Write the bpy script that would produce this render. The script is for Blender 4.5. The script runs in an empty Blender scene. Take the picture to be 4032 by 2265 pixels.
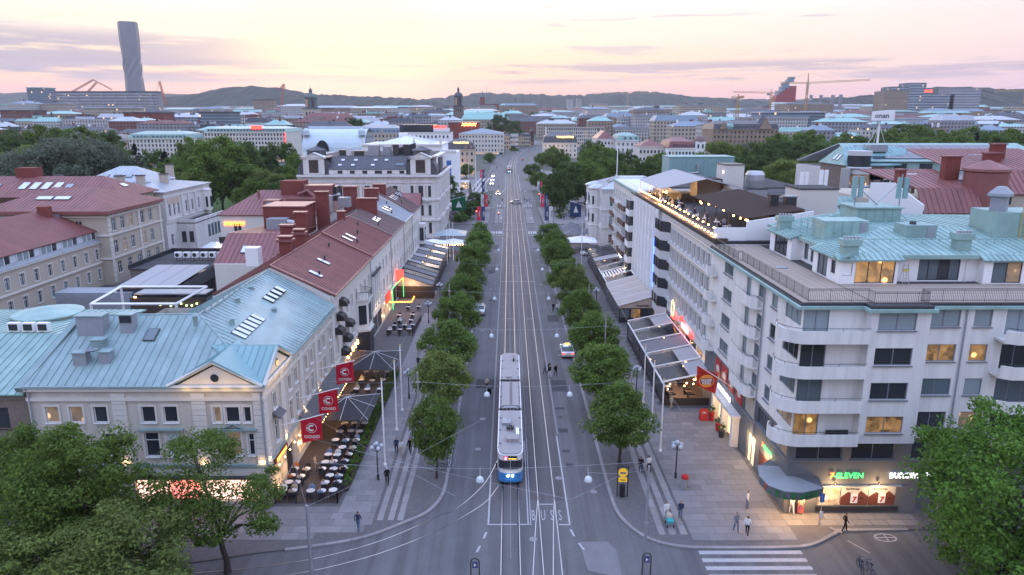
import bpy,bmesh,math,random
from mathutils import Vector,Matrix
R=math.radians
random.seed(7)
SC=bpy.context.scene
COL=SC.collection

# ---------------------------------------------------------------- camera
CAM_H=32.8
cd=bpy.data.cameras.new('camera');cam=bpy.data.objects.new('camera',cd);COL.objects.link(cam)
cd.sensor_width=36.0;cd.lens=36.0*2796/4032;cd.clip_start=0.5;cd.clip_end=30000
cam.location=(0,0,CAM_H);cam.rotation_euler=(R(90-13.427),0,R(-0.2254))
SC.camera=cam

# ---------------------------------------------------------------- dusk sky
SUN_AZ=-12.5  # degrees from the street axis, towards the left
SUN_EL=4.0
W=bpy.data.worlds.new('World');SC.world=W;W.use_nodes=True
nt=W.node_tree;nt.nodes.clear()
def wn(t,**k):
 n=nt.nodes.new(t)
 for a,b in k.items():setattr(n,a,b)
 return n
wl=nt.links.new
def wmath(op,a,b=None,c=None):
 n=wn('ShaderNodeMath',operation=op)
 for i,v in enumerate((a,b,c)):
  if v is None:continue
  if isinstance(v,(int,float)):n.inputs[i].default_value=v
  else:wl(v,n.inputs[i])
 return n.outputs[0]
def wramp(fac,stops,interp='EASE'):
 n=wn('ShaderNodeValToRGB');n.color_ramp.interpolation=interp
 e=n.color_ramp.elements
 while len(e)<len(stops):e.new(0.5)
 for i,(p,c)in enumerate(stops):
  e[i].position=p;e[i].color=(c[0],c[1],c[2],1)
 wl(fac,n.inputs[0]);return n.outputs[0]
def wmix(f,a,b,mode='MIX'):
 n=wn('ShaderNodeMix',data_type='RGBA',blend_type=mode)
 if isinstance(f,(int,float)):n.inputs[0].default_value=f
 else:wl(f,n.inputs[0])
 for i,v in((6,a),(7,b)):
  if isinstance(v,tuple):n.inputs[i].default_value=(*v,1)
  else:wl(v,n.inputs[i])
 return n.outputs[2]
tc=wn('ShaderNodeTexCoord').outputs['Generated']
sep=wn('ShaderNodeSeparateXYZ');wl(tc,sep.inputs[0])
zz=wmath('MAXIMUM',sep.outputs[2],0.0)
sq=wmath('POWER',zz,0.5)  # finer near the horizon
S=lambda z:math.sqrt(z)
glow_side=wramp(sq,[(0,(.46,.25,.27)),(S(.03),(.69,.37,.31)),(S(.05),(.72,.47,.32)),(S(.075),(.71,.54,.36)),
                       (S(.11),(.71,.605,.475)),(S(.15),(.73,.67,.60)),(S(.3),(.78,.80,.90)),(S(.6),(.80,.96,1.44)),(1,(.78,.98,1.60))])
far_side=wramp(sq,[(0,(.33,.28,.38)),(S(.035),(.56,.365,.41)),(S(.07),(.62,.45,.445)),(S(.11),(.62,.51,.49)),(S(.15),(.60,.555,.59)),
                      (S(.3),(.66,.75,1.05)),(S(.6),(.77,.94,1.43)),(1,(.78,.98,1.60))])
flat=wn('ShaderNodeVectorMath',operation='MULTIPLY');wl(tc,flat.inputs[0]);flat.inputs[1].default_value=(1,1,0)
fn=wn('ShaderNodeVectorMath',operation='NORMALIZE');wl(flat.outputs[0],fn.inputs[0])
fd=wn('ShaderNodeVectorMath',operation='DOT_PRODUCT');wl(fn.outputs[0],fd.inputs[0])
fd.inputs[1].default_value=(math.sin(R(SUN_AZ-8)),math.cos(R(SUN_AZ-8)),0)
azf=wn('ShaderNodeMapRange',interpolation_type='SMOOTHSTEP');wl(fd.outputs['Value'],azf.inputs[0])
azf.inputs[1].default_value=.45;azf.inputs[2].default_value=.97
base=wmix(azf.outputs[0],far_side,glow_side)
# streaky clouds: wide in azimuth, thin in height
def cloud(scale,sz,detail,lo,hi,rough=.6,off=0.0):
 m=wn('ShaderNodeMapping');wl(tc,m.inputs[0]);m.inputs['Scale'].default_value=(scale,scale,scale*sz);m.inputs['Location'].default_value=(off,off*.7,off*1.3)
 m.inputs['Rotation'].default_value=(0,R(1.2),0)
 n=wn('ShaderNodeTexNoise');n.inputs['Scale'].default_value=1.0;n.inputs['Detail'].default_value=detail;n.inputs['Roughness'].default_value=rough
 wl(m.outputs[0],n.inputs['Vector'])
 r=wn('ShaderNodeMapRange',interpolation_type='SMOOTHSTEP');wl(n.outputs[0],r.inputs[0]);r.inputs[1].default_value=lo;r.inputs[2].default_value=hi
 return r.outputs[0]
def zband(lo0,lo1,hi1,hi0):
 a=wn('ShaderNodeMapRange',interpolation_type='SMOOTHSTEP');wl(zz,a.inputs[0]);a.inputs[1].default_value=lo0;a.inputs[2].default_value=lo1
 b=wn('ShaderNodeMapRange',interpolation_type='SMOOTHSTEP');wl(zz,b.inputs[0]);b.inputs[1].default_value=hi1;b.inputs[2].default_value=hi0;b.inputs[3].default_value=1;b.inputs[4].default_value=0
 return wmath('MULTIPLY',a.outputs[0],b.outputs[0])
west=wn('ShaderNodeMapRange',interpolation_type='SMOOTHSTEP');wl(sep.outputs[0],west.inputs[0]);west.inputs[1].default_value=-.22;west.inputs[2].default_value=-.46
low=cloud(3.2,20,8,.47,.56,.66,3.1)
lowm=wmath('MULTIPLY',low,zband(.040,.050,.066,.076))
big=wmath('MULTIPLY',wmath('MULTIPLY',cloud(4.2,14,9,.40,.52,.66,1.7),zband(.036,.048,.088,.110)),west.outputs[0])
thin=wmath('MULTIPLY',cloud(5.0,17,6,.60,.68,.6,5.3),zband(.04,.05,.16,.3))
veil=wmath('MULTIPLY',cloud(1.6,9,5,.42,.70,.6,9.0),zband(.06,.11,.5,.9))
c1=wmix(wmath('MULTIPLY',lowm,.8),base,(.33,.255,.32))
c2=wmix(wmath('MULTIPLY',big,.9),c1,(.29,.255,.335))
c3=wmix(wmath('MULTIPLY',thin,.5),c2,(.36,.31,.39))
c4=wmix(wmath('MULTIPLY',veil,.34),c3,(.50,.44,.49))
# glow over the place where the sun has gone down
sd=wn('ShaderNodeVectorMath',operation='DOT_PRODUCT');wl(tc,sd.inputs[0])
sd.inputs[1].default_value=(math.sin(R(SUN_AZ))*math.cos(R(4.6)),math.cos(R(SUN_AZ))*math.cos(R(4.6)),math.sin(R(4.6)))
gl=wn('ShaderNodeMapRange',interpolation_type='SMOOTHERSTEP');wl(sd.outputs['Value'],gl.inputs[0]);gl.inputs[1].default_value=math.cos(R(11));gl.inputs[2].default_value=math.cos(R(.5))
glc=wmix(wmath('MULTIPLY',wmath('POWER',gl.outputs[0],2.0),.42),c4,(.72,.62,.40))
# physically based dusk sky underneath, faint
sky=wn('ShaderNodeTexSky',sky_type='NISHITA');sky.sun_disc=False;sky.sun_elevation=R(SUN_EL);sky.sun_rotation=R(SUN_AZ);sky.altitude=30;sky.dust_density=1.5
bgA=wn('ShaderNodeBackground');wl(glc,bgA.inputs[0]);bgA.inputs[1].default_value=.92
bgB=wn('ShaderNodeBackground');wl(sky.outputs[0],bgB.inputs[0]);bgB.inputs[1].default_value=.004
add=wn('ShaderNodeAddShader');wl(bgA.outputs[0],add.inputs[0]);wl(bgB.outputs[0],add.inputs[1])
wo=wn('ShaderNodeOutputWorld');wl(add.outputs[0],wo.inputs[0])
# ---------------------------------------------------------------- last soft light of the sun
sl=bpy.data.lights.new('sun','SUN');sl.energy=.5;sl.angle=R(25);sl.color=(1,.78,.62)
so=bpy.data.objects.new('sun',sl);COL.objects.link(so)
so.rotation_euler=(R(90-SUN_EL-6),0,R(180-SUN_AZ))
# ---------------------------------------------------------------- exposure
vs=SC.view_settings;vs.view_transform='Standard';vs.look='None';vs.exposure=0.88;vs.gamma=1.0;vs.use_curve_mapping=False
SC.cycles.max_bounces=6;SC.cycles.diffuse_bounces=3;SC.cycles.glossy_bounces=3;SC.cycles.transmission_bounces=4;SC.cycles.transparent_max_bounces=12
SC.cycles.volume_bounces=0;SC.cycles.caustics_reflective=False;SC.cycles.caustics_refractive=False
SC.cycles.sample_clamp_indirect=4

# ---------------------------------------------------------------- materials
MAT={}
def mat(name,col,rough=.7,spec=.5,metal=0,var=0,vscale=1.0,vcol=None,bump=0,bscale=30,emit=None,es=0,island=0,alpha=None,wave=None,fine=None,objr=0,coat=0,streak=None):
 """principled material; var: strength of a noise between col and vcol; fine: (scale, amount) small grain; objr: per-object brightness change"""
 m=bpy.data.materials.new(name);m.use_nodes=True;t=m.node_tree;N=t.nodes;L=t.links
 b=N['Principled BSDF'];b.inputs['Roughness'].default_value=rough;b.inputs['Specular IOR Level'].default_value=spec;b.inputs['Metallic'].default_value=metal
 b.inputs['Base Color'].default_value=(*col,1)
 if coat:b.inputs['Coat Weight'].default_value=coat
 out=None
 def new(ty,**k):
  n=N.new(ty)
  for a,v in k.items():setattr(n,a,v)
  return n
 def geo():
  n=new('ShaderNodeNewGeometry');return n.outputs['Position']
 def mixc(f,a,bb,mode='MIX'):
  n=new('ShaderNodeMix',data_type='RGBA',blend_type=mode)
  if isinstance(f,(int,float)):n.inputs[0].default_value=f
  else:L.new(f,n.inputs[0])
  for i,v in((6,a),(7,bb)):
   if isinstance(v,tuple):n.inputs[i].default_value=(*v[:3],1)
   else:L.new(v,n.inputs[i])
  return n.outputs[2]
 cur=tuple(col)
 if var:
  n=new('ShaderNodeTexNoise');n.inputs['Scale'].default_value=vscale;n.inputs['Detail'].default_value=6;n.inputs['Roughness'].default_value=.65
  L.new(geo(),n.inputs['Vector'])
  r=new('ShaderNodeMapRange');L.new(n.outputs[0],r.inputs[0]);r.inputs[1].default_value=.32;r.inputs[2].default_value=.68;r.inputs[4].default_value=var
  cur=mixc(r.outputs[0],cur,vcol or tuple(c*.55 for c in col))
 if fine:
  n=new('ShaderNodeTexNoise');n.inputs['Scale'].default_value=fine[0];n.inputs['Detail'].default_value=3
  L.new(geo(),n.inputs['Vector'])
  r=new('ShaderNodeMapRange');L.new(n.outputs[0],r.inputs[0]);r.inputs[1].default_value=.3;r.inputs[2].default_value=.7;r.inputs[3].default_value=1-fine[1];r.inputs[4].default_value=1+fine[1]*.6
  cur=mixc(1.0,cur,r.outputs[0],'MULTIPLY')
 if streak:
  mp=new('ShaderNodeMapping');L.new(geo(),mp.inputs[0]);mp.inputs['Scale'].default_value=streak[:3]
  n=new('ShaderNodeTexNoise');n.inputs['Scale'].default_value=1;n.inputs['Detail'].default_value=5;L.new(mp.outputs[0],n.inputs['Vector'])
  r=new('ShaderNodeMapRange');L.new(n.outputs[0],r.inputs[0]);r.inputs[1].default_value=.36;r.inputs[2].default_value=.62;r.inputs[3].default_value=1-streak[3];r.inputs[4].default_value=1
  cur=mixc(1.0,cur,r.outputs[0],'MULTIPLY')
 if island:
  g=new('ShaderNodeNewGeometry')
  r=new('ShaderNodeMapRange');L.new(g.outputs['Random Per Island'],r.inputs[0]);r.inputs[3].default_value=1-island;r.inputs[4].default_value=1+island
  cur=mixc(1.0,cur,r.outputs[0],'MULTIPLY')
 if objr:
  g=new('ShaderNodeObjectInfo')
  r=new('ShaderNodeMapRange');L.new(g.outputs['Random'],r.inputs[0]);r.inputs[3].default_value=1-objr;r.inputs[4].default_value=1+objr
  cur=mixc(1.0,cur,r.outputs[0],'MULTIPLY')
 if not isinstance(cur,tuple):L.new(cur,b.inputs['Base Color'])
 if bump:
  n=new('ShaderNodeTexNoise');n.inputs['Scale'].default_value=bscale;n.inputs['Detail'].default_value=4
  L.new(geo(),n.inputs['Vector'])
  bp=new('ShaderNodeBump');bp.inputs['Strength'].default_value=bump;bp.inputs['Distance'].default_value=.05;L.new(n.outputs[0],bp.inputs['Height']);L.new(bp.outputs[0],b.inputs['Normal'])
 if emit:
  b.inputs['Emission Color'].default_value=(*emit,1);b.inputs['Emission Strength'].default_value=es
 if alpha is not None:b.inputs['Alpha'].default_value=alpha
 MAT[name]=m;return m
def glassmat(name,col,tint=.5):
 """clear roof glass: mostly see-through, mirrors the sky at low angles"""
 m=bpy.data.materials.new(name);m.use_nodes=True;t=m.node_tree;N=t.nodes;L=t.links;N.clear()
 tr=N.new('ShaderNodeBsdfTransparent');tr.inputs[0].default_value=(*col,1)
 gl_=N.new('ShaderNodeBsdfGlossy');gl_.inputs['Roughness'].default_value=.12;gl_.inputs[0].default_value=(.9,.93,1,1)
 fr=N.new('ShaderNodeFresnel');fr.inputs[0].default_value=1.22
 mx=N.new('ShaderNodeMixShader');o=N.new('ShaderNodeOutputMaterial')
 L.new(fr.outputs[0],mx.inputs[0]);L.new(tr.outputs[0],mx.inputs[1]);L.new(gl_.outputs[0],mx.inputs[2]);L.new(mx.outputs[0],o.inputs[0])
 MAT[name]=m;return m
def citymat(name,wall,win,sx,sz,lit=.014,fw=.45,fh=.5):
 """walls of far houses: rows of windows too small to build"""
 m=mat(name,wall,rough=.85,var=.35,vscale=.08)
 t=m.node_tree;N=t.nodes;L=t.links;b=N['Principled BSDF']
 g=N.new('ShaderNodeNewGeometry');sp=N.new('ShaderNodeSeparateXYZ');L.new(g.outputs['Position'],sp.inputs[0])
 tcn=N.new('ShaderNodeTexCoord');so_=N.new('ShaderNodeSeparateXYZ');L.new(tcn.outputs['Object'],so_.inputs[0])
 def mth(op,a,b_=None,c_=None):
  n=N.new('ShaderNodeMath');n.operation=op
  for i,v in enumerate((a,b_,c_)):
   if v is None:continue
   if isinstance(v,(int,float)):n.inputs[i].default_value=v
   else:L.new(v,n.inputs[i])
  return n.outputs[0]
 s=mth('ADD',so_.outputs[0],so_.outputs[1])
 fx=mth('FRACT',mth('DIVIDE',s,sx));fz=mth('FRACT',mth('DIVIDE',so_.outputs[2],sz))
 mx=mth('MULTIPLY',mth('LESS_THAN',mth('ABSOLUTE',mth('SUBTRACT',fx,.5)),fw/2),mth('LESS_THAN',mth('ABSOLUTE',mth('SUBTRACT',fz,.55)),fh/2))
 nrm=N.new('ShaderNodeSeparateXYZ');L.new(g.outputs['Normal'],nrm.inputs[0])
 mx=mth('MULTIPLY',mx,mth('LESS_THAN',mth('ABSOLUTE',nrm.outputs[2]),.3))
 wnz=N.new('ShaderNodeTexWhiteNoise');wnz.noise_dimensions='3D'
 cb=N.new('ShaderNodeCombineXYZ');L.new(mth('FLOOR',mth('DIVIDE',s,sx)),cb.inputs[0]);L.new(mth('FLOOR',mth('DIVIDE',so_.outputs[2],sz)),cb.inputs[1])
 oi=N.new('ShaderNodeObjectInfo');L.new(mth('MULTIPLY',oi.outputs['Random'],91.7),cb.inputs[2])
 L.new(cb.outputs[0],wnz.inputs[0])
 old=b.inputs['Base Color'].links[0].from_socket
 ml=N.new('ShaderNodeMix');ml.data_type='RGBA';L.new(mx,ml.inputs[0]);L.new(old,ml.inputs[6]);ml.inputs[7].default_value=(*win,1)
 L.new(ml.outputs[2],b.inputs['Base Color'])
 b.inputs['Emission Color'].default_value=(1,.62,.28,1)
 L.new(mth('MULTIPLY',mth('MULTIPLY',mx,mth('GREATER_THAN',wnz.outputs[0],1-lit)),1.1),b.inputs['Emission Strength'])
 return m
def M(n):return MAT[n]if isinstance(n,str)else n

# ---------------------------------------------------------------- mesh helpers
class MB:
 def __init__(s):s.v=[];s.f=[];s.m=[];s.cur=0
 def face(s,pts,mi=None):
  i=len(s.v);s.v+=[tuple(p)for p in pts];s.f.append(tuple(range(i,i+len(pts))));s.m.append(s.cur if mi is None else mi);return s
 def box(s,x0,x1,y0,y1,z0,z1):
  i=len(s.v)
  s.v+=[(x0,y0,z0),(x1,y0,z0),(x1,y1,z0),(x0,y1,z0),(x0,y0,z1),(x1,y0,z1),(x1,y1,z1),(x0,y1,z1)]
  for q in((0,3,2,1),(4,5,6,7),(0,1,5,4),(1,2,6,5),(2,3,7,6),(3,0,4,7)):s.f.append(tuple(i+k for k in q));s.m.append(s.cur)
  return s
 def cbox(s,c,d):return s.box(c[0]-d[0]/2,c[0]+d[0]/2,c[1]-d[1]/2,c[1]+d[1]/2,c[2]-d[2]/2,c[2]+d[2]/2)
 def prism(s,poly,z0,z1,cap=True):
  n=len(poly);i=len(s.v)
  zf=(lambda z,k:z[k]if isinstance(z,(list,tuple))else z)
  s.v+=[(p[0],p[1],zf(z0,k))for k,p in enumerate(poly)]+[(p[0],p[1],zf(z1,k))for k,p in enumerate(poly)]
  for k in range(n):
   a,b=k,(k+1)%n;s.f.append((i+a,i+b,i+n+b,i+n+a));s.m.append(s.cur)
  if cap:
   s.f.append(tuple(i+n+k for k in range(n)));s.m.append(s.cur);s.f.append(tuple(i+k for k in reversed(range(n))));s.m.append(s.cur)
  return s
 def slab(s,poly,t):
  """thin solid: poly is a list of 3d points, thickened downwards along its normal"""
  P=[Vector(p)for p in poly];nrm=Vector((0,0,0))
  for k in range(len(P)):nrm+=P[k].cross(P[(k+1)%len(P)])
  nrm.normalize();n=len(P);i=len(s.v)
  s.v+=[tuple(p)for p in P]+[tuple(p-nrm*t)for p in P]
  s.f.append(tuple(range(i,i+n)));s.m.append(s.cur);s.f.append(tuple(i+n+k for k in reversed(range(n))));s.m.append(s.cur)
  for k in range(n):
   b=(k+1)%n;s.f.append((i+k,i+n+k,i+n+b,i+b));s.m.append(s.cur)
  return s
 def tube(s,pts,r,n=6,cap=True):
  P=[Vector(p)for p in pts];i0=len(s.v);up=None
  for k,p in enumerate(P):
   d=(P[min(k+1,len(P)-1)]-P[max(k-1,0)]).normalized()
   if up is None or abs(up.dot(d))>.95:up=Vector((0,0,1))if abs(d.z)<.9 else Vector((1,0,0))
   a=d.cross(up).normalized();b=d.cross(a);up=-b if abs(d.z)>=.9 else Vector((0,0,1))
   rr=r[k]if isinstance(r,(list,tuple))else r
   for j in range(n):
    t=2*math.pi*j/n;s.v.append(tuple(p+a*math.cos(t)*rr+b*math.sin(t)*rr))
  for k in range(len(P)-1):
   for j in range(n):
    a=i0+k*n+j;b=i0+k*n+(j+1)%n;s.f.append((a,b,b+n,a+n));s.m.append(s.cur)
  if cap:
   s.f.append(tuple(i0+j for j in range(n)));s.m.append(s.cur);s.f.append(tuple(i0+(len(P)-1)*n+j for j in reversed(range(n))));s.m.append(s.cur)
  return s
 def lathe(s,c,prof,n=12):
  """prof: list of (radius, z) upwards"""
  i0=len(s.v)
  for(r,z)in prof:
   for j in range(n):
    t=2*math.pi*j/n;s.v.append((c[0]+r*math.cos(t),c[1]+r*math.sin(t),c[2]+z))
  for k in range(len(prof)-1):
   for j in range(n):
    a=i0+k*n+j;b=i0+k*n+(j+1)%n;s.f.append((a,b,b+n,a+n));s.m.append(s.cur)
  s.f.append(tuple(i0+j for j in reversed(range(n))));s.m.append(s.cur);s.f.append(tuple(i0+(len(prof)-1)*n+j for j in range(n)));s.m.append(s.cur)
  return s
 def ball(s,c,r,n=8,m=6,sz=1):
  return s.lathe(c,[(r*math.sin(math.pi*k/m)+1e-4,-r*sz*math.cos(math.pi*k/m))for k in range(m+1)],n)
 def add(s,mesh,loc=(0,0,0),rz=0,sc=1):
  i=len(s.v);c_,s_=math.cos(rz),math.sin(rz)
  for v in mesh.vertices:
   x,y,z=v.co[0]*sc,v.co[1]*sc,v.co[2]*sc
   s.v.append((loc[0]+x*c_-y*s_,loc[1]+x*s_+y*c_,loc[2]+z))
  for p in mesh.polygons:s.f.append(tuple(i+k for k in p.vertices));s.m.append(s.cur)
  return s
 def mesh(s,name,mats,org=(0,0,0),smooth=False):
  me=bpy.data.meshes.new(name)
  ox,oy,oz=org
  me.from_pydata([(x-ox,y-oy,z-oz)for x,y,z in s.v],[],s.f)
  if not isinstance(mats,(list,tuple)):mats=[mats]
  for m_ in mats:me.materials.append(M(m_))
  if len(mats)>1:me.polygons.foreach_set('material_index',s.m)
  if smooth:me.polygons.foreach_set('use_smooth',[True]*len(me.polygons))
  me.update();return me
ORG={}
def tag(o,label=None,cat=None,group=None,kind=None):
 if label:o['label']=label
 if cat:o['category']=cat
 if group:o['group']=group
 if kind:o['kind']=kind
 return o
def thing(name,loc,label,cat,group=None,rz=0):
 o=bpy.data.objects.new(name,None);o.empty_display_size=.1;COL.objects.link(o);o.location=loc;o.rotation_euler=(0,0,rz);ORG[o.name]=Vector(loc)
 return tag(o,label,cat,group)
def part(name,mb,mats,parent=None,smooth=False,org=None,**k):
 """a mesh object; vertices are world coordinates and become local to the parent's origin"""
 if parent is not None:o_=ORG[parent.name]
 else:o_=Vector(org)if org else Vector((0,0,0))
 me=mb.mesh(name,mats,o_,smooth)
 o=bpy.data.objects.new(name,me);COL.objects.link(o)
 if parent is not None:o.parent=parent
 else:o.location=o_
 ORG[o.name]=Vector(o_)
 return tag(o,**k)if k else o
def inst(name,me,parent,loc,rz=0,sc=None,mats=None,**k):
 """another object that shares mesh data; loc in world coordinates (parent not rotated)"""
 o=bpy.data.objects.new(name,me);COL.objects.link(o)
 L_=Vector(loc)
 if parent is not None:o.parent=parent;o.location=L_-ORG[parent.name]
 else:o.location=L_
 o.rotation_euler=(0,0,rz)
 if sc is not None:o.scale=sc if isinstance(sc,(tuple,list))else(sc,sc,sc)
 ORG[o.name]=L_
 if mats:
  for i,m_ in enumerate(mats):
   if i<len(o.material_slots):o.material_slots[i].link='OBJECT';o.material_slots[i].material=M(m_)
 return tag(o,**k)if k else o
def child(name,me,parent,loc=(0,0,0),rot=(0,0,0),sc=None,mats=None):
 """a part in its parent's own coordinates"""
 o=bpy.data.objects.new(name,me);COL.objects.link(o);o.parent=parent;o.location=loc;o.rotation_euler=rot
 if sc is not None:o.scale=sc
 ORG[o.name]=ORG.get(parent.name,Vector((0,0,0)))+Vector(loc)
 if mats:
  for i,m_ in enumerate(mats):
   if i<len(o.material_slots):o.material_slots[i].link='OBJECT';o.material_slots[i].material=M(m_)
 return o
KIDS={}
def index_kids():
 KIDS.clear()
 for o in COL.objects:
  if o.parent:KIDS.setdefault(o.parent.name,[]).append(o)
def copy_tree(o,loc=None,rz=None,parent=None,**k):
 """copy of a thing with copies of its parts and sub-parts; mesh data is shared"""
 c=o.copy();COL.objects.link(c)
 if parent is not None:c.parent=parent
 if loc is not None:c.location=loc
 if rz is not None:c.rotation_euler=(0,0,rz)
 for ch in KIDS.get(o.name,[]):copy_tree(ch,parent=c)
 ORG[c.name]=Vector(c.location)
 return tag(c,**k)if k else c
# ---------------------------------------------------------------- lettering (made before the scene fills up)
TXT={}
def text_mesh(key,s,size=1.0,depth=.02,shear=0,bold=0.0,sx=1.0):
 cu=bpy.data.curves.new('t','FONT');cu.body=s;cu.size=size;cu.extrude=depth;cu.align_x='CENTER';cu.shear=shear;cu.offset=bold;cu.resolution_u=2
 ob=bpy.data.objects.new('t',cu);COL.objects.link(ob)
 dg=bpy.context.evaluated_depsgraph_get();me=bpy.data.meshes.new_from_object(ob.evaluated_get(dg));me.name='lettering'
 bpy.data.objects.remove(ob);bpy.data.curves.remove(cu)
 # stand it up: text x stays x, text y becomes z, faces -y
 for v in me.vertices:v.co=(v.co.x*sx,-v.co.z,v.co.y)
 TXT[key]=me;return me
def lettering(key,parent,loc,rz,m_,sc=1,name='lettering',tilt=0):
 me=TXT[key].copy();me.materials.clear();me.materials.append(M(m_))
 o=inst(name,me,parent,loc,rz,(sc,sc,sc));o.rotation_euler=(tilt,0,rz);return o
for k_,s_,sz,sh,b_ in(('seven','-ELEVEN',.72,0,.012),('burger','BURGER KING',.66,0,.022),('burgers','BURGER',.30,0,.012),('kings','KING',.36,0,.014),('cheri','cheri-lee.',.62,0,.01),('farells',"FARELL'S",.62,0,.014),('consid','CONSID',.42,0,.006),('kopp','Stans bästa kopp',.17,0,.002),('seven7','7',.9,.1,.03),('p28','28:-',.2,0,.004),('nan','nan',2.7,0,.03),('onan','onan',2.7,0,.03),('wall','WALLENSTAM',2.2,0,.06),('avalon','AVALON',3.2,0,.12),('route','5',.34,0,.01),('dest','Östra Sjukhuset',.24,0,.004),('p19','19:-',.45,0,.01),('boozt','Boozt',.62,0,.0),('asics','asics',.62,.2,.01),('varvet','GÖTEBORGS',.26,0,.004),('varvet2','VARVET',.34,0,.006),('taxino','TAXI',.22,0,0),('resto','RESTAURANG',.5,0,.01),('hotel','Elite Park Avenue',2.0,0,.03),('bar','VALAND',.5,0,.01)):
 text_mesh(k_,s_,sz,.02,sh,b_)
for i_,ch_ in enumerate('7-ELEVEN'):text_mesh('c'+str(i_),ch_,.82,.04,0,.02)
for ch_ in 'BUS':text_mesh('road'+ch_,ch_,1.0,.001)

# ================================================================ materials in use
mat('asphalt',(.125,.123,.130),.8,.4,var=.55,vscale=.28,vcol=(.085,.083,.09),fine=(9,.2),streak=(1.1,.035,1,.3),bump=.15,bscale=60)
mat('asphalt_tram',(.108,.098,.103),.75,.45,var=.55,vscale=.4,vcol=(.072,.064,.07),fine=(7,.22),streak=(1.6,.03,1,.35),bump=.15,bscale=60)
mat('asphalt_new',(.055,.054,.06),.85,.3,var=.3,vscale=2)
mat('asphalt_pale',(.17,.165,.175),.85,.3,var=.3,vscale=1)
mat('cobble',(.13,.122,.125),.85,.35,var=.5,vscale=3.0,vcol=(.07,.066,.07),fine=(26,.35),bump=.6,bscale=22)
mat('slab',(.185,.178,.182),.75,.4,var=.35,vscale=.8,vcol=(.13,.123,.128),fine=(14,.12),objr=.16)
mat('slab_pale',(.225,.215,.215),.8,.35,var=.3,vscale=.9,vcol=(.175,.168,.17),fine=(14,.1),objr=.12)
mat('joint',(.075,.07,.072),.95,.2,var=.4,vscale=4)
mat('kerb',(.24,.23,.235),.8,.3,var=.3,vscale=2,objr=.1)
mat('paint',(.40,.39,.40),.7,.3,var=.55,vscale=3.5,vcol=(.30,.29,.30),fine=(12,.25))
mat('rail',(.46,.45,.45),.30,.6,metal=1)
mat('groove',(.02,.02,.022),.8,.2)
mat('ground',(.10,.105,.095),.95,.2,var=.6,vscale=.02,vcol=(.06,.075,.05))
mat('square',(.20,.19,.19),.85,.3,var=.4,vscale=.15,vcol=(.15,.14,.145),fine=(3,.15))
mat('lawn',(.055,.10,.03),.95,.1,var=.6,vscale=.3,vcol=(.035,.065,.02),fine=(6,.3))
mat('iron',(.03,.03,.032),.55,.4)
mat('steel',(.42,.43,.45),.45,.5,metal=.6)
mat('galv',(.30,.31,.33),.5,.5,metal=.4)
mat('white_paint',(.74,.74,.74),.5,.5)
mat('black_paint',(.018,.018,.02),.45,.5)
mat('dark_wood',(.06,.04,.03),.6,.4,var=.3,vscale=4)
mat('glass_dark',(.032,.037,.045),.08,.6)
mat('glass_blue',(.10,.13,.15),.10,.6)
mat('glass_blind',(.24,.29,.31),.25,.6)
mat('glass_sky',(.55,.60,.66),.12,.6)
mat('lit_warm',(.30,.18,.08),.3,.4,emit=(1,.52,.18),es=.30,var=.9,vscale=2.3,vcol=(.02,.012,.006))
mat('lit_soft',(.25,.18,.12),.3,.4,emit=(1,.62,.32),es=.13)
mat('lit_shop',(.5,.4,.3),.3,.4,emit=(1,.62,.32),es=.7,var=.8,vscale=1.6,vcol=(.1,.06,.03))
mat('frame_white',(.68,.68,.68),.5,.4)
mat('frame_grey',(.16,.175,.20),.5,.4)
mat('frame_dark',(.03,.032,.036),.4,.5)
mat('frame_brown',(.05,.032,.026),.5,.4)
mat('render_cream',(.54,.50,.44),.9,.2,var=.4,vscale=.5,vcol=(.46,.42,.375),fine=(20,.06),streak=(1.6,1.6,.12,.12))
mat('render_pale',(.60,.57,.52),.9,.2,var=.35,vscale=.5,vcol=(.52,.49,.45))
mat('render_white',(.70,.69,.67),.9,.2,var=.35,vscale=.35,vcol=(.61,.60,.58),fine=(16,.05),streak=(1.7,1.7,.11,.13))
mat('render_bright',(.76,.76,.76),.85,.2,var=.2,vscale=.6,vcol=(.70,.70,.70))
mat('stone_white',(.70,.67,.64),.85,.25,var=.45,vscale=.7,vcol=(.58,.55,.53),fine=(9,.1),streak=(1.5,1.5,.12,.15))
mat('stone_pink',(.55,.42,.34),.9,.2,var=.3,vscale=.8)
mat('stone_beige',(.46,.40,.33),.9,.2,var=.45,vscale=.5,vcol=(.38,.33,.27),fine=(10,.08))
mat('stone_brown',(.21,.17,.145),.9,.2,var=.5,vscale=1.2,fine=(12,.2))
mat('plinth_grey',(.135,.14,.15),.8,.3,var=.3,vscale=.8)
mat('roof_green',(.245,.35,.345),.5,.45,var=.5,vscale=.45,vcol=(.21,.275,.295),fine=(6,.06),objr=.09,streak=(.5,.5,.5,.16))
mat('roof_teal',(.20,.335,.345),.5,.45,var=.4,vscale=.5,vcol=(.16,.33,.35),objr=.06)
mat('roof_copper',(.275,.41,.375),.55,.4,var=.5,vscale=.5,vcol=(.20,.33,.325),fine=(5,.07),objr=.09,streak=(.6,.6,.6,.18))
mat('roof_red',(.245,.09,.082),.5,.45,var=.5,vscale=.5,vcol=(.17,.055,.055),fine=(6,.08),objr=.10,streak=(.5,.5,.5,.22))
mat('roof_redgrey',(.20,.12,.115),.55,.4,var=.6,vscale=.6,vcol=(.13,.10,.105),fine=(6,.1),objr=.08)
mat('roof_dark',(.075,.075,.088),.55,.45,var=.5,vscale=.5,vcol=(.05,.05,.058),objr=.08)
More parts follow.
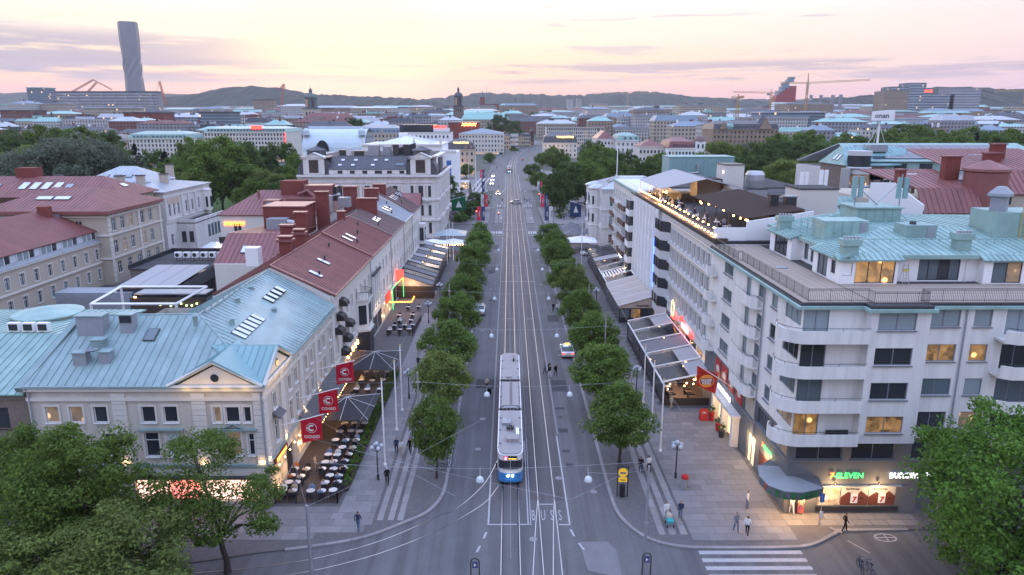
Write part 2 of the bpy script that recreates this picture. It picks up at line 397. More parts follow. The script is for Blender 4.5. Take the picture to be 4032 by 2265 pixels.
mat('roof_silver',(.40,.43,.47),.42,.5,metal=.25,var=.4,vscale=.5,vcol=(.31,.34,.385),objr=.06)
mat('roof_felt',(.034,.034,.04),.9,.3,var=.6,vscale=.35,vcol=(.085,.085,.09),fine=(8,.2))
mat('sheet_grey',(.27,.29,.32),.5,.5,var=.3,vscale=.6)
mat('brick_red',(.20,.055,.045),.85,.3,var=.4,vscale=1.5,fine=(14,.15))
mat('deck_wood',(.34,.28,.23),.8,.3,var=.4,vscale=1.4,vcol=(.27,.22,.185),objr=.12)
mat('canvas_grey',(.18,.175,.19),.8,.2,var=.25,vscale=.8)
mat('canvas_beige',(.42,.37,.33),.85,.2,var=.2,vscale=.5)
mat('canvas_white',(.70,.70,.72),.8,.2)
mat('led_white',(.9,.9,.9),.4,.2,emit=(1,.93,.85),es=4)
mat('bulb',(1,.8,.5),.4,.2,emit=(1,.50,.16),es=22)
mat('bulb_dim',(1,.8,.5),.4,.2,emit=(1,.42,.10),es=12)
mat('neon_orange',(1,.3,.05),.4,.2,emit=(1,.25,.04),es=3)
mat('neon_red',(1,.1,.05),.4,.2,emit=(1,.04,.03),es=2.2)
mat('neon_green',(.1,1,.3),.4,.2,emit=(.04,.8,.15),es=1.0)
mat('neon_blue',(.1,.3,1),.4,.2,emit=(.06,.12,1),es=3)
mat('neon_white',(1,1,1),.4,.2,emit=(.9,.9,1),es=1.5)
mat('neon_yellow',(1,.8,.3),.4,.2,emit=(1,.66,.18),es=2.2)
mat('sign_red',(.38,.02,.02),.5,.4)
mat('screen_pink',(1,.8,.7),.4,.2,emit=(1,.56,.44),es=1.15)
glassmat('glass_roof',(.80,.83,.86));glassmat('glass_clear',(.86,.88,.9))
mat('gable_wall',(.62,.56,.48),.9,.2)
mat('screen_red',(1,.4,.35),.4,.2,emit=(1,.20,.16),es=1.5,var=.9,vscale=1.8,vcol=(1,.8,.75))
mat('sign_green',(.02,.16,.05),.4,.5);mat('sign_orange',(.5,.08,.02),.4,.5)
mat('neon_orange7',(1,.3,.05),.4,.2,emit=(1,.16,.04),es=2.2);mat('neon_red_soft',(.7,.05,.04),.4,.3,emit=(1,.08,.05),es=.35)
mat('lit_green',(.2,.3,.15),.3,.4,emit=(.6,.55,.30),es=.3,var=.9,vscale=1.7,vcol=(.02,.05,.02))
mat('lit_door',(.6,.5,.35),.4,.3,emit=(1,.66,.34),es=.75)
mat('poster_pale',(.55,.53,.5),.5,.3);mat('poster_brown',(.14,.045,.03),.5,.3)
mat('lit_room',(.45,.28,.12),.3,.4,emit=(1,.50,.16),es=.36,var=.85,vscale=1.1,vcol=(.12,.08,.05))
mat('sign_yellow',(.5,.38,.08),.5,.4)
mat('panel_grey',(.52,.525,.54),.6,.4,var=.2,vscale=.5)
mat('brown_panel',(.09,.045,.035),.6,.4)
mat('solar',(.035,.045,.085),.22,.6,objr=.2);mat('sign_ink',(.02,.03,.07),.6,.3)
mat('canvas_pale',(.34,.33,.34),.8,.2);mat('bulb_green',(.8,1,.4),.4,.2,emit=(.7,1,.3),es=5)
mat('roof_white',(.68,.70,.74),.5,.4,var=.2,vscale=.3,objr=.04);mat('banner_blue',(.05,.14,.40),.6,.3)
mat('roof_blue',(.17,.23,.29),.5,.45,var=.3,vscale=.2,objr=.05)
mat('roof_pale',(.50,.58,.64),.5,.4,var=.25,vscale=.15)
mat('stone_sand',(.30,.225,.165),.9,.2,var=.4,vscale=.3)
citymat('city_white',(.46,.45,.44),(.06,.065,.08),3.0,3.4);citymat('city_cream',(.40,.35,.28),(.05,.05,.06),3.2,3.5);citymat('city_brick',(.20,.085,.07),(.04,.04,.05),3.2,3.5)
citymat('city_grey',(.27,.27,.29),(.05,.055,.07),3.4,3.4);citymat('city_sand',(.30,.23,.17),(.05,.05,.06),3.3,3.6)
citymat('city_glass',(.20,.24,.28),(.06,.08,.10),2.2,3.4,.02,.8,.6)
citymat('slab_flats',(.33,.32,.32),(.07,.075,.09),4.2,3.1,.02,.62,.55)
mat('far_copper',(.25,.43,.39),.6,.4,var=.5,vscale=.08,vcol=(.19,.32,.31));mat('far_red',(.17,.06,.055),.7,.3,var=.5,vscale=.08);mat('far_dark',(.075,.08,.095),.7,.3,var=.5,vscale=.08);mat('far_pale',(.42,.45,.50),.6,.4,var=.4,vscale=.08)
mat('far_blue',(.19,.25,.31),.6,.4,var=.4,vscale=.08)
mat('tower_skin',(.13,.135,.16),.35,.5,var=.3,vscale=.02);mat('tower_band',(.17,.17,.20),.5,.4)
mat('verdigris_dark',(.10,.14,.14),.6,.4,var=.4,vscale=.3)
mat('crane_yellow',(.42,.26,.10),.5,.4);mat('crane_red',(.40,.09,.04),.5,.4)
mat('forest',(.042,.052,.046),.95,.1,var=.7,vscale=.02,vcol=(.028,.04,.030),fine=(.08,.35));mat('rock',(.15,.13,.13),.9,.2,var=.6,vscale=.02)
mat('bark',(.055,.046,.042),.95,.2,var=.4,vscale=6)
mat('skin',(.38,.24,.17),.6,.3);mat('cloth0',(.05,.05,.06),.9,.1);mat('cloth1',(.04,.045,.07),.9,.1);mat('shoe',(.05,.05,.05),.7,.2);mat('hair',(.05,.03,.02),.7,.3)
mat('cl_white',(.6,.6,.6),.9,.1);mat('cl_black',(.014,.014,.016),.9,.1);mat('cl_navy',(.03,.04,.08),.9,.1);mat('cl_denim',(.10,.14,.22),.9,.1);mat('cl_grey',(.2,.2,.21),.9,.1);mat('cl_beige',(.42,.35,.27),.9,.1);mat('cl_orange',(.45,.14,.04),.9,.1);mat('cl_blue',(.16,.24,.38),.9,.1);mat('hair_fair',(.35,.22,.10),.7,.3);mat('cap_white',(.65,.65,.65),.8,.2)
mat('canvas_dark',(.042,.04,.046),.8,.2)
mat('table_top',(.58,.55,.52),.5,.4);mat('wicker',(.03,.03,.034),.8,.2);mat('rattan',(.36,.24,.13),.8,.2)
mat('deck_brown',(.085,.062,.05),.8,.3,var=.4,vscale=1.5)
mat('bar_sheet',(.045,.03,.026),.85,.15)
mat('tram_white',(.66,.66,.66),.3,.5,coat=.3);mat('tram_blue',(.04,.19,.44),.3,.5,coat=.3);mat('tram_roof',(.30,.28,.28),.7,.3,var=.5,vscale=1.5,vcol=(.22,.20,.20));mat('tram_roof2',(.19,.17,.175),.75,.3,var=.3,vscale=1.5);mat('head_lamp',(1,1,1),.3,.3,emit=(1,.85,.65),es=14);mat('amber_led',(1,.6,.1),.4,.2,emit=(1,.50,.04),es=2.6);mat('pink_led',(1,.1,.25),.4,.2,emit=(1,.05,.18),es=1.6);mat('screen_black',(.01,.01,.012),.2,.5);mat('rubber',(.02,.02,.022),.8,.2)
mat('beam_lamp',(1,1,1),.3,.3,emit=(.95,.95,1),es=22)
mat('car_silver',(.45,.47,.50),.3,.5,metal=.5,coat=.5);mat('car_white',(.62,.63,.65),.3,.5,coat=.5);mat('car_dark',(.04,.045,.055),.3,.5,coat=.5)
mat('globe',(.42,.45,.50),.15,.5);mat('dome_lamp',(.50,.54,.56),.35,.5)
mat('brass',(.5,.36,.12),.4,.5)
mat('flag_red',(.42,.012,.035),.75,.2);mat('flag_burger',(.42,.03,.025),.75,.2);mat('bun',(.75,.30,.06),.7,.2);mat('flag_green',(.012,.10,.045),.75,.2);mat('flag_blue',(.03,.05,.12),.75,.2);mat('banner_red',(.62,.04,.08),.7,.2);mat('banner_navy',(.05,.06,.15),.7,.2)
mat('red_lamp',(1,.1,.05),.4,.2,emit=(1,.06,.03),es=30)
mat('sign_amber',(.70,.42,.03),.5,.3,emit=(1,.6,.05),es=.15)
mat('pram_teal',(.04,.30,.32),.7,.2)
# ---------------------------------------------------------------- figures (made before the scene fills up)
def skin_figure(J,E_,reg):
 """joints name -> (pos, radius); edges (a, b, region); one continuous skin"""
 me=bpy.data.meshes.new('f');names=list(J);me.from_pydata([J[n][0]for n in names],[(names.index(a),names.index(b))for a,b,_ in E_],[]);ob=bpy.data.objects.new('f',me);COL.objects.link(ob)
 ob.modifiers.new('s','SKIN');ob.modifiers.new('u','SUBSURF').levels=1
 for i,n in enumerate(names):me.skin_vertices[0].data[i].radius=(J[n][1],J[n][1]*(.72 if n in('chest','pelvis','belly')else 1));me.skin_vertices[0].data[i].use_root=n=='pelvis'
 out=bpy.data.meshes.new_from_object(ob.evaluated_get(bpy.context.evaluated_depsgraph_get()));bpy.data.objects.remove(ob)
 out.materials.clear()
 for m_ in('skin','cloth0','cloth1','shoe','hair'):out.materials.append(M(m_))
 seg=[(Vector(J[a][0]),Vector(J[b][0]),r)for a,b,r in E_];hd=Vector(J['head'][0])
 for p in out.polygons:
  c=p.center;best=9;ri=1
  for a,b,r in seg:
   d=b-a;t=max(0,min(1,(c-a).dot(d)/max(1e-9,d.length_squared)));q=(c-(a+d*t)).length
   if q<best:best=q;ri=r
  if ri==0 and(c-hd).length<.2 and(c.z>hd.z+.04 or(c.y>hd.y+.02 and c.z>hd.z-.08)):ri=4
  p.material_index=ri;p.use_smooth=True
 out.name='person';return out
def figure(pose):
 J={};E_=[]
 sit=pose=='sit';h=.50 if sit else .93;st={'walk':.19,'stand':.05,'sit':0}[pose]
 J['pelvis']=((0,0,h),.15);J['belly']=((0,-.01,h+.2),.14);J['chest']=((0,-.02,h+.42),.16);J['neck']=((0,-.02,h+.58),.06);J['head']=((0,-.04,h+.70),.10);J['crown']=((0,-.03,h+.79),.075)
 for a,b,r in(('pelvis','belly',1),('belly','chest',1),('chest','neck',1),('neck','head',0),('head','crown',0)):E_.append((a,b,r))
 for s,n in((-1,'l'),(1,'r')):
  f=st*s
  if sit:kn,an,to=(s*.11,-.42,.50),(s*.11,-.44,.10),(s*.12,-.58,.05)
  else:kn,an,to=(s*.10,-f*.55-.04,.50),(s*.10,-f+.02,.09),(s*.11,-f-.14,.05)
  J[n+'hip']=((s*.10,0,h-.04),.095);J[n+'knee']=(kn,.065);J[n+'ank']=(an,.045);J[n+'toe']=(to,.045)
  el=(s*.235,f*.5+.03,h+.24)if not sit else(s*.26,-.08,h+.24);ha=(s*.225,f*.9-.08,h+.0)if not sit else(s*.16,-.34,h+.24)
  J[n+'sh']=((s*.19,-.02,h+.46),.065);J[n+'el']=(el,.05);J[n+'wr']=(ha,.036);J[n+'palm']=((ha[0],ha[1]-.03,ha[2]-.07 if not sit else ha[2]),.036)
  px_,py_,pz_=J[n+'palm'][0]
  for k in range(4):fn_='%sf%d'%(n,k);J[fn_]=((px_+(k-1.5)*.018,py_-.03,pz_-(.075 if k%3 else .06)),.009);E_.append((n+'palm',fn_,0))
  J[n+'th']=((px_-s*.045,py_-.035,pz_-.025),.011);E_.append((n+'palm',n+'th',0))
  for a,b,r in(('pelvis',n+'hip',2),(n+'hip',n+'knee',2),(n+'knee',n+'ank',2),(n+'ank',n+'toe',3),('chest',n+'sh',1),(n+'sh',n+'el',1),(n+'el',n+'wr',1),(n+'wr',n+'palm',0)):E_.append((a,b,r))
 return skin_figure(J,E_,None)
FIG={p:figure(p)for p in('walk','stand','sit')}



def struct(name,mb,m_,**k):return part(name,mb,m_,None,kind='structure',**k)
def strip(mb,pts,w,z):
 """flat ribbon along a polyline"""
 P=[Vector((p[0],p[1],0))for p in pts];Lf=[];Rt=[]
 for k,p in enumerate(P):
  d=(P[min(k+1,len(P)-1)]-P[max(k-1,0)]).normalized();n=Vector((-d.y,d.x,0))
  Lf.append(p+n*w/2);Rt.append(p-n*w/2)
 for k in range(len(P)-1):
  mb.face([(Rt[k].x,Rt[k].y,z),(Rt[k+1].x,Rt[k+1].y,z),(Lf[k+1].x,Lf[k+1].y,z),(Lf[k].x,Lf[k].y,z)])
 return mb
def smooth_line(pts,n=8):
 """Catmull-Rom through the points"""
 P=[Vector((p[0],p[1],0))for p in pts];out=[]
 for k in range(len(P)-1):
  a=P[max(k-1,0)];b=P[k];c=P[k+1];d=P[min(k+2,len(P)-1)]
  for j in range(n):
   t=j/n;out.append(.5*((2*b)+(-a+c)*t+(2*a-5*b+4*c-d)*t*t+(-a+3*b-3*c+d)*t**3))
 out.append(P[-1]);return[(p.x,p.y)for p in out]
def terrain(y):return 0 if y<450 else .0235*(min(y,4200)-450)

# ---------------------------------------------------------------- ground to the horizon
g=MB();ys=[-300,0,450,600,900,1400,2000,3000,4200,9000,20000]
for a,b in zip(ys,ys[1:]):g.face([(-14000,a,terrain(a)-.06),(14000,a,terrain(a)-.06),(14000,b,terrain(b)-.06),(-14000,b,terrain(b)-.06)])
struct('ground',g,'ground')
# ---------------------------------------------------------------- roadway
XL,XR=-5.85,9.0
road=MB()
road.face([(-7,46,0),(10.5,46,0),(10.5,330,0),(-7,330,0)])
struct('road',road,'asphalt')
cross=MB();cross.face([(-140,20,-.004),(140,20,-.004),(140,56,-.004),(-140,56,-.004)])
struct('cross_street',cross,'asphalt')
far_road=MB();far_road.face([(-13,330,0),(16,330,0),(17,450,0),(-13,450,0)])
far_road.face([(-13,450,0),(17,450,0),(19,560,terrain(560)),(-11,560,terrain(560))])
far_road.face([(-11,560,terrain(560)),(19,560,terrain(560)),(52,800,terrain(800)),(12,800,terrain(800))])
struct('far_road',far_road,'asphalt')
tz=MB();tz.face([(-1.8,56.5,.004),(5.08,56.5,.004),(5.08,330,.004),(-1.8,330,.004)])
struct('tram_bed',tz,'asphalt_tram')
# patches in the asphalt
pm=MB()
for(x0,x1,y0,y1)in[(-4.2,-1.95,83.2,86.4),(5.3,7.2,82.2,86),(5.3,6.3,70.4,71.4),(5.35,6.1,65.8,66.3),(5.5,6.2,62.7,63.4),(5.4,6.0,74.2,74.6),(5.3,6.4,76.6,77.2),(-4.6,-3.2,150,154),(6.4,8.2,113,117),(-4.4,-2.6,180,186),(6,8,180,181.2),(-3.8,-2.6,126.4,127.8)]:
 pm.face([(x0,y0,.007),(x1,y0,.007),(x1,y1,.007),(x0,y1,.007)])
struct('asphalt_patch',pm,'asphalt_new')
pp=MB();pp.face([(5.56,50.22,.004),(5.81,46.58,.004),(8.29,45.6,.004),(8.35,49.02,.004),(7.82,50.26,.004)])
struct('pale_patch',pp,'asphalt_pale')
nb=MB();nb.face([(2.3,68.2,.008),(5.0,68.2,.008),(5.0,109.6,.008),(2.3,109.6,.008)])
struct('tram_bed_patch',nb,'asphalt_tram')
mh=MB().lathe((0,0,0),[(.32,.0),(.32,.012),(.02,.014)],16).mesh('manhole_cover','kerb')
for x,y in((-3.6,136),(-3.4,150),(-3.0,74),(7.2,96),(6.4,140),(-4.3,108),(4.6,60.5),(7.6,58),(1.9,50.6),(-3.2,66.5),(6.8,166),(-3.5,176)):tag(inst('manhole_cover',mh,None,(x,y,.006)),kind='structure')
# ---------------------------------------------------------------- rails
RAILS=thing('tram_rails',(0,50,0),'shining steel tram rails running up the middle of the avenue','tram rails')
curve_end=[(2.53,330),(2.6,450)]
def rail(pts,name='rail'):
 a=MB();strip(a,pts,.065,.016);r_=part(name,a,'rail',RAILS)
 P=[(p[0],p[1])for p in pts]
 return r_
for x in(-.64,.81):rail([(x,40),(x,330),(x,430)])
for x in(2.53,3.98):rail([(x,57),(x,330),(x,430)])
outer=smooth_line([(-.64,72),(-.85,67),(-1.3,63.5),(-2.42,59.2),(-4.5,55.3),(-5.8,54.3-.1),(-9.74,50.8),(-13.49,48.7),(-17.2,47.45),(-24,46.3),(-40,45)])
inner=smooth_line([(.75,66),(.3,62.5),(-1.06,58.9),(-2.35,55.9),(-5.6,52.15),(-8.84,49.56),(-11.93,47.75),(-16.4,46.1),(-24,44.8),(-40,43.5)])
rail(outer);rail(inner)
for a_,b_ in(((2.53,57),(1.6,44)),((2.53,57),(2.53,44)),((3.98,57),(3.1,44)),((3.98,57),(3.9,44))):
 rail(smooth_line([a_,(a_[0]*.6+b_[0]*.4,52.4),b_],5))
gm=MB()
for x in(-.64+.085,.81-.085):strip(gm,[(x,40),(x,330)],.05,.013)
for x in(2.53+.085,3.98-.085):strip(gm,[(x,57),(x,330)],.05,.013)
part('groove',gm,'groove',RAILS)
far_rail=MB()
for x in(-.64,.81,2.53,3.98):
 pts=[(x,430,0),(x+.3,480,terrain(480)),(x+2,560,terrain(560)),(x+14,680,terrain(680)),(x+30,790,terrain(790))]
 for p,q in zip(pts,pts[1:]):far_rail.face([(p[0]-.06,p[1],p[2]+.02),(p[0]+.06,p[1],p[2]+.02),(q[0]+.06,q[1],q[2]+.02),(q[0]-.06,q[1],q[2]+.02)])
part('far_rail',far_rail,'rail',RAILS)
# ---------------------------------------------------------------- painted markings
def marking(name,rects,z=.012,polys=()):
 m=MB()
 for(x0,x1,y0,y1)in rects:m.face([(x0,y0,z),(x1,y0,z),(x1,y1,z),(x0,y1,z)])
 for p in polys:m.face([(a,b,z)for a,b in p])
 return struct(name,m,'paint')
marking('lane_marking',[(1.5,1.6,52.7,68.4),(1.73,1.80,52.7,69),(-1.83,-1.69,52.8,61.2),(4.93,5.07,52.7,69.6),(-1.83,.6,52.65,52.8),(.9,1.85,52.65,52.8),(4.1,5.07,52.6,52.76),(2.6,3.8,55.8,55.95)])
struct('tram_kerb',MB().box(-1.92,-1.74,61.5,330,-.02,.014).box(5.01,5.19,70,330,-.02,.014),'kerb')
struct('track_divider',MB().box(1.5,1.57,69,330,-.02,.011).box(1.73,1.8,69,330,-.02,.011),'kerb')
marking('dash',[],polys=[[(-1.98,51.6),(-1.8,51.6),(-2.0,50.7),(-2.16,50.7)],[(-2.42,49.7),(-2.24,49.7),(-2.45,48.85),(-2.63,48.85)],[(4.92,51.95),(5.1,51.95),(5.3,51.0),(5.14,51.0)],[(5.4,50.05),(5.56,50.05),(5.9,49.15),(5.72,49.15)]])
for k in range(4):
 y=48.98-k*.985;marking('zebra_bar',[(14.70,22.68,y-.46,y)])
for k in range(5):marking('zebra_bar',[(-5.4+k*.72,-4.95+k*.72,204.5,209.5)])
for k in range(5):marking('zebra_bar',[(5.6+k*.68,6.02+k*.68,204.5,209.5)])
for x0,x1 in((-5.6,-2.2),(5.6,8.8)):marking('stop_line',[(x0,x1,201.2,201.6)])
marking('tie_line',[(-1.7,5.0,142.6,142.8),(-.64,.81,114.6,114.75),(2.5,3.98,114.6,114.75),(-1.7,5,213,213.25),(-5.6,-2,230,230.3),(-1.7,5,226,226.2)])
# BUSS lettering on the road
for k,(ch_,x)in enumerate(zip('BUSS',(2.02,2.86,3.60,4.28))):
 me=TXT['road'+ch_].copy();me.materials.clear();me.materials.append(M('paint'))
 for v in me.vertices:v.co=(v.co.x*.62,v.co.z*2.3,.013+v.co.y)
 o=inst('road_letter',me,None,(x,53.35,0),0);tag(o,kind='structure')
marking('cycle_symbol',[],polys=[[(30.2+.9*math.cos(t)*1.0,50.7+.6*math.sin(t)),(30.2+.9*math.cos(t+.3),50.7+.6*math.sin(t+.3)),(30.2+.75*math.cos(t+.3),50.7+.46*math.sin(t+.3)),(30.2+.75*math.cos(t),50.7+.46*math.sin(t))]for t in[k*math.pi/10 for k in range(20)]]+[[(29.4,50.66),(31.0,50.66),(31.0,50.76),(29.4,50.76)],[(30.16,50.1),(30.26,50.1),(30.36,51.3),(30.26,51.3)]])
marking('edge_line',[],polys=[[(26.9,50.3),(27.0,50.3),(28.0,48.6),(27.9,48.6)]])
# ---------------------------------------------------------------- pavements
Z0=.10
cornL=smooth_line([(-60,44.6),(-30,46.6),(-19.29,48.8),(-15.5,49.6),(-11.73,50.8),(-8.65,53.05),(-6.9,54.75),(-5.95,57.65),(XL,62.3)],6)
cornR=smooth_line([(XR,62),(9.02,57.9),(9.2,54.6),(9.98,52.2),(11.13,50.56),(12.64,49.7),(14.8,49.32),(22.2,49.35),(24.3,49.9),(25.85,50.9),(27,51.45),(29,51.7),(60,51.9)],6)
pl=MB();pl.prism([(-60,58)]+cornL+[(XL,204),(-22,204),(-22,58)],-.05,Z0)
struct('pavement_west',pl,'cobble')
pr=MB();pr.prism([(27,204),(XR,204)]+cornR+[(60,56),(27,56)],-.05,Z0)
struct('pavement_east',pr,'cobble')
PAVW=[o for o in COL.objects if o.name=='pavement_west'][0];PAVE=[o for o in COL.objects if o.name=='pavement_east'][0]
# kerb stones
kme=MB().box(-.49,.49,-.15,.15,-.05,.135).mesh('kerb_stone','kerb')
def kerbs(line,parent,n0=0,inward=1):
 P=[Vector((p[0],p[1]))for p in line];acc=0
 d=0;pts=[P[0]];
 # resample at 1 m
 res=[P[0]];carry=0
 for a,b in zip(P,P[1:]):
  L_=(b-a).length;t=1.0-carry
  while t<=L_:res.append(a+(b-a)*(t/L_));t+=1.0
  carry=L_-(t-1.0)
 for a,b in zip(res,res[1:]):
  m_=(a+b)/2;inst('kerb_stone',kme,parent,(m_.x,m_.y,random.uniform(-.004,.004)),math.atan2((b-a).y,(b-a).x))
kerbs(cornL[14:]+[(XL,118)],PAVW);kerbs([(XR,118)]+cornR[:-5],PAVE)
for x,par in((XL,PAVW),(XR,PAVE)):
 part('kerb_run',MB().box(x-.15,x+.15,118.5,204,-.05,.135),'kerb',par)
# slabs: each one a stone of its own near the camera
def slabs(parent,x0,x1,y0,y1,w,l,m_='slab',bond=True,lim=300,mask=None):
 me=MB().box(-w/2+.012,w/2-.012,-l/2+.012,l/2-.012,-.03,.022).mesh('paving_slab',m_)
 far=MB();n=0;y=y0;row=0
 while y<y1-.01:
  x=x0-(w/2 if(bond and row%2)else 0)
  while x<x1-.01:
   a,b=max(x,x0),min(x+w,x1)
   cx,cy=(a+b)/2,y+l/2
   if b-a>.2 and(mask is None or mask(cx,cy)):
    if n<lim:
     inst('paving_slab',me,parent,(cx,cy,Z0+random.uniform(-.003,.003)),0,((b-a)/w,1,1));n+=1
    else:far.box(a+.012,b-.012,y+.012,y+l-.012,Z0-.02,Z0+.02+random.uniform(-.003,.003))
   x+=w
  y+=l;row+=1
 if far.f:tag(part('far_slabs',far,m_,parent),kind='stuff')
slabs(PAVW,-14.6,-11.4,52.5,118,1.07,.95,mask=lambda x,y:y>50.8-(x+11.7)*.3+1.0,lim=140)
slabs(PAVW,-30,-11.9,50.4,55.2,1.3,1.0,mask=lambda x,y:y>51.2-(x+11.7)*-.17+.3 and y>50.9+(x+11.7)*.17,lim=80)
for x in(-10.85,-9.95,-9.15):slabs(PAVW,x-.26,x+.26,53.2,100,.52,1.4,'slab_pale',False,26,mask=lambda x_,y:y>52.6+(x_+9)*.75*0+.3 and y>53.0+(-8.65-x_)*-.7)
slabs(PAVE,14.6,23.0,50.2,118,1.4,.98,lim=200,mask=lambda x,y:not(x>17.6 and y>77))
slabs(PAVE,23.0,34,52.3,54.0,1.4,.86,lim=20)
for x in(12.35,13.2,14.1):slabs(PAVE,x-.28,x+.28,51,100,.56,1.4,'slab_pale',False,26,mask=lambda x_,y:y>50.6)
# ---------------------------------------------------------------- crossing zone, squares and islands beyond
sq_=MB();sq_.prism([(-60,204),(-7.2,204),(-7.2,222),(-60,222)],-.05,.004);struct('side_street_west',sq_,'asphalt')
sq_=MB();sq_.prism([(10.6,204),(60,204),(60,222),(10.6,222)],-.05,.004);struct('side_street_east',sq_,'asphalt')
wsq=MB();wsq.prism([(-8,224),(-6.6,226),(-7.0,268),(-22,268),(-22,224)],-.05,Z0);struct('pavement_corner_west',wsq,'square')
wsq=MB();wsq.prism([(-60,284),(-9.8,284),(-9.4,300),(-15,360),(-14.5,455),(-60,455)],-.05,Z0);struct('square_west',wsq,'square')
esq=MB();esq.prism([(11.2,224),(40,224),(40,268),(10.6,268)],-.05,Z0);struct('pavement_corner_east',esq,'square')
esq=MB();esq.prism([(12,284),(70,284),(70,455),(17.5,455),(16,380)],-.05,Z0);struct('square_east',esq,'square')
for(x0,x1)in((-4.75,-2.3),(5.7,8.2)):
 m=MB();m.prism([(x0,225),(x1,225),(x1,262),(x0,262)],-.05,.12);struct('traffic_island',m,'square')
for k in range(3):
 x=-19.5+k*2.3;marking('pale_band',[],.115,[[(x,288),(x+1.0,288),(x+4.2,400),(x+3.3,400)]])
marking('zebra_far',[(-4.6+k*.9,-4.2+k*.9,270,276)for k in range(4)]);marking('zebra_far',[(5.6+k*.9,6.0+k*.9,270,276)for k in range(4)])
marking('tram_edge_line',[(-2.1,-1.9,330,430),(5.1,5.3,330,430)])
lw=MB();lw.face([(-400,205,-.02),(-62,205,-.02),(-62,450,-.02),(-400,450,-.02)]);struct('park_lawn_west',lw,'lawn')
lw=MB();lw.face([(30,205,-.02),(420,205,-.02),(420,450,-.02),(30,450,-.02)]);struct('park_lawn_east',lw,'lawn')
lw=MB();lw.face([(-110,60,-.03),(-22,60,-.03),(-22,205,-.03),(-110,205,-.03)]);struct('courtyard',lw,'asphalt')

# ================================================================ building kit
def litvary(name):
 """lit room behind the pane: dim warm walls with a few small lamps"""
 m=MAT[name];t=m.node_tree;N=t.nodes;L=t.links;b=N['Principled BSDF'];e=b.inputs['Emission Strength'].default_value
 g_=N.new('ShaderNodeNewGeometry');v=N.new('ShaderNodeTexVoronoi');v.inputs['Scale'].default_value=.62;L.new(g_.outputs['Position'],v.inputs['Vector'])
 c=N.new('ShaderNodeTexVoronoi');c.inputs['Scale'].default_value=1.5;L.new(g_.outputs['Position'],c.inputs['Vector']);sp=N.new('ShaderNodeSeparateColor');L.new(c.outputs['Color'],sp.inputs[0])
 r=N.new('ShaderNodeMapRange');L.new(v.outputs['Distance'],r.inputs[0]);r.inputs[1].default_value=.07;r.inputs[2].default_value=.2;r.inputs[3].default_value=e*6;r.inputs[4].default_value=0
 r2=N.new('ShaderNodeMapRange');L.new(sp.outputs[0],r2.inputs[0]);r2.inputs[3].default_value=.06*e;r2.inputs[4].default_value=.6*e
 mm=N.new('ShaderNodeMath');mm.operation='ADD';L.new(r.outputs[0],mm.inputs[0]);L.new(r2.outputs[0],mm.inputs[1]);L.new(mm.outputs[0],b.inputs['Emission Strength'])
for n_ in('lit_warm','lit_soft','lit_shop'):litvary(n_)

_wc={}
def win_mesh(w,h,nx,nz,fr,fw=.07,sill=True):
 k=(round(w,2),round(h,2),nx,nz,fr,sill)
 if k in _wc:return _wc[k]
 m=MB();y0,y1=0,.09
 m.box(-w/2,-w/2+fw,y0,y1,0,h);m.box(w/2-fw,w/2,y0,y1,0,h);m.box(-w/2+fw,w/2-fw,y0,y1,h-fw,h);m.box(-w/2+fw,w/2-fw,y0,y1,0,fw)
 for i in range(1,nx):
  x=-w/2+w*i/nx;m.box(x-fw*.55,x+fw*.55,y0+.004,y1-.004,fw,h-fw)
 zs=[0]+[h*(k_/nz if nz!=2 else .68)for k_ in range(1,nz)]+[h]
 for z in zs[1:-1]:m.box(-w/2+fw,w/2-fw,y0+.007,y1-.007,z-fw*.5,z+fw*.5)
 if sill:m.box(-w/2-.08,w/2+.08,-.26,.05,-.07,-.004)
 fme=m.mesh('window',fr)
 panes=[]
 for i in range(nx):
  for j in range(nz):
   xa,xb=-w/2+w*i/nx+fw*.5,-w/2+w*(i+1)/nx-fw*.5;za,zb=zs[j]+fw*.45,zs[j+1]-fw*.45
   panes.append(((xa+xb)/2,(za+zb)/2,xb-xa,zb-za))
 pms={}
 out=[]
 for(cx,cz,pw,ph)in panes:
  q=(round(pw,3),round(ph,3))
  if q not in pms:pms[q]=MB().box(-pw/2,pw/2,.035,.055,-ph/2,ph/2).mesh('pane','glass_dark')
  out.append((pms[q],cx,cz))
 _wc[k]=(fme,out);return _wc[k]
GL=['glass_dark']*5+['glass_blue']*4+['glass_blind']*2
rw=random.Random(5)
def window(B,o,ang,x,z,w,h,nx=2,nz=1,fr='frame_white',depth=.15,glass=None,sill=True,one=False,name='window'):
 fme,panes=win_mesh(w,h,nx,nz,fr,sill=sill)
 c,s=math.cos(ang),math.sin(ang)
 def at(a,d,zz_):return(o[0]+a*c-d*s,o[1]+a*s+d*c,o[2]+zz_)
 wo_=inst(name,fme,B,at(x+w/2,depth,z),ang)
 if glass is None:glass=rw.choice(GL)
 for(pm_,cx,cz)in panes:
  gl_=glass if isinstance(glass,str)else rw.choice(glass)
  child('pane',pm_,wo_,(cx,0,cz),mats=[gl_])
 return wo_
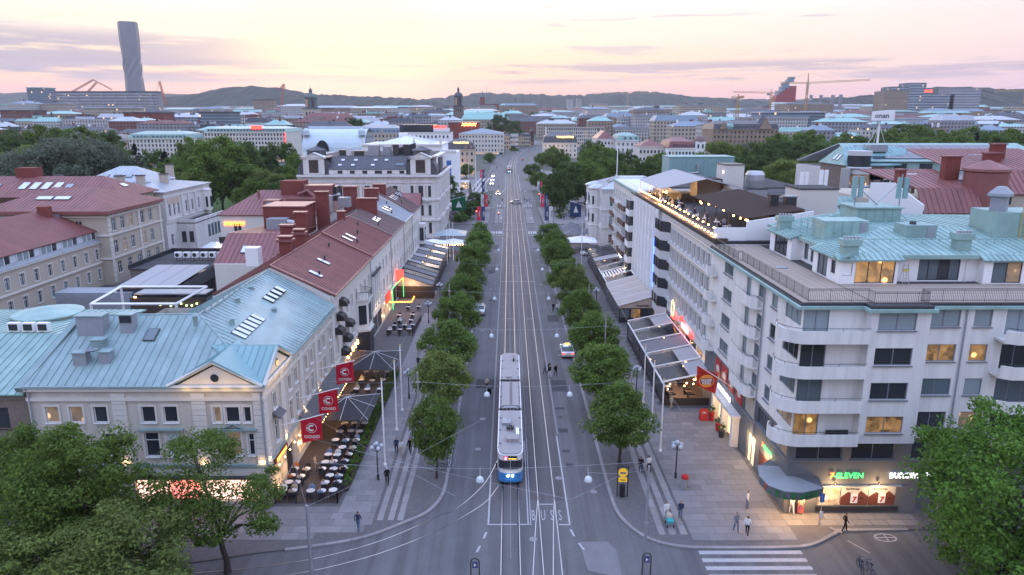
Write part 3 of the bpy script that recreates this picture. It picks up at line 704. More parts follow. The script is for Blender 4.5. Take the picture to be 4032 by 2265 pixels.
def facade(B,o,ang,W_,H_,ops,m_,depth=.18,name='wall',thick=.3,reveal=None):
 """wall sheet with real openings; ops = (x, z, w, h)"""
 xs=sorted({0,W_,*[round(a[0],3)for a in ops],*[round(a[0]+a[2],3)for a in ops]});zs=sorted({0,H_,*[round(a[1],3)for a in ops],*[round(a[1]+a[3],3)for a in ops]})
 c,s=math.cos(ang),math.sin(ang);mb=MB()
 def at(a,d,z):return(o[0]+a*c-d*s,o[1]+a*s+d*c,o[2]+z)
 def hole(x,z):return any(a[0]<x<a[0]+a[2]and a[1]<z<a[1]+a[3]for a in ops)
 for xa,xb in zip(xs,xs[1:]):
  run=None
  for za,zb in zip(zs,zs[1:]):
   if hole((xa+xb)/2,(za+zb)/2):
    if run:mb.face([at(xa,0,run[0]),at(xb,0,run[0]),at(xb,0,run[1]),at(xa,0,run[1])]);run=None
   else:run=(run[0],zb)if run else(za,zb)
  if run:mb.face([at(xa,0,run[0]),at(xb,0,run[0]),at(xb,0,run[1]),at(xa,0,run[1])])
 d=depth+.1
 for(x,z,w,h)in[a[:4]for a in ops]:
  mb.face([at(x,0,z),at(x,0,z+h),at(x,d,z+h),at(x,d,z)]);mb.face([at(x+w,0,z),at(x+w,d,z),at(x+w,d,z+h),at(x+w,0,z+h)])
  mb.face([at(x,0,z),at(x,d,z),at(x+w,d,z),at(x+w,0,z)]);mb.face([at(x,0,z+h),at(x+w,0,z+h),at(x+w,d,z+h),at(x,d,z+h)])
  mb.face([at(x,d,z),at(x,d,z+h),at(x+w,d,z+h),at(x+w,d,z)])
 return part(name,mb,m_,B)
def wall_windows(B,o,ang,W_,H_,wins,m_,depth=.16,fr='frame_white',**kw):
 """wins: dicts x z w h [nx nz glass fr]"""
 facade(B,o,ang,W_,H_,[(a['x'],a['z'],a['w'],a['h'])for a in wins],m_,depth)
 for a in wins:window(B,o,ang,a['x'],a['z'],a['w'],a['h'],a.get('nx',2),a.get('nz',1),a.get('fr',fr),depth,a.get('glass'),a.get('sill',True))
def band(B,o,ang,W_,z0,z1,out,m_,name='cornice',x0=0):
 c,s=math.cos(ang),math.sin(ang)
 def at(a,d):return(o[0]+a*c-d*s,o[1]+a*s+d*c)
 return part(name,MB().prism([at(x0,-out),at(x0+W_,-out),at(x0+W_,.05),at(x0,.05)],o[2]+z0,o[2]+z1),m_,B)
def row(n,W_,w,h,z,x0=0,x1=None,**k):
 x1=W_ if x1 is None else x1;p=(x1-x0)/n
 return[dict(x=x0+p*(i+.5)-w/2,z=z,w=w,h=h,**k)for i in range(n)]
def clip(poly,p0,nrm):
 out=[]
 for k in range(len(poly)):
  a,b=poly[k],poly[(k+1)%len(poly)];da,db=(a-p0).dot(nrm),(b-p0).dot(nrm)
  if da>=0:out.append(a)
  if(da>=0)!=(db>=0)and abs(da-db)>1e-9:out.append(a+(b-a)*(da/(da-db)))
 return out
def seam_roof(parent,poly,m_,w=.62,down=None,rib=.06,name='roof_panel',rw_=.045,limit=None):
 """standing-seam roof face: one sheet-metal panel after another, each with its raised seam"""
 P=[Vector(p)for p in poly];n=Vector((0,0,0))
 for k in range(len(P)):n+=P[k].cross(P[(k+1)%len(P)])
 n.normalize()
 if n.z<0:P.reverse();n=-n
 d=Vector(down)if down else Vector((n.x,n.y,0))
 d=(d-n*d.dot(n)).normalized();a=n.cross(d).normalized()
 lo=min(p.dot(a)for p in P);hi=max(p.dot(a)for p in P)
 k=0;t=lo
 while t<hi-1e-3:
  q=clip(clip(P,a*t,a),a*min(t+w,hi),-a)
  q2=[]
  for p in q:
   if not q2 or(p-q2[-1]).length>1e-3:q2.append(p)
  if len(q2)>2 and(q2[0]-q2[-1]).length<1e-3:q2.pop()
  if len(q2)>=3:
   mb=MB();mb.slab(q2,.03)
   e=[p for p in q2 if abs(p.dot(a)-t)<2e-3]
   if len(e)>=2 and k>0:
    e.sort(key=lambda p:p.dot(d));p,r_=e[0],e[-1]
    if(p-r_).length>.15:
     i=len(mb.v);h=rw_/2
     mb.v+=[tuple(p-a*h),tuple(p+a*h),tuple(r_+a*h),tuple(r_-a*h),tuple(p-a*h+n*rib),tuple(p+a*h+n*rib),tuple(r_+a*h+n*rib),tuple(r_-a*h+n*rib)]
     for f in((4,5,6,7),(0,1,5,4),(1,2,6,5),(2,3,7,6),(3,0,4,7)):mb.f.append(tuple(i+x for x in f));mb.m.append(0)
   part(name,mb,m_,parent)
  t+=w;k+=1
def roof_thing(B,org=None):
 """the roof part that carries its panels: a thin underlay gives it a body"""
 return None
def skylight(parent,c,n_up,right,w,h,name='skylight',glass='glass_sky',fr='frame_dark',t=.12):
 """c centre on roof surface, n_up roof normal, right in-plane horizontal"""
 n=Vector(n_up).normalized();r_=Vector(right).normalized();d=n.cross(r_);c=Vector(c);mb=MB()
 def bx(c0,a,b,z0,z1):
  P=[c0-r_*a-d*b,c0+r_*a-d*b,c0+r_*a+d*b,c0-r_*a+d*b];i=len(mb.v)
  mb.v+=[tuple(p+n*z0)for p in P]+[tuple(p+n*z1)for p in P]
  for q in((0,3,2,1),(4,5,6,7),(0,1,5,4),(1,2,6,5),(2,3,7,6),(3,0,4,7)):mb.f.append(tuple(i+k for k in q));mb.m.append(0)
 bx(c,w/2,h/2,0,t);o=part(name,mb,fr,parent)
 mb=MB();bx(c,w/2-.07,h/2-.07,t,t+.015);part('pane',mb,glass,o)
 return o
def plain_block(B,x0,x1,y0,y1,z0,z1,m_,name='wall',skip=''):
 """walls without openings for sides nobody sees"""
 m=MB()
 if 'S' not in skip:m.face([(x0,y0,z0),(x1,y0,z0),(x1,y0,z1),(x0,y0,z1)])
 if 'E' not in skip:m.face([(x1,y0,z0),(x1,y1,z0),(x1,y1,z1),(x1,y0,z1)])
 if 'N' not in skip:m.face([(x1,y1,z0),(x0,y1,z0),(x0,y1,z1),(x1,y1,z1)])
 if 'W' not in skip:m.face([(x0,y1,z0),(x0,y0,z0),(x0,y0,z1),(x0,y1,z1)])
 if 'T' not in skip:m.face([(x0,y0,z1),(x1,y0,z1),(x1,y1,z1),(x0,y1,z1)])
 return part(name,m,m_,B)
def underlay(B,polys,m_,name='roof',t=.12):
 m=MB()
 for p in polys:
  P=[Vector(q)for q in p];n=Vector((0,0,0))
  for k in range(len(P)):n+=P[k].cross(P[(k+1)%len(P)])
  if n.z<0:P.reverse()
  m.slab([q-Vector((0,0,.035))for q in P],t)
 return part(name,m,m_,B)
def point_light(name,loc,col,e,r=.15,spot=None,rot=None):
 l=bpy.data.lights.new(name,'SPOT' if spot else 'POINT');l.energy=e;l.color=col;l.shadow_soft_size=r
 if spot:l.spot_size=R(spot);l.spot_blend=.7
 o=bpy.data.objects.new(name,l);COL.objects.link(o);o.location=loc
 if rot:o.rotation_euler=rot
 return o
WARM=(1,.62,.28)

# ================================================================ west side: corner house with green roof
def corner_house():
 X1,Y0,Y1,XL_=-20.6,55.3,80.0,-40.0;ZE=11.3
 B=thing('corner_house',(X1,Y0,0),'cream corner house with green metal roof and lit gable above the street café','building')
 # ---- front facade (faces the cross street)
 o=(XL_,Y0,0);W_=X1-XL_
 wins=[]
 for x in(1.35,3.35,5.35):wins.append(dict(x=x,z=8.0,w=1.1,h=1.45,nx=1,glass=['lit_soft','lit_soft','glass_dark'][int((x-1.3)/2)]))
 for x in(2.0,5.9):wins.append(dict(x=x,z=5.0,w=1.2,h=2.0,nx=1,nz=2,glass='glass_dark'))
 for x in(9.3,11.15):wins.append(dict(x=x,z=8.0,w=1.15,h=1.45,nx=1,glass='glass_dark'));wins.append(dict(x=x,z=4.9,w=1.2,h=2.2,nx=1,nz=2,glass='glass_dark' if x<10 else 'glass_sky'))
 wins+=[dict(x=15.3,z=8.0,w=.62,h=1.4,nx=1,glass='lit_soft'),dict(x=16.3,z=8.0,w=1.15,h=1.4,nx=1,glass='glass_dark'),dict(x=17.8,z=8.0,w=.62,h=1.4,nx=1,glass='glass_dark')]
 wins+=[dict(x=15.3,z=5.0,w=.5,h=2.0,nx=1,nz=2,glass='glass_dark'),dict(x=16.25,z=5.0,w=1.15,h=2.1,nx=1,nz=2,glass='lit_soft'),dict(x=18.0,z=5.0,w=.5,h=2.0,nx=1,nz=2,glass='glass_dark')]
 facade(B,o,0,W_,ZE,[(a['x'],a['z'],a['w'],a['h'])for a in wins]+[(8.0,.7,10.6,2.3)],'render_cream',.16)
 for a in wins:
  window(B,o,0,a['x'],a['z'],a['w'],a['h'],a['nx'],a.get('nz',1),'frame_white',.10,a['glass'])
  # raised surround
  x,z,w,h=a['x'],a['z'],a['w'],a['h'];m=MB();f=.16
  for(xa,xb,za,zb)in((x-f,x,z-.05,z+h+f),(x+w,x+w+f,z-.05,z+h+f),(x,x+w,z+h,z+h+f)):m.box(XL_+xa,XL_+xb,Y0-.06,Y0-.003,za,zb)
  part('window_surround',m,'render_pale',B)
 for(xa,xb)in((8.95,12.7),(14.9,18.9)):
  part('window_hood',MB().box(XL_+xa,XL_+xb,Y0-.35,Y0-.003,7.35,7.5),'roof_green',B)
 part('window_hood',MB().prism([(XL_+15.9,Y0-.3),(XL_+17.9,Y0-.3),(XL_+17.9,Y0-.004),(XL_+15.9,Y0-.004)],7.5,[7.52,7.52,7.52,7.52]).slab([(XL_+15.9,Y0-.32,7.5),(XL_+16.9,Y0-.32,8.0),(XL_+16.9,Y0-.01,8.0),(XL_+15.9,Y0-.01,7.5)],.08).slab([(XL_+16.9,Y0-.32,8.0),(XL_+17.9,Y0-.32,7.5),(XL_+17.9,Y0-.01,7.5),(XL_+16.9,Y0-.01,8.0)],.08),'roof_green',B)
 # pilasters, with the small lamps that wash them
 for xa in(7.0,13.6,19.0):
  m=MB()
  for k in range(13):m.box(XL_+xa-(0 if xa<19 else .3),min(XL_+xa+1.15,X1+.04),Y0-.14,Y0-.002,4.2+k*.5,4.2+k*.5+.46)
  part('pilaster',m,'render_pale',B)
 band(B,o,0,W_+.3,10.0,10.25,.2,'render_pale');band(B,o,0,W_+.45,10.9,ZE-.02,.35,'render_pale');band(B,o,0,W_+.2,4.0,4.22,.22,'roof_green','ledge')
 band(B,o,0,W_+.1,3.15,3.98,.10,'render_pale','fascia')
 # shop window with the lit picture screens
 for(xa,xb)in((8.1,10.9),(11.0,13.4),(13.5,16.4),(16.5,18.5)):
  part('shop_screen',MB().box(XL_+xa,XL_+xb,Y0+.1,Y0+.16,.85,2.9),'screen_pink' if xa!=11.0 else 'screen_red',B)
 part('shop_canopy',MB().box(XL_+7.9,X1+.05,Y0-.5,Y0,2.98,3.14),'frame_dark',B)
 # ---- street facade
 o2=(X1,Y0,0);L_=Y1-Y0
 wins=[dict(x=x,z=8.0,w=.85,h=1.5,nx=1,glass=g_)for x,g_ in((2.6,'glass_blue'),(6.9,'glass_dark'),(8.9,'glass_dark'),(12.4,'glass_dark'),(14.4,'glass_blue'),(17.6,'glass_dark'),(19.4,'glass_dark'),(22.3,'glass_blue'))]
 wins+=[dict(x=x,z=4.9,w=.9,h=2.1,nx=1,nz=2,glass=g_)for x,g_ in((2.6,'glass_dark'),(6.9,'glass_dark'),(8.9,'glass_dark'),(12.4,'glass_dark'),(14.4,'glass_dark'),(17.6,'lit_soft'),(19.4,'glass_dark'),(22.3,'glass_dark'))]
 facade(B,o2,R(90),L_,ZE,[(a['x'],a['z'],a['w'],a['h'])for a in wins]+[(.9,.4,6.4,2.6),(8.2,.2,15.5,2.7)],'render_cream',.16)
 for a in wins:
  window(B,o2,R(90),a['x'],a['z'],a['w'],a['h'],1,a.get('nz',1),'frame_white',.10,a['glass'])
  y,z,w,h=Y0+a['x'],a['z'],a['w'],a['h'];m=MB();f=.16
  for(ya,yb,za,zb)in((y-f,y,z-.05,z+h+f),(y+w,y+w+f,z-.05,z+h+f),(y,y+w,z+h,z+h+f)):m.box(X1+.003,X1+.06,ya,yb,za,zb)
  part('window_surround',m,'render_pale',B)
 for ya in(.0,4.6,10.5,16.0,23.6):
  m=MB()
  for k in range(13):m.box(X1+.002,X1+.14,Y0+ya,Y0+ya+.95,4.2+k*.5,4.2+k*.5+.46)
  part('pilaster',m,'render_pale',B)
 band(B,o2,R(90),L_,10.0,10.25,.2,'render_pale',x0=.0);band(B,o2,R(90),L_,10.9,ZE-.02,.35,'render_pale');band(B,o2,R(90),L_,4.0,4.22,.2,'roof_green','ledge')
 part('window_hood',MB().slab([(X1,Y0+2.2,7.9),(X1+.75,Y0+2.2,7.4),(X1+.75,Y0+3.9,7.4),(X1,Y0+3.9,7.9)],.1),'roof_dark',B)
 for(ya,yb,g_)in((1.0,2.5,'lit_shop'),(2.6,4.0,'lit_shop'),(4.1,5.5,'lit_shop'),(5.6,7.2,'glass_dark'),(8.4,12,'lit_shop'),(12.2,16,'glass_dark'),(16.2,20,'lit_shop'),(20.2,23.5,'glass_dark')):
  part('shop_window',MB().box(X1-.2,X1-.15,Y0+ya,Y0+yb,.5,2.8),g_,B)
 plain_block(B,XL_,X1,Y0,Y1,0,ZE,'render_cream',skip='SET')
 # awning along the cafe front and its lit edge
 aw=thing('cafe_awning',(X1,Y0+9,3.9),'striped grey sloping awning above the corner café doors','awning')
 m=MB()
 n=34
 for k in range(n):
  ya,yb=Y0+9.2+k*.42,Y0+9.2+(k+1)*.42
  part('awning_strip',MB().slab([(X1+.1,ya+.02,4.55),(X1+2.0,ya+.02,3.35),(X1+2.0,yb-.02,3.35),(X1+.1,yb-.02,4.55)],.04),'roof_dark',aw)
 # ---- roof
 ov=.35;e=ZE+.02;xr=-28.3;zr=15.4;yf=62.6  # ridge of the street wing, front ridge
 A=(X1+ov,Y0-ov,e);Bk=(X1+ov,Y1,e+.3);rid0=(xr,yf,zr);rid1=(xr+.6,Y1,zr+.4)
 C=(XL_-.2,Y0-ov,e);fl=(-38.4,yf,zr-.1);cw=(-36.4,70,11.4);cw1=(-36.4,Y1,11.4)
 faces=[[A,Bk,rid1,rid0],[C,A,rid0,fl],[rid0,rid1,cw1,cw],[fl,rid0,cw,(-40.2,69.5,11.4)]]
 rf=underlay(B,faces,'roof_green')
 seam_roof(rf,faces[0],'roof_green',.66,down=(1,0,0));seam_roof(rf,faces[1],'roof_green',.72,down=(0,-1,0));seam_roof(rf,faces[2],'roof_green',.66,down=(-1,0,0));seam_roof(rf,faces[3],'roof_green',.72,down=(0,1,0))
 rg=MB()
 for p,q in((rid0,rid1),(rid0,A),(fl,rid0)):rg.tube([p,q],.09,6)
 part('ridge_cap',rg,'roof_green',rf)
 part('gutter',MB().box(X1+ov-.04,X1+ov+.14,Y0-ov,Y1,e-.12,e+.05).box(XL_,X1+ov,Y0-ov-.14,Y0-ov+.04,e-.125,e+.055),'roof_green',B)
 # gables over the corner: one to each street
 for kind in('front','side'):
  def q(u,v,z):return(X1+.32-u,Y0-.36+v,z)if kind=='front' else(X1+.36-v,Y0-.32+u,z)
  # u along the facade from the corner, v into the house
  wdt=7.8;ap=13.55;b0=ZE-.02
  part('gable',MB().face([q(.5,.1,b0),q(wdt-.5,.1,b0),q(wdt/2,.1,ap-.45)]).face([q(wdt-.5,.11,b0),q(.5,.11,b0),q(wdt/2,.11,ap-.45)]),'gable_wall',B)
  g_=part('gable_roof',MB().slab([q(-.1,-.15,b0),q(wdt/2,-.15,ap),q(wdt/2,5.6,ap),q(-.1,1.0,b0)],.12).slab([q(wdt+.1,-.15,b0),q(wdt/2,-.15,ap),q(wdt/2,5.6,ap),q(wdt+.1,1.0,b0)],.12),'roof_teal',B)
  seam_roof(g_,[q(-.1,-.2,b0+.04),q(wdt/2,-.2,ap+.04),q(wdt/2,5.6,ap+.04),q(-.1,.2,b0+.04)],'roof_teal',.6)
  seam_roof(g_,[q(wdt+.1,-.2,b0+.04),q(wdt/2,-.2,ap+.04),q(wdt/2,5.6,ap+.04),q(wdt+.1,.2,b0+.04)],'roof_teal',.6)
  tr=MB();tr.tube([q(0,-.05,b0+.12),q(wdt/2,-.05,ap-.12)],.16,4);tr.tube([q(wdt,-.05,b0+.12),q(wdt/2,-.05,ap-.12)],.16,4);tr.tube([q(0,-.05,b0+.05),q(wdt,-.05,b0+.05)],.14,4)
  part('gable_moulding',tr,'render_pale',B)
  cx=q(wdt/2,.02,b0+.78);dk=MB()
  pts=[]
  for k in range(16):
   t=2*math.pi*k/16;pts.append(q(wdt/2+.34*math.cos(t),.04,b0+.78+.34*math.sin(t)))
  dk.face(pts if kind=='side' else pts[::-1]);part('round_window',dk,'glass_dark',B)
  for u in(1.4,3.0,4.6,6.2):
   point_light('gable_lamp',q(u,-.62,b0-.1),(1,.60,.22),12,.3)
 # lamps that wash the pilasters
 for xa in(7.55,14.15,19.1):
  for z in(4.45,):point_light('pilaster_lamp',(XL_+xa,Y0-.36,z),(1,.62,.26),9,.05)
 for ya in(.45,5.0,10.9,16.4):point_light('pilaster_lamp',(X1+.36,Y0+ya,4.45),(1,.62,.26),9,.05)
 # roof clutter
 def plane_z(x):return zr-(x-xr)*(zr-e)/((X1+ov)-xr)
 nS=Vector(((zr-e),0,(X1+ov)-xr)).normalized()
 pz2=lambda x,y:plane_z(x)+.74*(y-yf)/(Y1-yf)+.04
 for k in range(4):
  y=75.9-k*1.25;x=-25.2;skylight(rf,(x,y,pz2(x,y)),nS,(0,1,0),.85,1.25)
 for k in range(6):
  y=66.9-k*.98;x=-24.6;skylight(rf,(x,y,pz2(x,y)),nS,(0,1,0),.8,1.45)
 nF=Vector((0,-(zr-e),yf-Y0+ov)).normalized()
 def fz(y):return e+(y-(Y0-ov))*(zr-e)/(yf-(Y0-ov))
 skylight(rf,(-31.6,60.2,fz(60.2)),nF,(1,0,0),1.0,1.5,glass='glass_blue')
 for(x,y,w,d,h,m_)in((-37.0,60.8,2.3,1.2,1.9,'sheet_grey'),(-33.9,60.9,1.15,.9,1.9,'sheet_grey'),(-35.6,59.0,1.0,.8,.9,'roof_green'),(-36.3,57.4,1.1,.8,1.2,'sheet_grey'),(-34.3,57.6,.9,.8,1.1,'sheet_grey')):
  c_=part('vent_box',MB().box(x-w/2,x+w/2,y-d/2,y+d/2,fz(y-d/2)-.1,fz(y)+h*.72),m_,rf);part('vent_cap',MB().box(x-w/2-.1,x+w/2+.1,y-d/2-.1,y+d/2+.1,fz(y)+h*.72,fz(y)+h*.72+.1),'roof_green',c_)
 part('vent_opening',MB().box(-34.4,-33.4,60.38,60.44,15.2,15.9),'glass_dark',rf)
 for(x,y)in((-27.8,60.6),(-25.7,63.4),(-27.0,68.5),(-27.2,73),(-24.0,70.2)):
  z=plane_z(max(x,xr));part('roof_vent',MB().lathe((x,y,z-.3),[(.22,0),(.22,.9),(.34,.95),(.02,1.2)],10),'roof_green',rf)
 part('ladder_hooks',MB().box(-28.0,-27.9,63,79,zr+.1,zr+.16),'roof_green',rf)
 for k in range(12):part('ridge_post',MB().box(xr+.1+k*.04,xr+.2+k*.04,63.5+k*1.35,63.6+k*1.35,zr,zr+.38),'sheet_grey',rf)
 dish=MB();dish.lathe((-35.3,57.3,fz(57.3)+1.0),[(.02,0),(.35,.06),(.55,.2)],14);part('satellite_dish',dish,'frame_grey',rf)
 part('parapet',MB().slab([(-40.6,Y0-.5,e-.05),(-40.0,Y0-.5,e-.05),(-38.6,yf,zr+.2),(-39.2,yf,zr+.2)],.5),'roof_green',B)
 part('downpipe',MB().tube([(-39.7,Y0-.18,0),(-39.7,Y0-.18,e-.5),(-39.8,Y0-.5,e-.1)],.07,6).tube([(X1+.05,Y0-.22,0),(X1+.05,Y0-.22,10.8)],.07,6),'sheet_grey',B)
 return B
corner_house()
# neighbour on the cross street, brown stone
def brown_house():
 B=thing('stone_house',(-41,55.4,0),'brown stone house with green copper roof at the picture edge beside the corner house','building')
 X0,X1,Y0=-66,-40.05,55.45;o=(X0,Y0,0);W_=X1-X0
 wins=[dict(x=W_-3.2-k*3.3,z=z,w=1.4,h=1.9,nx=1,nz=2,fr='frame_brown',glass='glass_dark')for k in range(5)for z in(3.2,7.4)]
 wall_windows(B,o,0,W_,10.6,wins,'stone_brown',fr='frame_brown')
 for z in(2.6,6.6,10.1):band(B,o,0,W_,z,z+.22,.18,'stone_brown')
 for k in range(4):
  x=X0+W_-5.0-k*3.3;part('panel',MB().box(x,x+1.2,Y0-.05,Y0-.003,7.6,9.2),'stone_brown',B);part('panel',MB().box(x,x+1.2,Y0-.05,Y0-.003,3.4,5.6),'stone_brown',B)
 plain_block(B,X0,X1,Y0,78,0,10.6,'stone_brown',skip='ST')
 F=[[(X0,Y0-.4,10.6),(X1-.1,Y0-.4,10.6),(X1-.1,63,13.4),(X0,63,13.4)],[(X0,63,13.4),(X1-.1,63,13.4),(X1-.1,76,12.2),(X0,76,12.2)]]
 rf=underlay(B,F,'roof_copper')
 for f,d in zip(F,((0,-1,0),(0,1,0))):seam_roof(rf,f,'roof_copper',.7,down=d)
 # rounded stair tower roof and three outdoor units
 part('tower',MB().lathe((-48,71.5,8),[(3.0,0),(3.0,5.0)],24),'render_cream',B);part('tower_roof',MB().lathe((-48,71.5,13),[(3.3,0),(3.3,.15),(.1,.7)],24),'roof_copper',B)
 for k in range(3):
  u=part('cooling_unit',MB().box(-46.6+k*1.35,-45.5+k*1.35,63.4,63.9,13.5,14.3),'white_paint',rf);part('fan_grille',MB().box(-46.45+k*1.35,-45.65+k*1.35,63.36,63.4,13.6,14.2),'frame_dark',u)
brown_house()
# ================================================================ terrace of red-roofed houses along the street
def red_terrace():
 X1=-20.7
 segs=[  # y0 y1 eave ridge roof wall storeys label
  (80.2,103.5,12.7,16.2,'roof_red','render_pale','pale rendered house with red roof, black window hoods and corner bay beside the green roof'),
  (103.5,122,12.8,16.4,'roof_red','render_white','red-roofed white house with floodlit pilasters above the glass verandas'),
  (122,137.5,12.9,16.3,'roof_redgrey','render_white','narrow house with faded red roof and a large red chimney stack'),
  (137.5,150,13.1,16.4,'roof_silver','render_pale','narrow house with dull silver-grey roof amid the red roofs'),
  (150,166,13.3,17.4,'roof_redgrey','render_white','last house of the red terrace, ribbed roof and end gable')]
 out=[]
 for i,(y0,y1,ze,zr,rm,wm,lab)in enumerate(segs):
  B=thing('terrace_house',(X1,y0,0),lab,'building','red-roofed terrace along the avenue');out.append(B)
  L_=y1-y0;n=max(3,int(L_/2.7));o=(X1,y0,0);wins=[]
  for z,h in((5.0,2.0),(8.6,1.75)):
   wins+=row(n,L_,.85,h,z,nx=1,nz=2 if z<8 else 1)
  if i==0:wins=[a for a in wins if not(12.5<a['x']<17.5 and a['z']<8)]
  for a in wins:a['glass']=rw.choice(['glass_dark','glass_dark','glass_blue','glass_blue'])
  wall_windows(B,o,R(90),L_,ze,wins+[],wm,.12)
  for a in wins:
   y=y0+a['x'];z,w,h=a['z'],a['w'],a['h'];m=MB();f=.14
   for(ya,yb,za,zb)in((y-f,y,z-.05,z+h+f),(y+w,y+w+f,z-.05,z+h+f),(y,y+w,z+h,z+h+f)):m.box(X1+.003,X1+.05,ya,yb,za,zb)
   part('window_surround',m,'render_pale',B)
  band(B,o,R(90),L_-.02,ze-.55,ze-.05,.22,'render_pale');band(B,o,R(90),L_-.02,4.1,4.3,.14,'render_pale','ledge')
  nb_=max(2,int(L_/3.4))
  for k in range(nb_):
   ya=y0+.6+k*(L_-.8)/nb_;part('shop_window',MB().box(X1+.01,X1+.05,ya,ya+(L_-.8)/nb_-.5,.5,3.1),rw.choice(['lit_shop','lit_shop','glass_dark','lit_soft']),B)
  part('downpipe',MB().tube([(X1+.12,y1-.15,.2),(X1+.12,y1-.15,ze-.1)],.06,6),'sheet_grey',B)
  xr=-27.6;xb=-34.5
  plain_block(B,xb,X1,y0,y1,0,ze,wm,skip='ET')
  F=[[(X1+.4,y0,ze),(X1+.4,y1,ze),(xr,y1,zr),(xr,y0,zr)],[(xr,y0,zr),(xr,y1,zr),(xb,y1,ze+.2),(xb,y0,ze+.2)]]
  rf=underlay(B,F,rm)
  seam_roof(rf,F[0],rm,.58,down=(1,0,0));seam_roof(rf,F[1],rm,.9,down=(-1,0,0))
  part('verge',MB().slab([(X1+.42,y0-.02,ze+.14),(X1+.42,y0+.3,ze+.14),(xr,y0+.3,zr+.14),(xr,y0-.02,zr+.14)],.25).slab([(xr,y0-.02,zr+.14),(xr,y0+.3,zr+.14),(xb,y0+.3,ze+.3),(xb,y0-.02,ze+.3)],.25),rm,rf)
  part('gable_wall',MB().face([(X1,y0+.02,ze-.1),(xr,y0+.02,zr),(xb,y0+.02,ze-.1)]).face([(X1,y1-.02,ze-.1),(xb,y1-.02,ze-.1),(xr,y1-.02,zr)]),wm,B)
  part('ridge_cap',MB().tube([(xr,y0,zr+.04),(xr,y1,zr+.04)],.1,6),rm,rf)
  part('gutter',MB().box(X1+.36,X1+.52,y0,y1,ze-.1,ze+.05),rm,B)
  sl_=(zr-ze)/(X1+.4-xr)
  def pz(x):return zr-(x-xr)*sl_
  nS=Vector((zr-ze,0,X1+.4-xr)).normalized()
  sky_={0:[(-23.6,84.6),(-24.2,90.8)],1:[(-24.6,106.6),(-24.6,109.0)],2:[(-24.3,127.6),(-24.3,129.0),(-24.3,130.4)],3:[(-24.6,141),(-24.6,143.5)],4:[(-25,152.5),(-25,154.4),(-25,156.3),(-25,160),(-25,161.6),(-25,163.2)]}[i]
  for(x,y)in sky_:skylight(rf,(x,y,pz(x)),nS,(0,1,0),.95 if i!=4 else .8,1.8 if i!=2 else 1.3,glass='glass_sky')
  chim={0:[(-28.8,90.5,1.5,1.7),(-28.9,97,1.3,1.6)],1:[(-28.0,118,1.2,1.2)],2:[(-26.6,133,3.6,1.8)],3:[(-28.4,147,2.8,2.2)],4:[(-27.6,152,2.6,1.6)]}[i]
  for(x,y,w,h)in chim:
   c_=part('chimney',MB().box(x-w/2,x+w/2,y-.5,y+.5,pz(x)-1.2,zr+h),'brick_red',rf);part('chimney_cap',MB().box(x-w/2-.15,x+w/2+.15,y-.65,y+.65,zr+h,zr+h+.18),'roof_red',c_)
   if i==0:part('chimney_hood',MB().prism([(x-w/2-.3,y-.8),(x+w/2+.3,y-.8),(x+w/2+.3,y+.8),(x-w/2-.3,y+.8)],zr+h-.55,zr+h-.25),'roof_red',c_)
  for k in range(3):
   x,y=-23.2-k*1.1,y0+L_*(.2+.3*k);part('roof_vent',MB().lathe((x,y,pz(x)-.1),[(.12,0),(.12,.55),(.2,.6),(.02,.75)],8),'frame_dark',rf)
 # --- extras of the first house: black canopies over its windows, bay window with balcony
 B=out[0]
 for(y,z)in((83.6,10.6),(82.0,9.2),(80.9,7.8),(86.2,7.2),(84.7,5.7),(83.2,4.4)):
  pr=[(X1,z+.75),(X1+.45,z+.7),(X1+.85,z+.45),(X1+1.0,z+.0),(X1+.95,z-.12)]
  m=MB()
  for p,q in zip(pr,pr[1:]):m.face([(p[0],y,p[1]),(q[0],y,q[1]),(q[0],y+1.5,q[1]),(p[0],y+1.5,p[1])])
  for yy in(y,y+1.5):m.face([(X1,yy,z-.1)]+[(p[0],yy,p[1])for p in pr])
  part('window_hood',m,'iron',B)
 bay=part('bay_window',MB().prism([(X1,93.0),(X1+1.4,93.8),(X1+1.4,96.2),(X1,97.0)],4.6,8.6),'render_white',B)
 for z,z1 in((8.6,8.85),(4.3,4.6)):part('bay_ledge',MB().prism([(X1,92.8),(X1+1.65,93.6),(X1+1.65,96.4),(X1,97.2)],z,z1),'render_pale',bay)
 part('pane',MB().box(X1+1.4,X1+1.43,94.1,95.9,5.3,8.0),'glass_dark',bay);part('pane',MB().prism([(X1+.25,93.12),(X1+1.2,93.66),(X1+1.2,93.62),(X1+.25,93.08)],5.3,8.0),'glass_dark',bay)
 rl=MB()
 ring=[(X1+.1,92.9),(X1+1.55,93.7),(X1+1.55,96.3),(X1+.1,97.1)]
 for p,q in zip(ring,ring[1:]):
  rl.tube([(p[0],p[1],9.85),(q[0],q[1],9.85)],.03,4)
  for k in range(9):t=k/8;x,y=p[0]+(q[0]-p[0])*t,p[1]+(q[1]-p[1])*t;rl.tube([(x,y,8.85),(x,y,9.85)],.018,4)
 part('balcony_railing',rl,'iron',bay)
 part('corner_shopfront',MB().prism([(X1,92.6),(X1+1.5,93.6),(X1+1.5,96.4),(X1,97.4)],.3,4.3),'frame_dark',B)
 for k in range(5):
  y=86.2+k*1.5;l_=part('wall_lamp',MB().box(X1+.05,X1+.2,y,y+.14,2.9,3.5),'bulb_dim',B)
 # floodlit pilasters on the second house
 for k in range(4):
  y=104.4+k*1.7;part('pilaster',MB().box(X1+.01,X1+.3,y,y+.55,4.4,9.6),'render_white',out[1]);point_light('pilaster_flood',(X1+.75,y+.28,4.5),(1,.68,.34),14,.06)
 part('pilaster_cap',MB().box(X1+.01,X1+.4,104.2,110.4,9.6,9.9),'roof_dark',out[1])
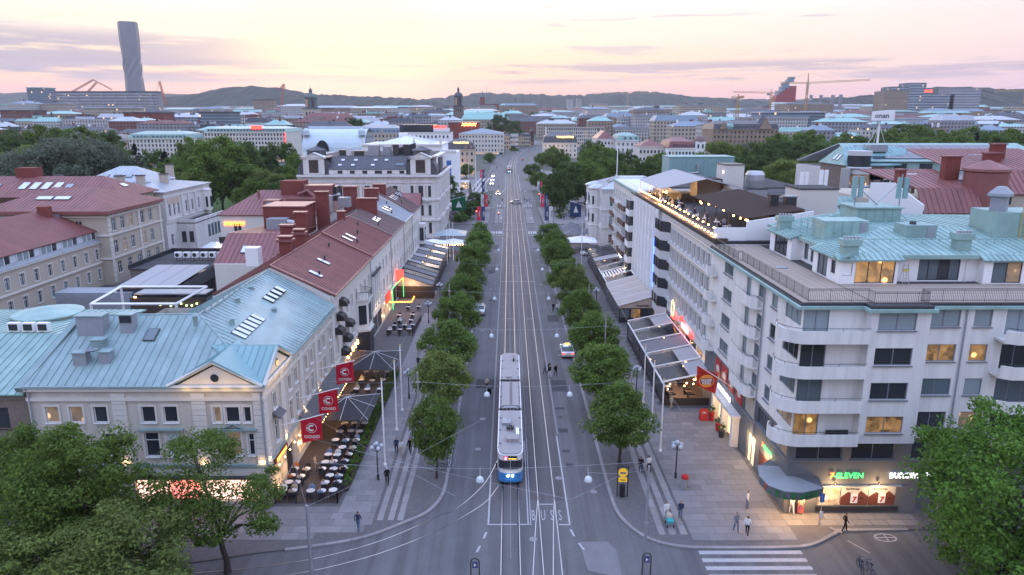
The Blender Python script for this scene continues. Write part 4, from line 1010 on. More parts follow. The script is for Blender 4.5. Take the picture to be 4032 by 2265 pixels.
 part('sign',MB().box(X1+.1,X1+1.0,111.9,112.15,6.3,8.1),'neon_red',out[2])if False else None
 sg=part('lit_sign',MB().box(X1+.15,X1+1.5,126.0,126.25,3.9,6.0),'neon_red',out[2])
 # last house: gable dormer and glazed bay on the near corner of the end
 B=out[4]
 part('gable_dormer',MB().slab([(X1+.5,160.5,13.4),(X1+.5,163.2,16.0),(-25,163.2,16.0),(-25,160.5,14.5)],.1).slab([(X1+.5,166,13.4),(X1+.5,163.2,16.0),(-25,163.2,16.0),(-25,166,14.5)],.1).face([(X1+.3,160.6,13.3),(X1+.3,165.9,13.3),(X1+.3,163.2,15.9)]),'roof_red',B)
 bay=part('bay_window',MB().box(X1,X1+1.3,161.2,164.4,4.6,9.2),'render_white',B);part('pane',MB().box(X1+1.3,X1+1.33,161.6,164.0,5.4,8.4),'glass_dark',bay);part('pane',MB().box(X1+.2,X1+1.1,161.17,161.2,5.4,8.4),'glass_dark',bay)
red_terrace()

# ================================================================ east side: white corner block with shops and penthouse
BPIC=MB().lathe((0,0,0),[(.1,0),(.5,.1),(.52,.35),(.5,.6),(.2,.8)],12).mesh('burger_picture','poster_pale')
def white_block():
 X0,Y0,ZC=23.3,54.3,18.35;YB=53.3
 B=thing('white_apartment_block',(X0,Y0,0),'white rendered corner apartment block with curved balconies and penthouse terrace, convenience shop below','building')
 rows_=(16.56,13.66,10.75,7.85)
 g=lambda*a:dict(x=a[0],z=a[1],w=a[2],h=a[3],nx=a[4],glass=a[5])
 # front, corner part
 o=(X0,Y0,0);wins=[]
 for i,z in enumerate(rows_):
  wins.append(dict(x=.12,z=z-.65,w=2.05,h=2.1,nx=2,glass=['glass_blind','glass_dark','glass_blue','lit_warm'][i],sill=False))
 facade(B,(X0,Y0,6.95),0,5.0,ZC-6.95,[(a['x'],a['z']-6.95,a['w'],a['h'])for a in wins],'render_white')
 for a in wins:window(B,o,0,a['x'],a['z'],a['w'],a['h'],2,1,'frame_grey',.08,a['glass'],False)
 # projecting bay block
 gl4=['glass_blind','glass_dark','glass_dark','lit_warm']
 wins=[dict(x=.6,z=z-6.95,w=3.0,h=1.46,nx=2,glass=gl4[i])for i,z in enumerate(rows_)]
 wall_windows(B,(28.3,YB,6.95),0,4.7,ZC-6.95,wins,'render_white',.1,'frame_grey')
 for f_ in([(28.3,Y0,6.95),(28.3,YB,6.95),(28.3,YB,ZC),(28.3,Y0,ZC)],[(33.0,YB,6.95),(33.0,Y0,6.95),(33.0,Y0,ZC),(33.0,YB,ZC)],[(28.3,YB,6.95),(33,YB,6.95),(33,Y0,6.95),(28.3,Y0,6.95)]):part('wall',MB().face(f_),'render_white',B)
 # right part
 wins=[]
 gr=[['glass_blind','glass_blind'],['lit_warm','lit_warm'],['glass_blue','glass_blind'],['glass_dark','lit_soft']]
 for i,z in enumerate(rows_):
  wins+=[dict(x=.35,z=z-6.95,w=2.6,h=1.45,nx=2,glass=gr[i][0]),dict(x=4.05,z=z-6.95,w=1.45,h=1.45,nx=1,glass=gr[i][1])]
  wins+=[dict(x=6.6,z=z-7.6,w=3.4,h=2.1,nx=3,glass=['glass_blind','glass_dark','glass_blue','glass_dark'][i],sill=False),dict(x=14,z=z-6.95,w=2.4,h=1.45,nx=2)]
 wall_windows(B,(33.0,Y0,6.95),0,27,ZC-6.95,wins,'render_white',.1,'frame_grey')
 # side facade to the avenue
 L_=26.0;oS=(X0,Y0+L_,0)  # local x runs towards the camera
 def sx(y):return(Y0+L_)-y
 wins=[]
 for i,z in enumerate(rows_):
  g1=['glass_blind','glass_dark','glass_blue','glass_blue'][i]
  wins+=[dict(x=sx(57.75),z=z,w=3.3,h=1.5,nx=3,glass=['glass_blind','glass_dark','glass_blue','lit_soft'][i],sill=False),dict(x=sx(60.9),z=z,w=1.35,h=1.4,nx=1,glass=g1),dict(x=sx(64.4),z=z,w=1.35,h=1.35,nx=1,glass='glass_blue'),
                 dict(x=sx(67.7),z=z-.65,w=1.2,h=2.1,nx=1,glass='glass_blind',sill=False),dict(x=sx(75.1),z=z,w=3.0,h=1.4,nx=2,glass='glass_blue')]
 facade(B,(X0,Y0+L_,6.95),R(-90),L_,ZC-6.95,[(a['x'],a['z']-6.95,a['w'],a['h'])for a in wins],'render_white')
 for a in wins:window(B,oS,R(-90),a['x'],a['z'],a['w'],a['h'],a['nx'],1,'frame_grey',.09,a['glass'],a.get('sill',True))
 # grey shop storeys
 wins=[dict(x=.55,z=5.0,w=3.9,h=1.65,nx=2,glass='glass_dark'),dict(x=5.2,z=5.0,w=3.6,h=1.65,nx=2,glass='glass_dark'),dict(x=10.2,z=5.0,w=2.8,h=1.6,nx=2,glass='glass_dark'),dict(x=14.0,z=5.0,w=2.0,h=1.6,nx=2)]
 facade(B,o,0,37,6.95,[(a['x'],a['z'],a['w'],a['h'])for a in wins]+[(2.8,.75,6.6,1.75),(11.2,.2,6,2.6)],'plinth_grey')
 for a in wins:window(B,o,0,a['x'],a['z'],a['w'],a['h'],2,1,'frame_grey',.1,a.get('glass'))
 wins=[dict(x=sx(62.2),z=4.9,w=3.2,h=1.7,nx=2,glass='glass_dark'),dict(x=sx(58.4),z=4.9,w=3.6,h=1.7,nx=2,glass='lit_soft'),dict(x=sx(65.9),z=4.6,w=2.9,h=2.0,nx=1,glass='stone_beige')]
 facade(B,oS,R(-90),L_,6.95,[(a['x'],a['z'],a['w'],a['h'])for a in wins]+[(sx(64.2),.15,2.2,3.0),(sx(75.5),.1,8.8,2.7),(sx(60.9),.75,4.2,2.0)],'plinth_grey')
 for a in wins:window(B,oS,R(-90),a['x'],a['z'],a['w'],a['h'],a['nx'],1,'frame_grey',.1,a['glass'])
 plain_block(B,X0,60,Y0,Y0+L_,0,ZC,'render_white',skip='SWT')
 # cornice (green copper), terrace slab with deck boards
 outl=[(X0-.5,Y0+L_),(X0-.5,Y0-.4),(27.9,Y0-.4),(27.9,YB-.4),(33.3,YB-.4),(33.3,Y0-.4),(60,Y0-.4),(60,Y0+L_)]
 part('cornice',MB().prism(outl,ZC-.25,ZC),'roof_copper',B)
 inn=[(X0-.25,Y0+L_),(X0-.25,Y0-.15),(28.15,Y0-.15),(28.15,YB-.15),(33.05,YB-.15),(33.05,Y0-.15),(60,Y0-.15),(60,Y0+L_)]
 part('roof_edge',MB().prism(inn,ZC,ZC+.14),'frame_dark',B)
 tr=part('terrace',MB().prism([(x+.12 if x<24 else x,y)for x,y in inn],ZC+.14,ZC+.24),'joint',B)
 ZT=ZC+.24;m0=MB().box(-.065,.065,0,1,0,.03).mesh('deck_board','deck_wood')
 for k in range(38):inst('deck_board',m0,tr,(X0+.02+k*.145,Y0+.05,ZT),0,(1,L_-.2,1))
 for k in range(44):inst('deck_board',m0,tr,(60,Y0+.05+k*.145,ZT),R(90),(1,60-28.9,1))
 # railing
 rl=[(X0+.05,Y0+L_-1),(X0+.05,71),(X0+.45,71),(X0+.45,Y0+.25),(28.5,Y0+.25),(28.5,YB+.2),(32.75,YB+.2),(32.75,Y0+.25),(60,Y0+.25)]
 for i,(p,q)in enumerate(zip(rl,rl[1:])):
  P,Q=Vector((*p,ZT)),Vector((*q,ZT));d=(Q-P);n=max(1,int(d.length/.14));up=Vector((0,0,1))
  m=MB()
  for zz_ in(1.05,.95,.12):m.tube([P+up*zz_,Q+up*zz_],.022,4)
  for k in range(n+1):
   a=P+d*(k/n);m.tube([a+up*(.0 if k%12==0 else .12),a+up*(1.05 if k%12==0 else .95)],.022 if k%12==0 else .011,4,cap=False)
  tag(part('terrace_railing',m,'iron',B),kind='stuff')if False else part('terrace_railing',m,'iron',B)
 # corner balconies with curved ends
 def balcony(z,pts,railpts=None):
  m=MB();n=len(pts);inner=[]
  b=part('balcony',MB().prism(pts,z,z+.18),'render_white',B)
  t=.14;m=MB()
  for p,q in zip(pts[1:-1],pts[2:-1]):m.prism([p,q,(q[0]+(c_[0]-q[0])*.035,q[1]+(c_[1]-q[1])*.035),(p[0]+(c_[0]-p[0])*.035,p[1]+(c_[1]-p[1])*.035)],z+.18,z+1.05)
  part('parapet',m,'render_white',b)
  r_=MB();r_.tube([(p[0],p[1],z+1.28)for p in pts[1:-1]],.022,4)
  for p in pts[1:-1:3]:r_.tube([(p[0],p[1],z+1.05),(p[0],p[1],z+1.28)],.018,4)
  part('handrail',r_,'iron',b);return b
 c_=(25.5,55.0)
 arc=[(23.6-2.05*math.sin(t),54.75-1.85*math.cos(t))for t in[R(a)for a in range(125,-1,-12)]]
 corner=[(23.35,57.0)]+arc+[(24.6,52.9),(26,52.9),(27.2,52.9),(28.22,52.9),(28.22,54.25)]
 for i,z in enumerate(rows_):
  bb=balcony(z-1.0,corner)
  if i==3:
   part('sofa',MB().box(26.0,27.8,53.3,54.0,z-.8,z-.35).box(26.0,27.8,53.8,54.0,z-.35,z),'frame_dark',bb)
 for i,z in enumerate(rows_):
  c_=(24.2,66.0)
  ring=[(X0-.02,69.3),(X0-.7,68.9),(X0-.95,68.2),(X0-1.0,66.5),(X0-1.0,64.6),(X0-.8,63.7),(X0-.4,63.25),(X0-.02,63.15)]
  balcony(z-1.0,ring)
  c_=(24.4,78.5)
  ring=[(X0-.02,80.0),(X0-.75,79.7),(X0-1.0,79.0),(X0-.95,78),(X0-.5,77.4),(X0-.02,77.2)]
  balcony(z-1.0,ring)
  c_=(45,56)
  ring=[(38.9,Y0-.02),(38.9,53.1),(39.6,52.6),(42,52.6),(46,52.6),(46,Y0-.02)]
  balcony(z-1.0,ring)
 for y in(62.5,):part('downpipe',MB().tube([(X0-.12,y,.2),(X0-.12,y,ZC-.2)],.07,6),'sheet_grey',B)
 part('downpipe',MB().tube([(36.35,Y0-.12,.2),(36.35,Y0-.12,ZC-.2)],.07,6),'sheet_grey',B)
 # ---- shops: corner canopy, signs, lit windows
 cp=[(X0-.2,57.5),(21.6,56.2),(21.1,54.4),(21.3,52.8),(22.2,51.9),(23.6,51.7),(25.6,52.4),(26.0,54.25),(X0+.2,54.6)]
 can=part('canopy',MB().prism(cp,2.75,3.45),'plinth_grey',B)
 part('canopy_trim',MB().prism([(23.6+(x-23.6)*1.03,54.3+(y-54.3)*1.03)for x,y in cp[1:-2]]+[(24,54.2),(23.4,56)],3.45,3.52),'sheet_grey',can)
 part('corner_column',MB().lathe((23.6,54.45,.1),[(.3,0),(.3,2.7)],14),'plinth_grey',B)
 # individual letters round the canopy
 chars='7-ELEVEN';path=[(21.12,54.0),(21.3,52.75),(22.2,51.86),(23.6,51.64),(25.4,52.28)]
 seglen=[math.dist(a,b)for a,b in zip(path,path[1:])];tot=sum(seglen)
 for i,ch in enumerate(chars):
  t=tot*(.06+.88*(i+.5)/len(chars));k=0
  while t>seglen[k]:t-=seglen[k];k+=1
  a,b=path[k],path[k+1];f=t/seglen[k];x,y=a[0]+(b[0]-a[0])*f,a[1]+(b[1]-a[1])*f
  ang=math.atan2(b[1]-a[1],b[0]-a[0])
  lettering('c'+str(i),can,(x,y-.03,2.80),ang,'sign_orange' if i==0 else 'sign_green',name='letter')
 lettering('seven',B,(28.45,Y0-.14,3.40),0,'neon_green',.95,'lit_sign');lettering('seven7',B,(27.0,Y0-.16,3.40),0,'neon_orange7',.76,'lit_sign')
 lettering('burger',B,(34.0,Y0-.14,3.40),0,'neon_white',1.0,'lit_sign')
 lettering('seven',B,(X0-.22,58.3,3.65),R(-90),'neon_green',.8,'lit_sign');lettering('seven7',B,(X0-.22,59.6,3.65),R(-90),'neon_orange7',.64,'lit_sign');lettering('burger',B,(X0-.35,71.2,4.0),R(-90),'neon_white',1.05,'lit_sign')
 part('sign_shelf',MB().box(26,33,Y0-.25,Y0-.002,2.62,2.74),'sheet_grey',B)
 # shop front right of the corner
 part('shop_window',MB().box(26.15,28.05,Y0+.12,Y0+.16,.75,2.5),'lit_shop',B)
 for k,x in enumerate((28.1,30.45)):
  ad=part('poster',MB().box(x,x+2.3,Y0+.08,Y0+.12,.75,2.5),'poster_pale',B)
  part('poster_wave',MB().face([(x,Y0+.075,.75),(x+2.3,Y0+.075,.75),(x+2.3,Y0+.075,1.6),(x+1.7,Y0+.075,2.1),(x+1.3,Y0+.075,1.7),(x+.6,Y0+.075,2.0),(x,Y0+.075,1.5)]),'poster_brown',ad)
  part('poster_cup',MB().prism([(x+.85,Y0+.06),(x+1.45,Y0+.06),(x+1.45,Y0+.07),(x+.85,Y0+.07)],.95,1.85),'white_paint',ad)
  lettering('seven7',ad,(x+1.15,Y0+.05,1.08),0,'sign_red',.75);lettering('kopp',ad,(x+.95,Y0+.06,2.22),0,'frame_dark',1.0);lettering('p28',ad,(x+1.85,Y0+.05,1.35),0,'frame_dark',1.0)
 part('shop_sill',MB().box(26,33,Y0-.12,Y0+.1,.3,.72),'frame_dark',B)
 part('entrance',MB().box(24.4,25.9,Y0+.5,Y0+.55,.1,2.7),'lit_shop',B)
 part('door',MB().box(24.5,25.0,Y0-.1,Y0-.05,.12,2.3),'neon_red_soft',B)
 for x in(27.3,31.0):l=part('spotlight',MB().lathe((x,Y0-.35,2.9),[(.06,0),(.1,.18)],8),'frame_dark',B);point_light('shop_spot',(x,Y0-.9,2.66),(1,.64,.30),130,.15)
 point_light('shop_glow',(24.9,53.5,2.3),(1,.60,.28),330,.3);point_light('canopy_glow',(22.6,53.0,2.5),(1,.58,.25),300,.3)
 for k in range(2):part('poster',MB().box(X0+.06,X0+.1,57.1+k*1.9,58.9+k*1.9,.75,2.7),'poster_brown',B)
 point_light('side_shop_glow',(X0-.6,59,2.9),(1,.64,.3),120,.2)
 # lit stair door, burger restaurant portal
 part('doorway',MB().box(X0+.2,X0+.25,62.0,64.2,.15,3.1),'lit_door',B);point_light('door_glow',(X0-.5,63.1,2.6),(1,.66,.32),150,.25)
 for y in(66.9,70.4,73.8):part('portal_pier',MB().box(X0-.75,X0-.02,y-.28,y+.28,.1,3.3),'stone_white',B)
 part('portal_roof',MB().box(X0-.9,X0-.02,66.4,74.4,3.3,3.6),'stone_white',B);part('portal_glass',MB().box(X0+.1,X0+.14,66.8,75.4,.1,2.8),'lit_door',B)
 for y in(68.6,72.1):point_light('portal_lamp',(X0-.4,y,3.0),(1,.68,.35),50,.12)
 for k,y in enumerate((66.3,68.8,71.3,73.8)):
  p_=part('menu_board',MB().box(X0-.1,X0-.04,y,y+1.9,4.9 if k else 4.7,6.8),'sign_red',B)
  inst('burger_picture',BPIC,p_,(X0-.1,y+.95,5.3),0,(.12,1,1))

 return B,ZT
BLOCK,ZT=white_block()
# ---------------------------------------------------------------- penthouse on the terrace
def penthouse():
 P=thing('penthouse',(28.9,60.6,ZT),'white penthouse with green copper roof and lit glass doors on the roof terrace','building')
 ZE=20.95
 # front main wall at 61.7, two projecting bays
 o=(34.0,61.7,ZT);h=ZE-ZT
 facade(P,o,0,20,h,[(2.4,.1,3.7,1.95),(13.8,.1,4,1.95)],'render_bright',.1)
 for(x,g_)in((36.4,['glass_dark','glass_blue']),(47.8,['glass_dark'])):window(P,(0,61.7,ZT),0,x,.1,3.7 if x<40 else 4,1.95,4 if x<40 else 3,1,'frame_dark',.08,g_,False,name='glass_door')
 facade(P,(28.9,60.6,ZT),0,5.1,h,[(1.35,.08,3.5,2.0),(.25,.75,.85,1.2)],'render_bright',.15)
 window(P,(28.9,60.6,ZT),0,1.35,.08,3.5,2.0,3,1,'frame_dark',.1,['lit_room','lit_room','lit_warm'],False,name='glass_door')
 part('niche',MB().box(29.2,29.95,60.72,60.76,ZT+.8,ZT+1.9),'render_bright',P)
 facade(P,(41.6,60.7,ZT),0,4.2,h-.1,[(.75,.08,2.6,1.85)],'render_bright',.1)
 window(P,(41.6,60.7,ZT),0,.75,.08,2.6,1.85,2,1,'frame_dark',.08,['lit_soft','glass_blue'],False,name='glass_door')
 for f_ in([(34.0,60.6,ZT),(34.0,61.7,ZT),(34.0,61.7,ZE),(34.0,60.6,ZE)],[(41.6,61.7,ZT),(41.6,60.7,ZT),(41.6,60.7,ZE),(41.6,61.7,ZE)],[(45.8,60.7,ZT),(45.8,61.7,ZT),(45.8,61.7,ZE),(45.8,60.7,ZE)]):part('wall',MB().face(f_),'render_bright',P)
 # side wall with two bays towards the avenue
 def side(x,ya,yb,ops,wins_):
  facade(P,(x,yb,ZT),R(-90),yb-ya,h,ops,'render_bright',.12)
  for(a,z,w,hh),n in zip(ops,wins_):window(P,(x,yb,ZT),R(-90),a,z,w,hh,n,1,'frame_dark',.08,['glass_dark','glass_blue'],False,name='glass_door')
 side(28.9,60.6,66.2,[(.95,.08,2.1,2.0),(3.8,.7,.9,1.2)],[2,1]);side(30.0,66.2,71.6,[(.6,.3,1.0,1.6),(2.2,.3,.7,1.6),(3.6,.3,.8,1.6)],[1,1,1]);side(28.9,71.6,77.6,[(1.3,.08,3.6,2.0)],[3])
 for f_ in([(30,66.2,ZT),(28.9,66.2,ZT),(28.9,66.2,ZE),(30,66.2,ZE)],[(28.9,71.6,ZT),(30,71.6,ZT),(30,71.6,ZE),(28.9,71.6,ZE)]):part('wall',MB().face(f_),'render_bright',P)
 plain_block(P,30.05,54,61.75,80.2,ZT,ZE-.02,'render_bright',skip='SW')
 # roof faces
 zr=22.35
 F=[[(29.6,61.2,ZE+.1),(56,61.2,ZE+.1),(56,69.5,zr),(36.5,69.5,zr)],[(29.6,61.2,ZE+.1),(36.5,69.5,zr),(36.5,80.2,zr),(29.6,80.2,ZE+.1)],[(36.5,69.5,zr),(56,69.5,zr),(56,80.2,zr-.3),(36.5,80.2,zr-.01)]]
 rf=underlay(P,F,'roof_copper')
 seam_roof(rf,F[0],'roof_copper',.66,down=(0,-1,0));seam_roof(rf,F[1],'roof_copper',.66,down=(-1,0,0));seam_roof(rf,F[2],'roof_copper',.8,down=(0,1,0))
 part('roof_fascia',MB().box(29.4,56,61.0,61.2,ZE-.2,ZE+.16).box(29.4,29.6,61.2,80.2,ZE-.2,ZE+.16),'roof_copper',P)
 for(f,d)in(([(28.5,60.2,ZE-.12),(34.3,60.2,ZE-.12),(34.3,61.25,ZE+.32),(28.5,61.25,ZE+.32)],(0,-1,0)),([(41.3,60.3,ZE-.2),(46.1,60.3,ZE-.2),(46.1,61.25,ZE+.25),(41.3,61.25,ZE+.25)],(0,-1,0)),
                   ([(28.5,60.3,ZE-.1),(28.5,66.4,ZE-.1),(29.75,66.4,ZE+.38),(29.75,60.3,ZE+.38)],(-1,0,0)),([(28.5,71.4,ZE-.1),(28.5,77.8,ZE-.1),(29.75,77.8,ZE+.38),(29.75,71.4,ZE+.38)],(-1,0,0))):
  br=underlay(P,[f],'roof_copper','bay_roof');seam_roof(br,f,'roof_copper',.5,down=d)
 def box(name,x0,x1,y0,y1,z0,z1,m_='roof_copper',par=None):
  return part(name,MB().box(x0,x1,y0,y1,z0,z1),m_,par or P)
 def pot_chimney(x,y,z):
  c_=box('chimney',x-.62,x+.62,y-.5,y+.5,z-.3,z+1.3)
  part('chimney_head',MB().prism([(x-.8,y-.6),(x+.8,y-.6),(x+.8,y+.6),(x-.8,y+.6)],z+.85,z+1.4),'roof_copper',c_)
  for k in range(5):part('chimney_pot',MB().lathe((x-.6+k*.3,y-.2,z+1.4),[(.12,0),(.12,.24),(.09,.26)],8),'steel',c_)
 pot_chimney(29.9,61.4,21.1);pot_chimney(29.6,75.8,21.2);pot_chimney(40.6,62.8,21.4)
 a=box('plant_box',30.6,34.9,68.2,71.2,21.2,23.1);box('hatch',34.0,34.7,68.14,68.2,21.8,22.9,'sheet_grey',a)
 for k in range(1,5):box('panel_seam',30.6+k*.86,30.64+k*.86,68.16,68.2,21.2,23.1,'roof_teal',a)
 a=box('plant_box',36.0,40.5,73.0,77.0,21.6,23.7);part('cap',MB().box(35.8,40.7,72.8,77.2,23.7,23.85),'roof_copper',a)
 for k in range(1,5):box('panel_seam',36+k*.9,36.04+k*.9,72.96,73.0,21.6,23.7,'roof_teal',a)
 a=box('plant_box',37.3,40.2,66,68.2,21.4,23.0);box('hatch',39.3,40.0,65.94,66,21.7,22.8,'sheet_grey',a)
 part('vent',MB().lathe((38.3,66.8,23.0),[(.3,0),(.3,.1),(.25,.3)],10),'frame_dark',a)
 a=box('plant_box',45.7,52,66,70,21.4,24.2);part('vent_hood',MB().lathe((46.5,67.2,24.2),[(.9,0),(.9,1.3),(1.3,1.45),(1.25,1.7),(.5,2.3),(.1,2.35)],4),'sheet_grey',a)
 ld=MB()
 for x in(47.9,48.4):ld.box(x,x+.05,65.86,65.92,21.5,24.8)
 for k in range(8):ld.box(47.95,48.4,65.87,65.91,21.8+k*.36,21.84+k*.36)
 part('ladder',ld,'sign_yellow',a)
 for(p,q)in(((32.0,64.3,22.0),(41,64.3,22.0)),((41.8,64.3,22.0),(46,64.3,22.0)),((31.6,67,22),(31.6,76,22))):
  m=MB();m.tube([p,q],.045,5);n=7
  for k in range(n):t=k/(n-1);x,y=p[0]+(q[0]-p[0])*t,p[1]+(q[1]-p[1])*t;m.tube([(x,y,p[2]-.6),(x,y,p[2])],.03,4)
  part('snow_rail',m,'roof_copper',P)
 gr=MB()
 for z in(22.6,23.1):gr.tube([(30.2,73,z),(30.2,68.0,z),(30.6,68.0,z)],.025,4)
 for y in(73,71.3,69.6,68):gr.tube([(30.2,y,21.2),(30.2,y,23.1)],.025,4)
 part('guard_rail',gr,'roof_copper',P)
 for(x,y)in((33.4,74),(34.8,76)):part('roof_vent',MB().lathe((x,y,21.9),[(.25,0),(.25,.6),(.38,.65),(.05,.9)],10),'roof_copper',P)
 part('downpipe',MB().tube([(40.6,61.55,ZT),(40.6,61.55,ZE)],.05,6),'render_bright',P)
 # things left on the terrace
 l=thing('step_ladder',(34.55,60.4,ZT+.04),'aluminium step ladder standing by the penthouse wall','ladder')
 for s in(-.24,.24):part('rail',MB().tube([(34.55+s*1.2,60.15,ZT+.04),(34.55+s*.8,60.4,ZT+1.9)],.03,4),'steel',l);part('leg',MB().tube([(34.55+s*1.2,60.75,ZT+.04),(34.55+s*.8,60.42,ZT+1.9)],.025,4),'steel',l)
 for k in range(6):part('rung',MB().box(34.55-.27+k*.012,34.55+.27-k*.012,60.16+k*.04,60.24+k*.04,ZT+.3+k*.28,ZT+.33+k*.28),'steel',l)
 part('tray',MB().box(34.3,34.8,60.3,60.5,ZT+1.2,ZT+1.4),'sign_yellow',l)
 tag(part('board',MB().box(25.9,27.0,67.2,67.9,ZT+.04,ZT+.10),'sheet_grey',org=(26.4,67.5,ZT)),'pale square board lying on the wooden terrace deck','board')
 # aerial masts behind the roof
 def aerial(x,y,z0,z1,lab,hgt):
  t=thing('phone_mast',(x,y,z0),lab,'mast','phone aerials on the roofs')
  part('pole',MB().tube([(x,y,z0),(x,y,z1+.3)],.06,6),'galv',t)
  for dx in(-.35,.35):part('antenna',MB().box(x+dx-.22,x+dx+.22,y-.4,y-.15,z1-hgt,z1),'roof_teal' if x>36 else 'white_paint',t)
  part('brace',MB().tube([(x,y,z0+1.2),(x+1.6,y+.4,z0)],.05,5),'steel',t)
 aerial(36.3,74.5,22,26.9,'green twin phone aerial on a white roof frame, left one',2.2);aerial(41.0,74.5,22,26.8,'green twin phone aerial by the red house, on the same roof',2.2)
 fr=thing('roof_frame',(40.4,77,22.4),'crossed white steel struts between the green aerials','steel frame')
 part('strut',MB().tube([(36.4,75,26.0),(40.6,75.2,22.6)],.08,5),'steel',fr);part('strut',MB().tube([(37.2,75,22.6),(41.0,75.2,26.0)],.08,5),'steel',fr)
litvary('lit_room')
penthouse()
# ================================================================ hotel with the roof bar
def hotel():
 X0,Ya,Yb=24.1,80.4,112.0;ZR=18.7
 B=thing('grid_facade_hotel',(X0,Ya,0),'white hotel with a grid facade of narrow windows and ledges, lantern-lit roof bar on top','building')
 L_=Yb-Ya-7;oS=(X0,Yb-7,0)
 zs=(14.95,12.1,9.3,6.4);wins=[]
 n=11;p=L_/n
 for z in zs:
  for k in range(n):
   wins.append(dict(x=p*k+.35,z=z+.15,w=1.1,h=1.8,nx=1,glass=rw.choice(['glass_dark','glass_dark','glass_blue']),sill=False))
 facade(B,oS,R(-90),L_,ZR,[(a['x'],a['z'],a['w'],a['h'])for a in wins],'render_white')
 for a in wins:window(B,oS,R(-90),a['x'],a['z'],a['w'],a['h'],1,1,'frame_dark',.2,a['glass'],False)
 fin=MB().box(-.16,.16,-.12,.0,0,1.95).mesh('fin','panel_grey')
 for z in zs:
  for k in range(n):
   y=Yb-7-p*k-1.75;inst('fin',fin,B,(X0-.005,y,z),R(-90));inst('fin',fin,B,(X0-.005,y-.52,z),R(-90),(.55,1.2,1))
  part('ledge',MB().tube([(X0-.32,Ya,z-.28),(X0-.32,Yb-7,z-.28)],.1,8),'steel',B);part('ledge_slab',MB().box(X0-.3,X0-.003,Ya,Yb-7,z-.22,z-.05),'panel_grey',B)
 part('ledge',MB().tube([(X0-.32,Ya,17.85),(X0-.32,Yb-7,17.85)],.1,8),'steel',B)
 for k in range(8):
  y=Ya+.8+k*3.05;part('ground_window',MB().box(X0-.05,X0-.01,y,y+2.4,.4,4.4),rw.choice(['lit_shop','glass_dark','lit_soft']),B)
 # bay of glazed oriels at the far end
 by=105.0
 for i,z in enumerate((4.5,7.4,10.3,13.2,16.1)):
  bay=part('bay_window',MB().prism([(X0,by),(X0-1.2,by+1.4),(X0-1.2,by+5.2),(X0,by+6.8)],z-1.3,z),'panel_grey',B)
  for(a,b_)in(((X0,by),(X0-1.2,by+1.4)),((X0-1.2,by+1.4),(X0-1.2,by+5.2))):
   part('pane',MB().prism([a,b_,(b_[0]+.06,b_[1]+.04),(a[0]+.06,a[1]+.04)],z,z+1.6),'glass_dark',bay)
  for(x,y)in((X0-.02,by),(X0-1.22,by+1.4),(X0-1.22,by+3.3),(X0-1.22,by+5.2)):part('mullion',MB().box(x-.07,x+.07,y-.07,y+.07,z,z+1.6),'frame_brown',bay)
 plain_block(B,X0,58,Ya,Yb,0,ZR,'render_white',skip='WT');part('wall',MB().face([(X0,Yb,0),(X0,Yb-7,0),(X0,Yb-7,ZR),(X0,Yb,ZR)]),'render_white',B)
 part('roof_slab',MB().box(X0-.5,58,Ya,Yb+26,ZR,ZR+.3),'roof_felt',B)
 part('planter_edge',MB().box(X0-.55,X0+1.0,Ya,Yb+20,ZR+.3,ZR+.6),'dark_wood',B)
 return ZR+.3
ZH=hotel()
def fin_block():
 X0,Ya,Yb=23.7,112.1,133.0;ZR=19.0
 B=thing('slot_window_block',(X0,Ya,0),'white block with tall slot windows in vertical strips beside the hotel oriels','building')
 n=7;L_=Yb-Ya;p=L_/n;wins=[]
 for z in(16.0,13.1,10.2,7.3,4.4):
  for k in range(n):wins.append(dict(x=p*k+.8,z=z,w=.9,h=2.0,nx=1,glass=rw.choice(['glass_dark','glass_blue','glass_blind']),sill=False))
 wall_windows(B,(X0,Yb,0),R(-90),L_,ZR,wins,'render_bright',.2,'frame_grey')
 for k in range(n+1):part('pier',MB().box(X0-.3,X0-.003,Yb-p*k-.3,Yb-p*k+.3,4,ZR-.4),'render_bright',B)
 plain_block(B,X0,40,Ya,Yb,0,ZR-.02,'render_bright',skip='W')
 part('blue_sign',MB().box(X0-.5,X0-.2,Ya+.4,Ya+.7,6.0,14),'neon_blue',B)
fin_block()
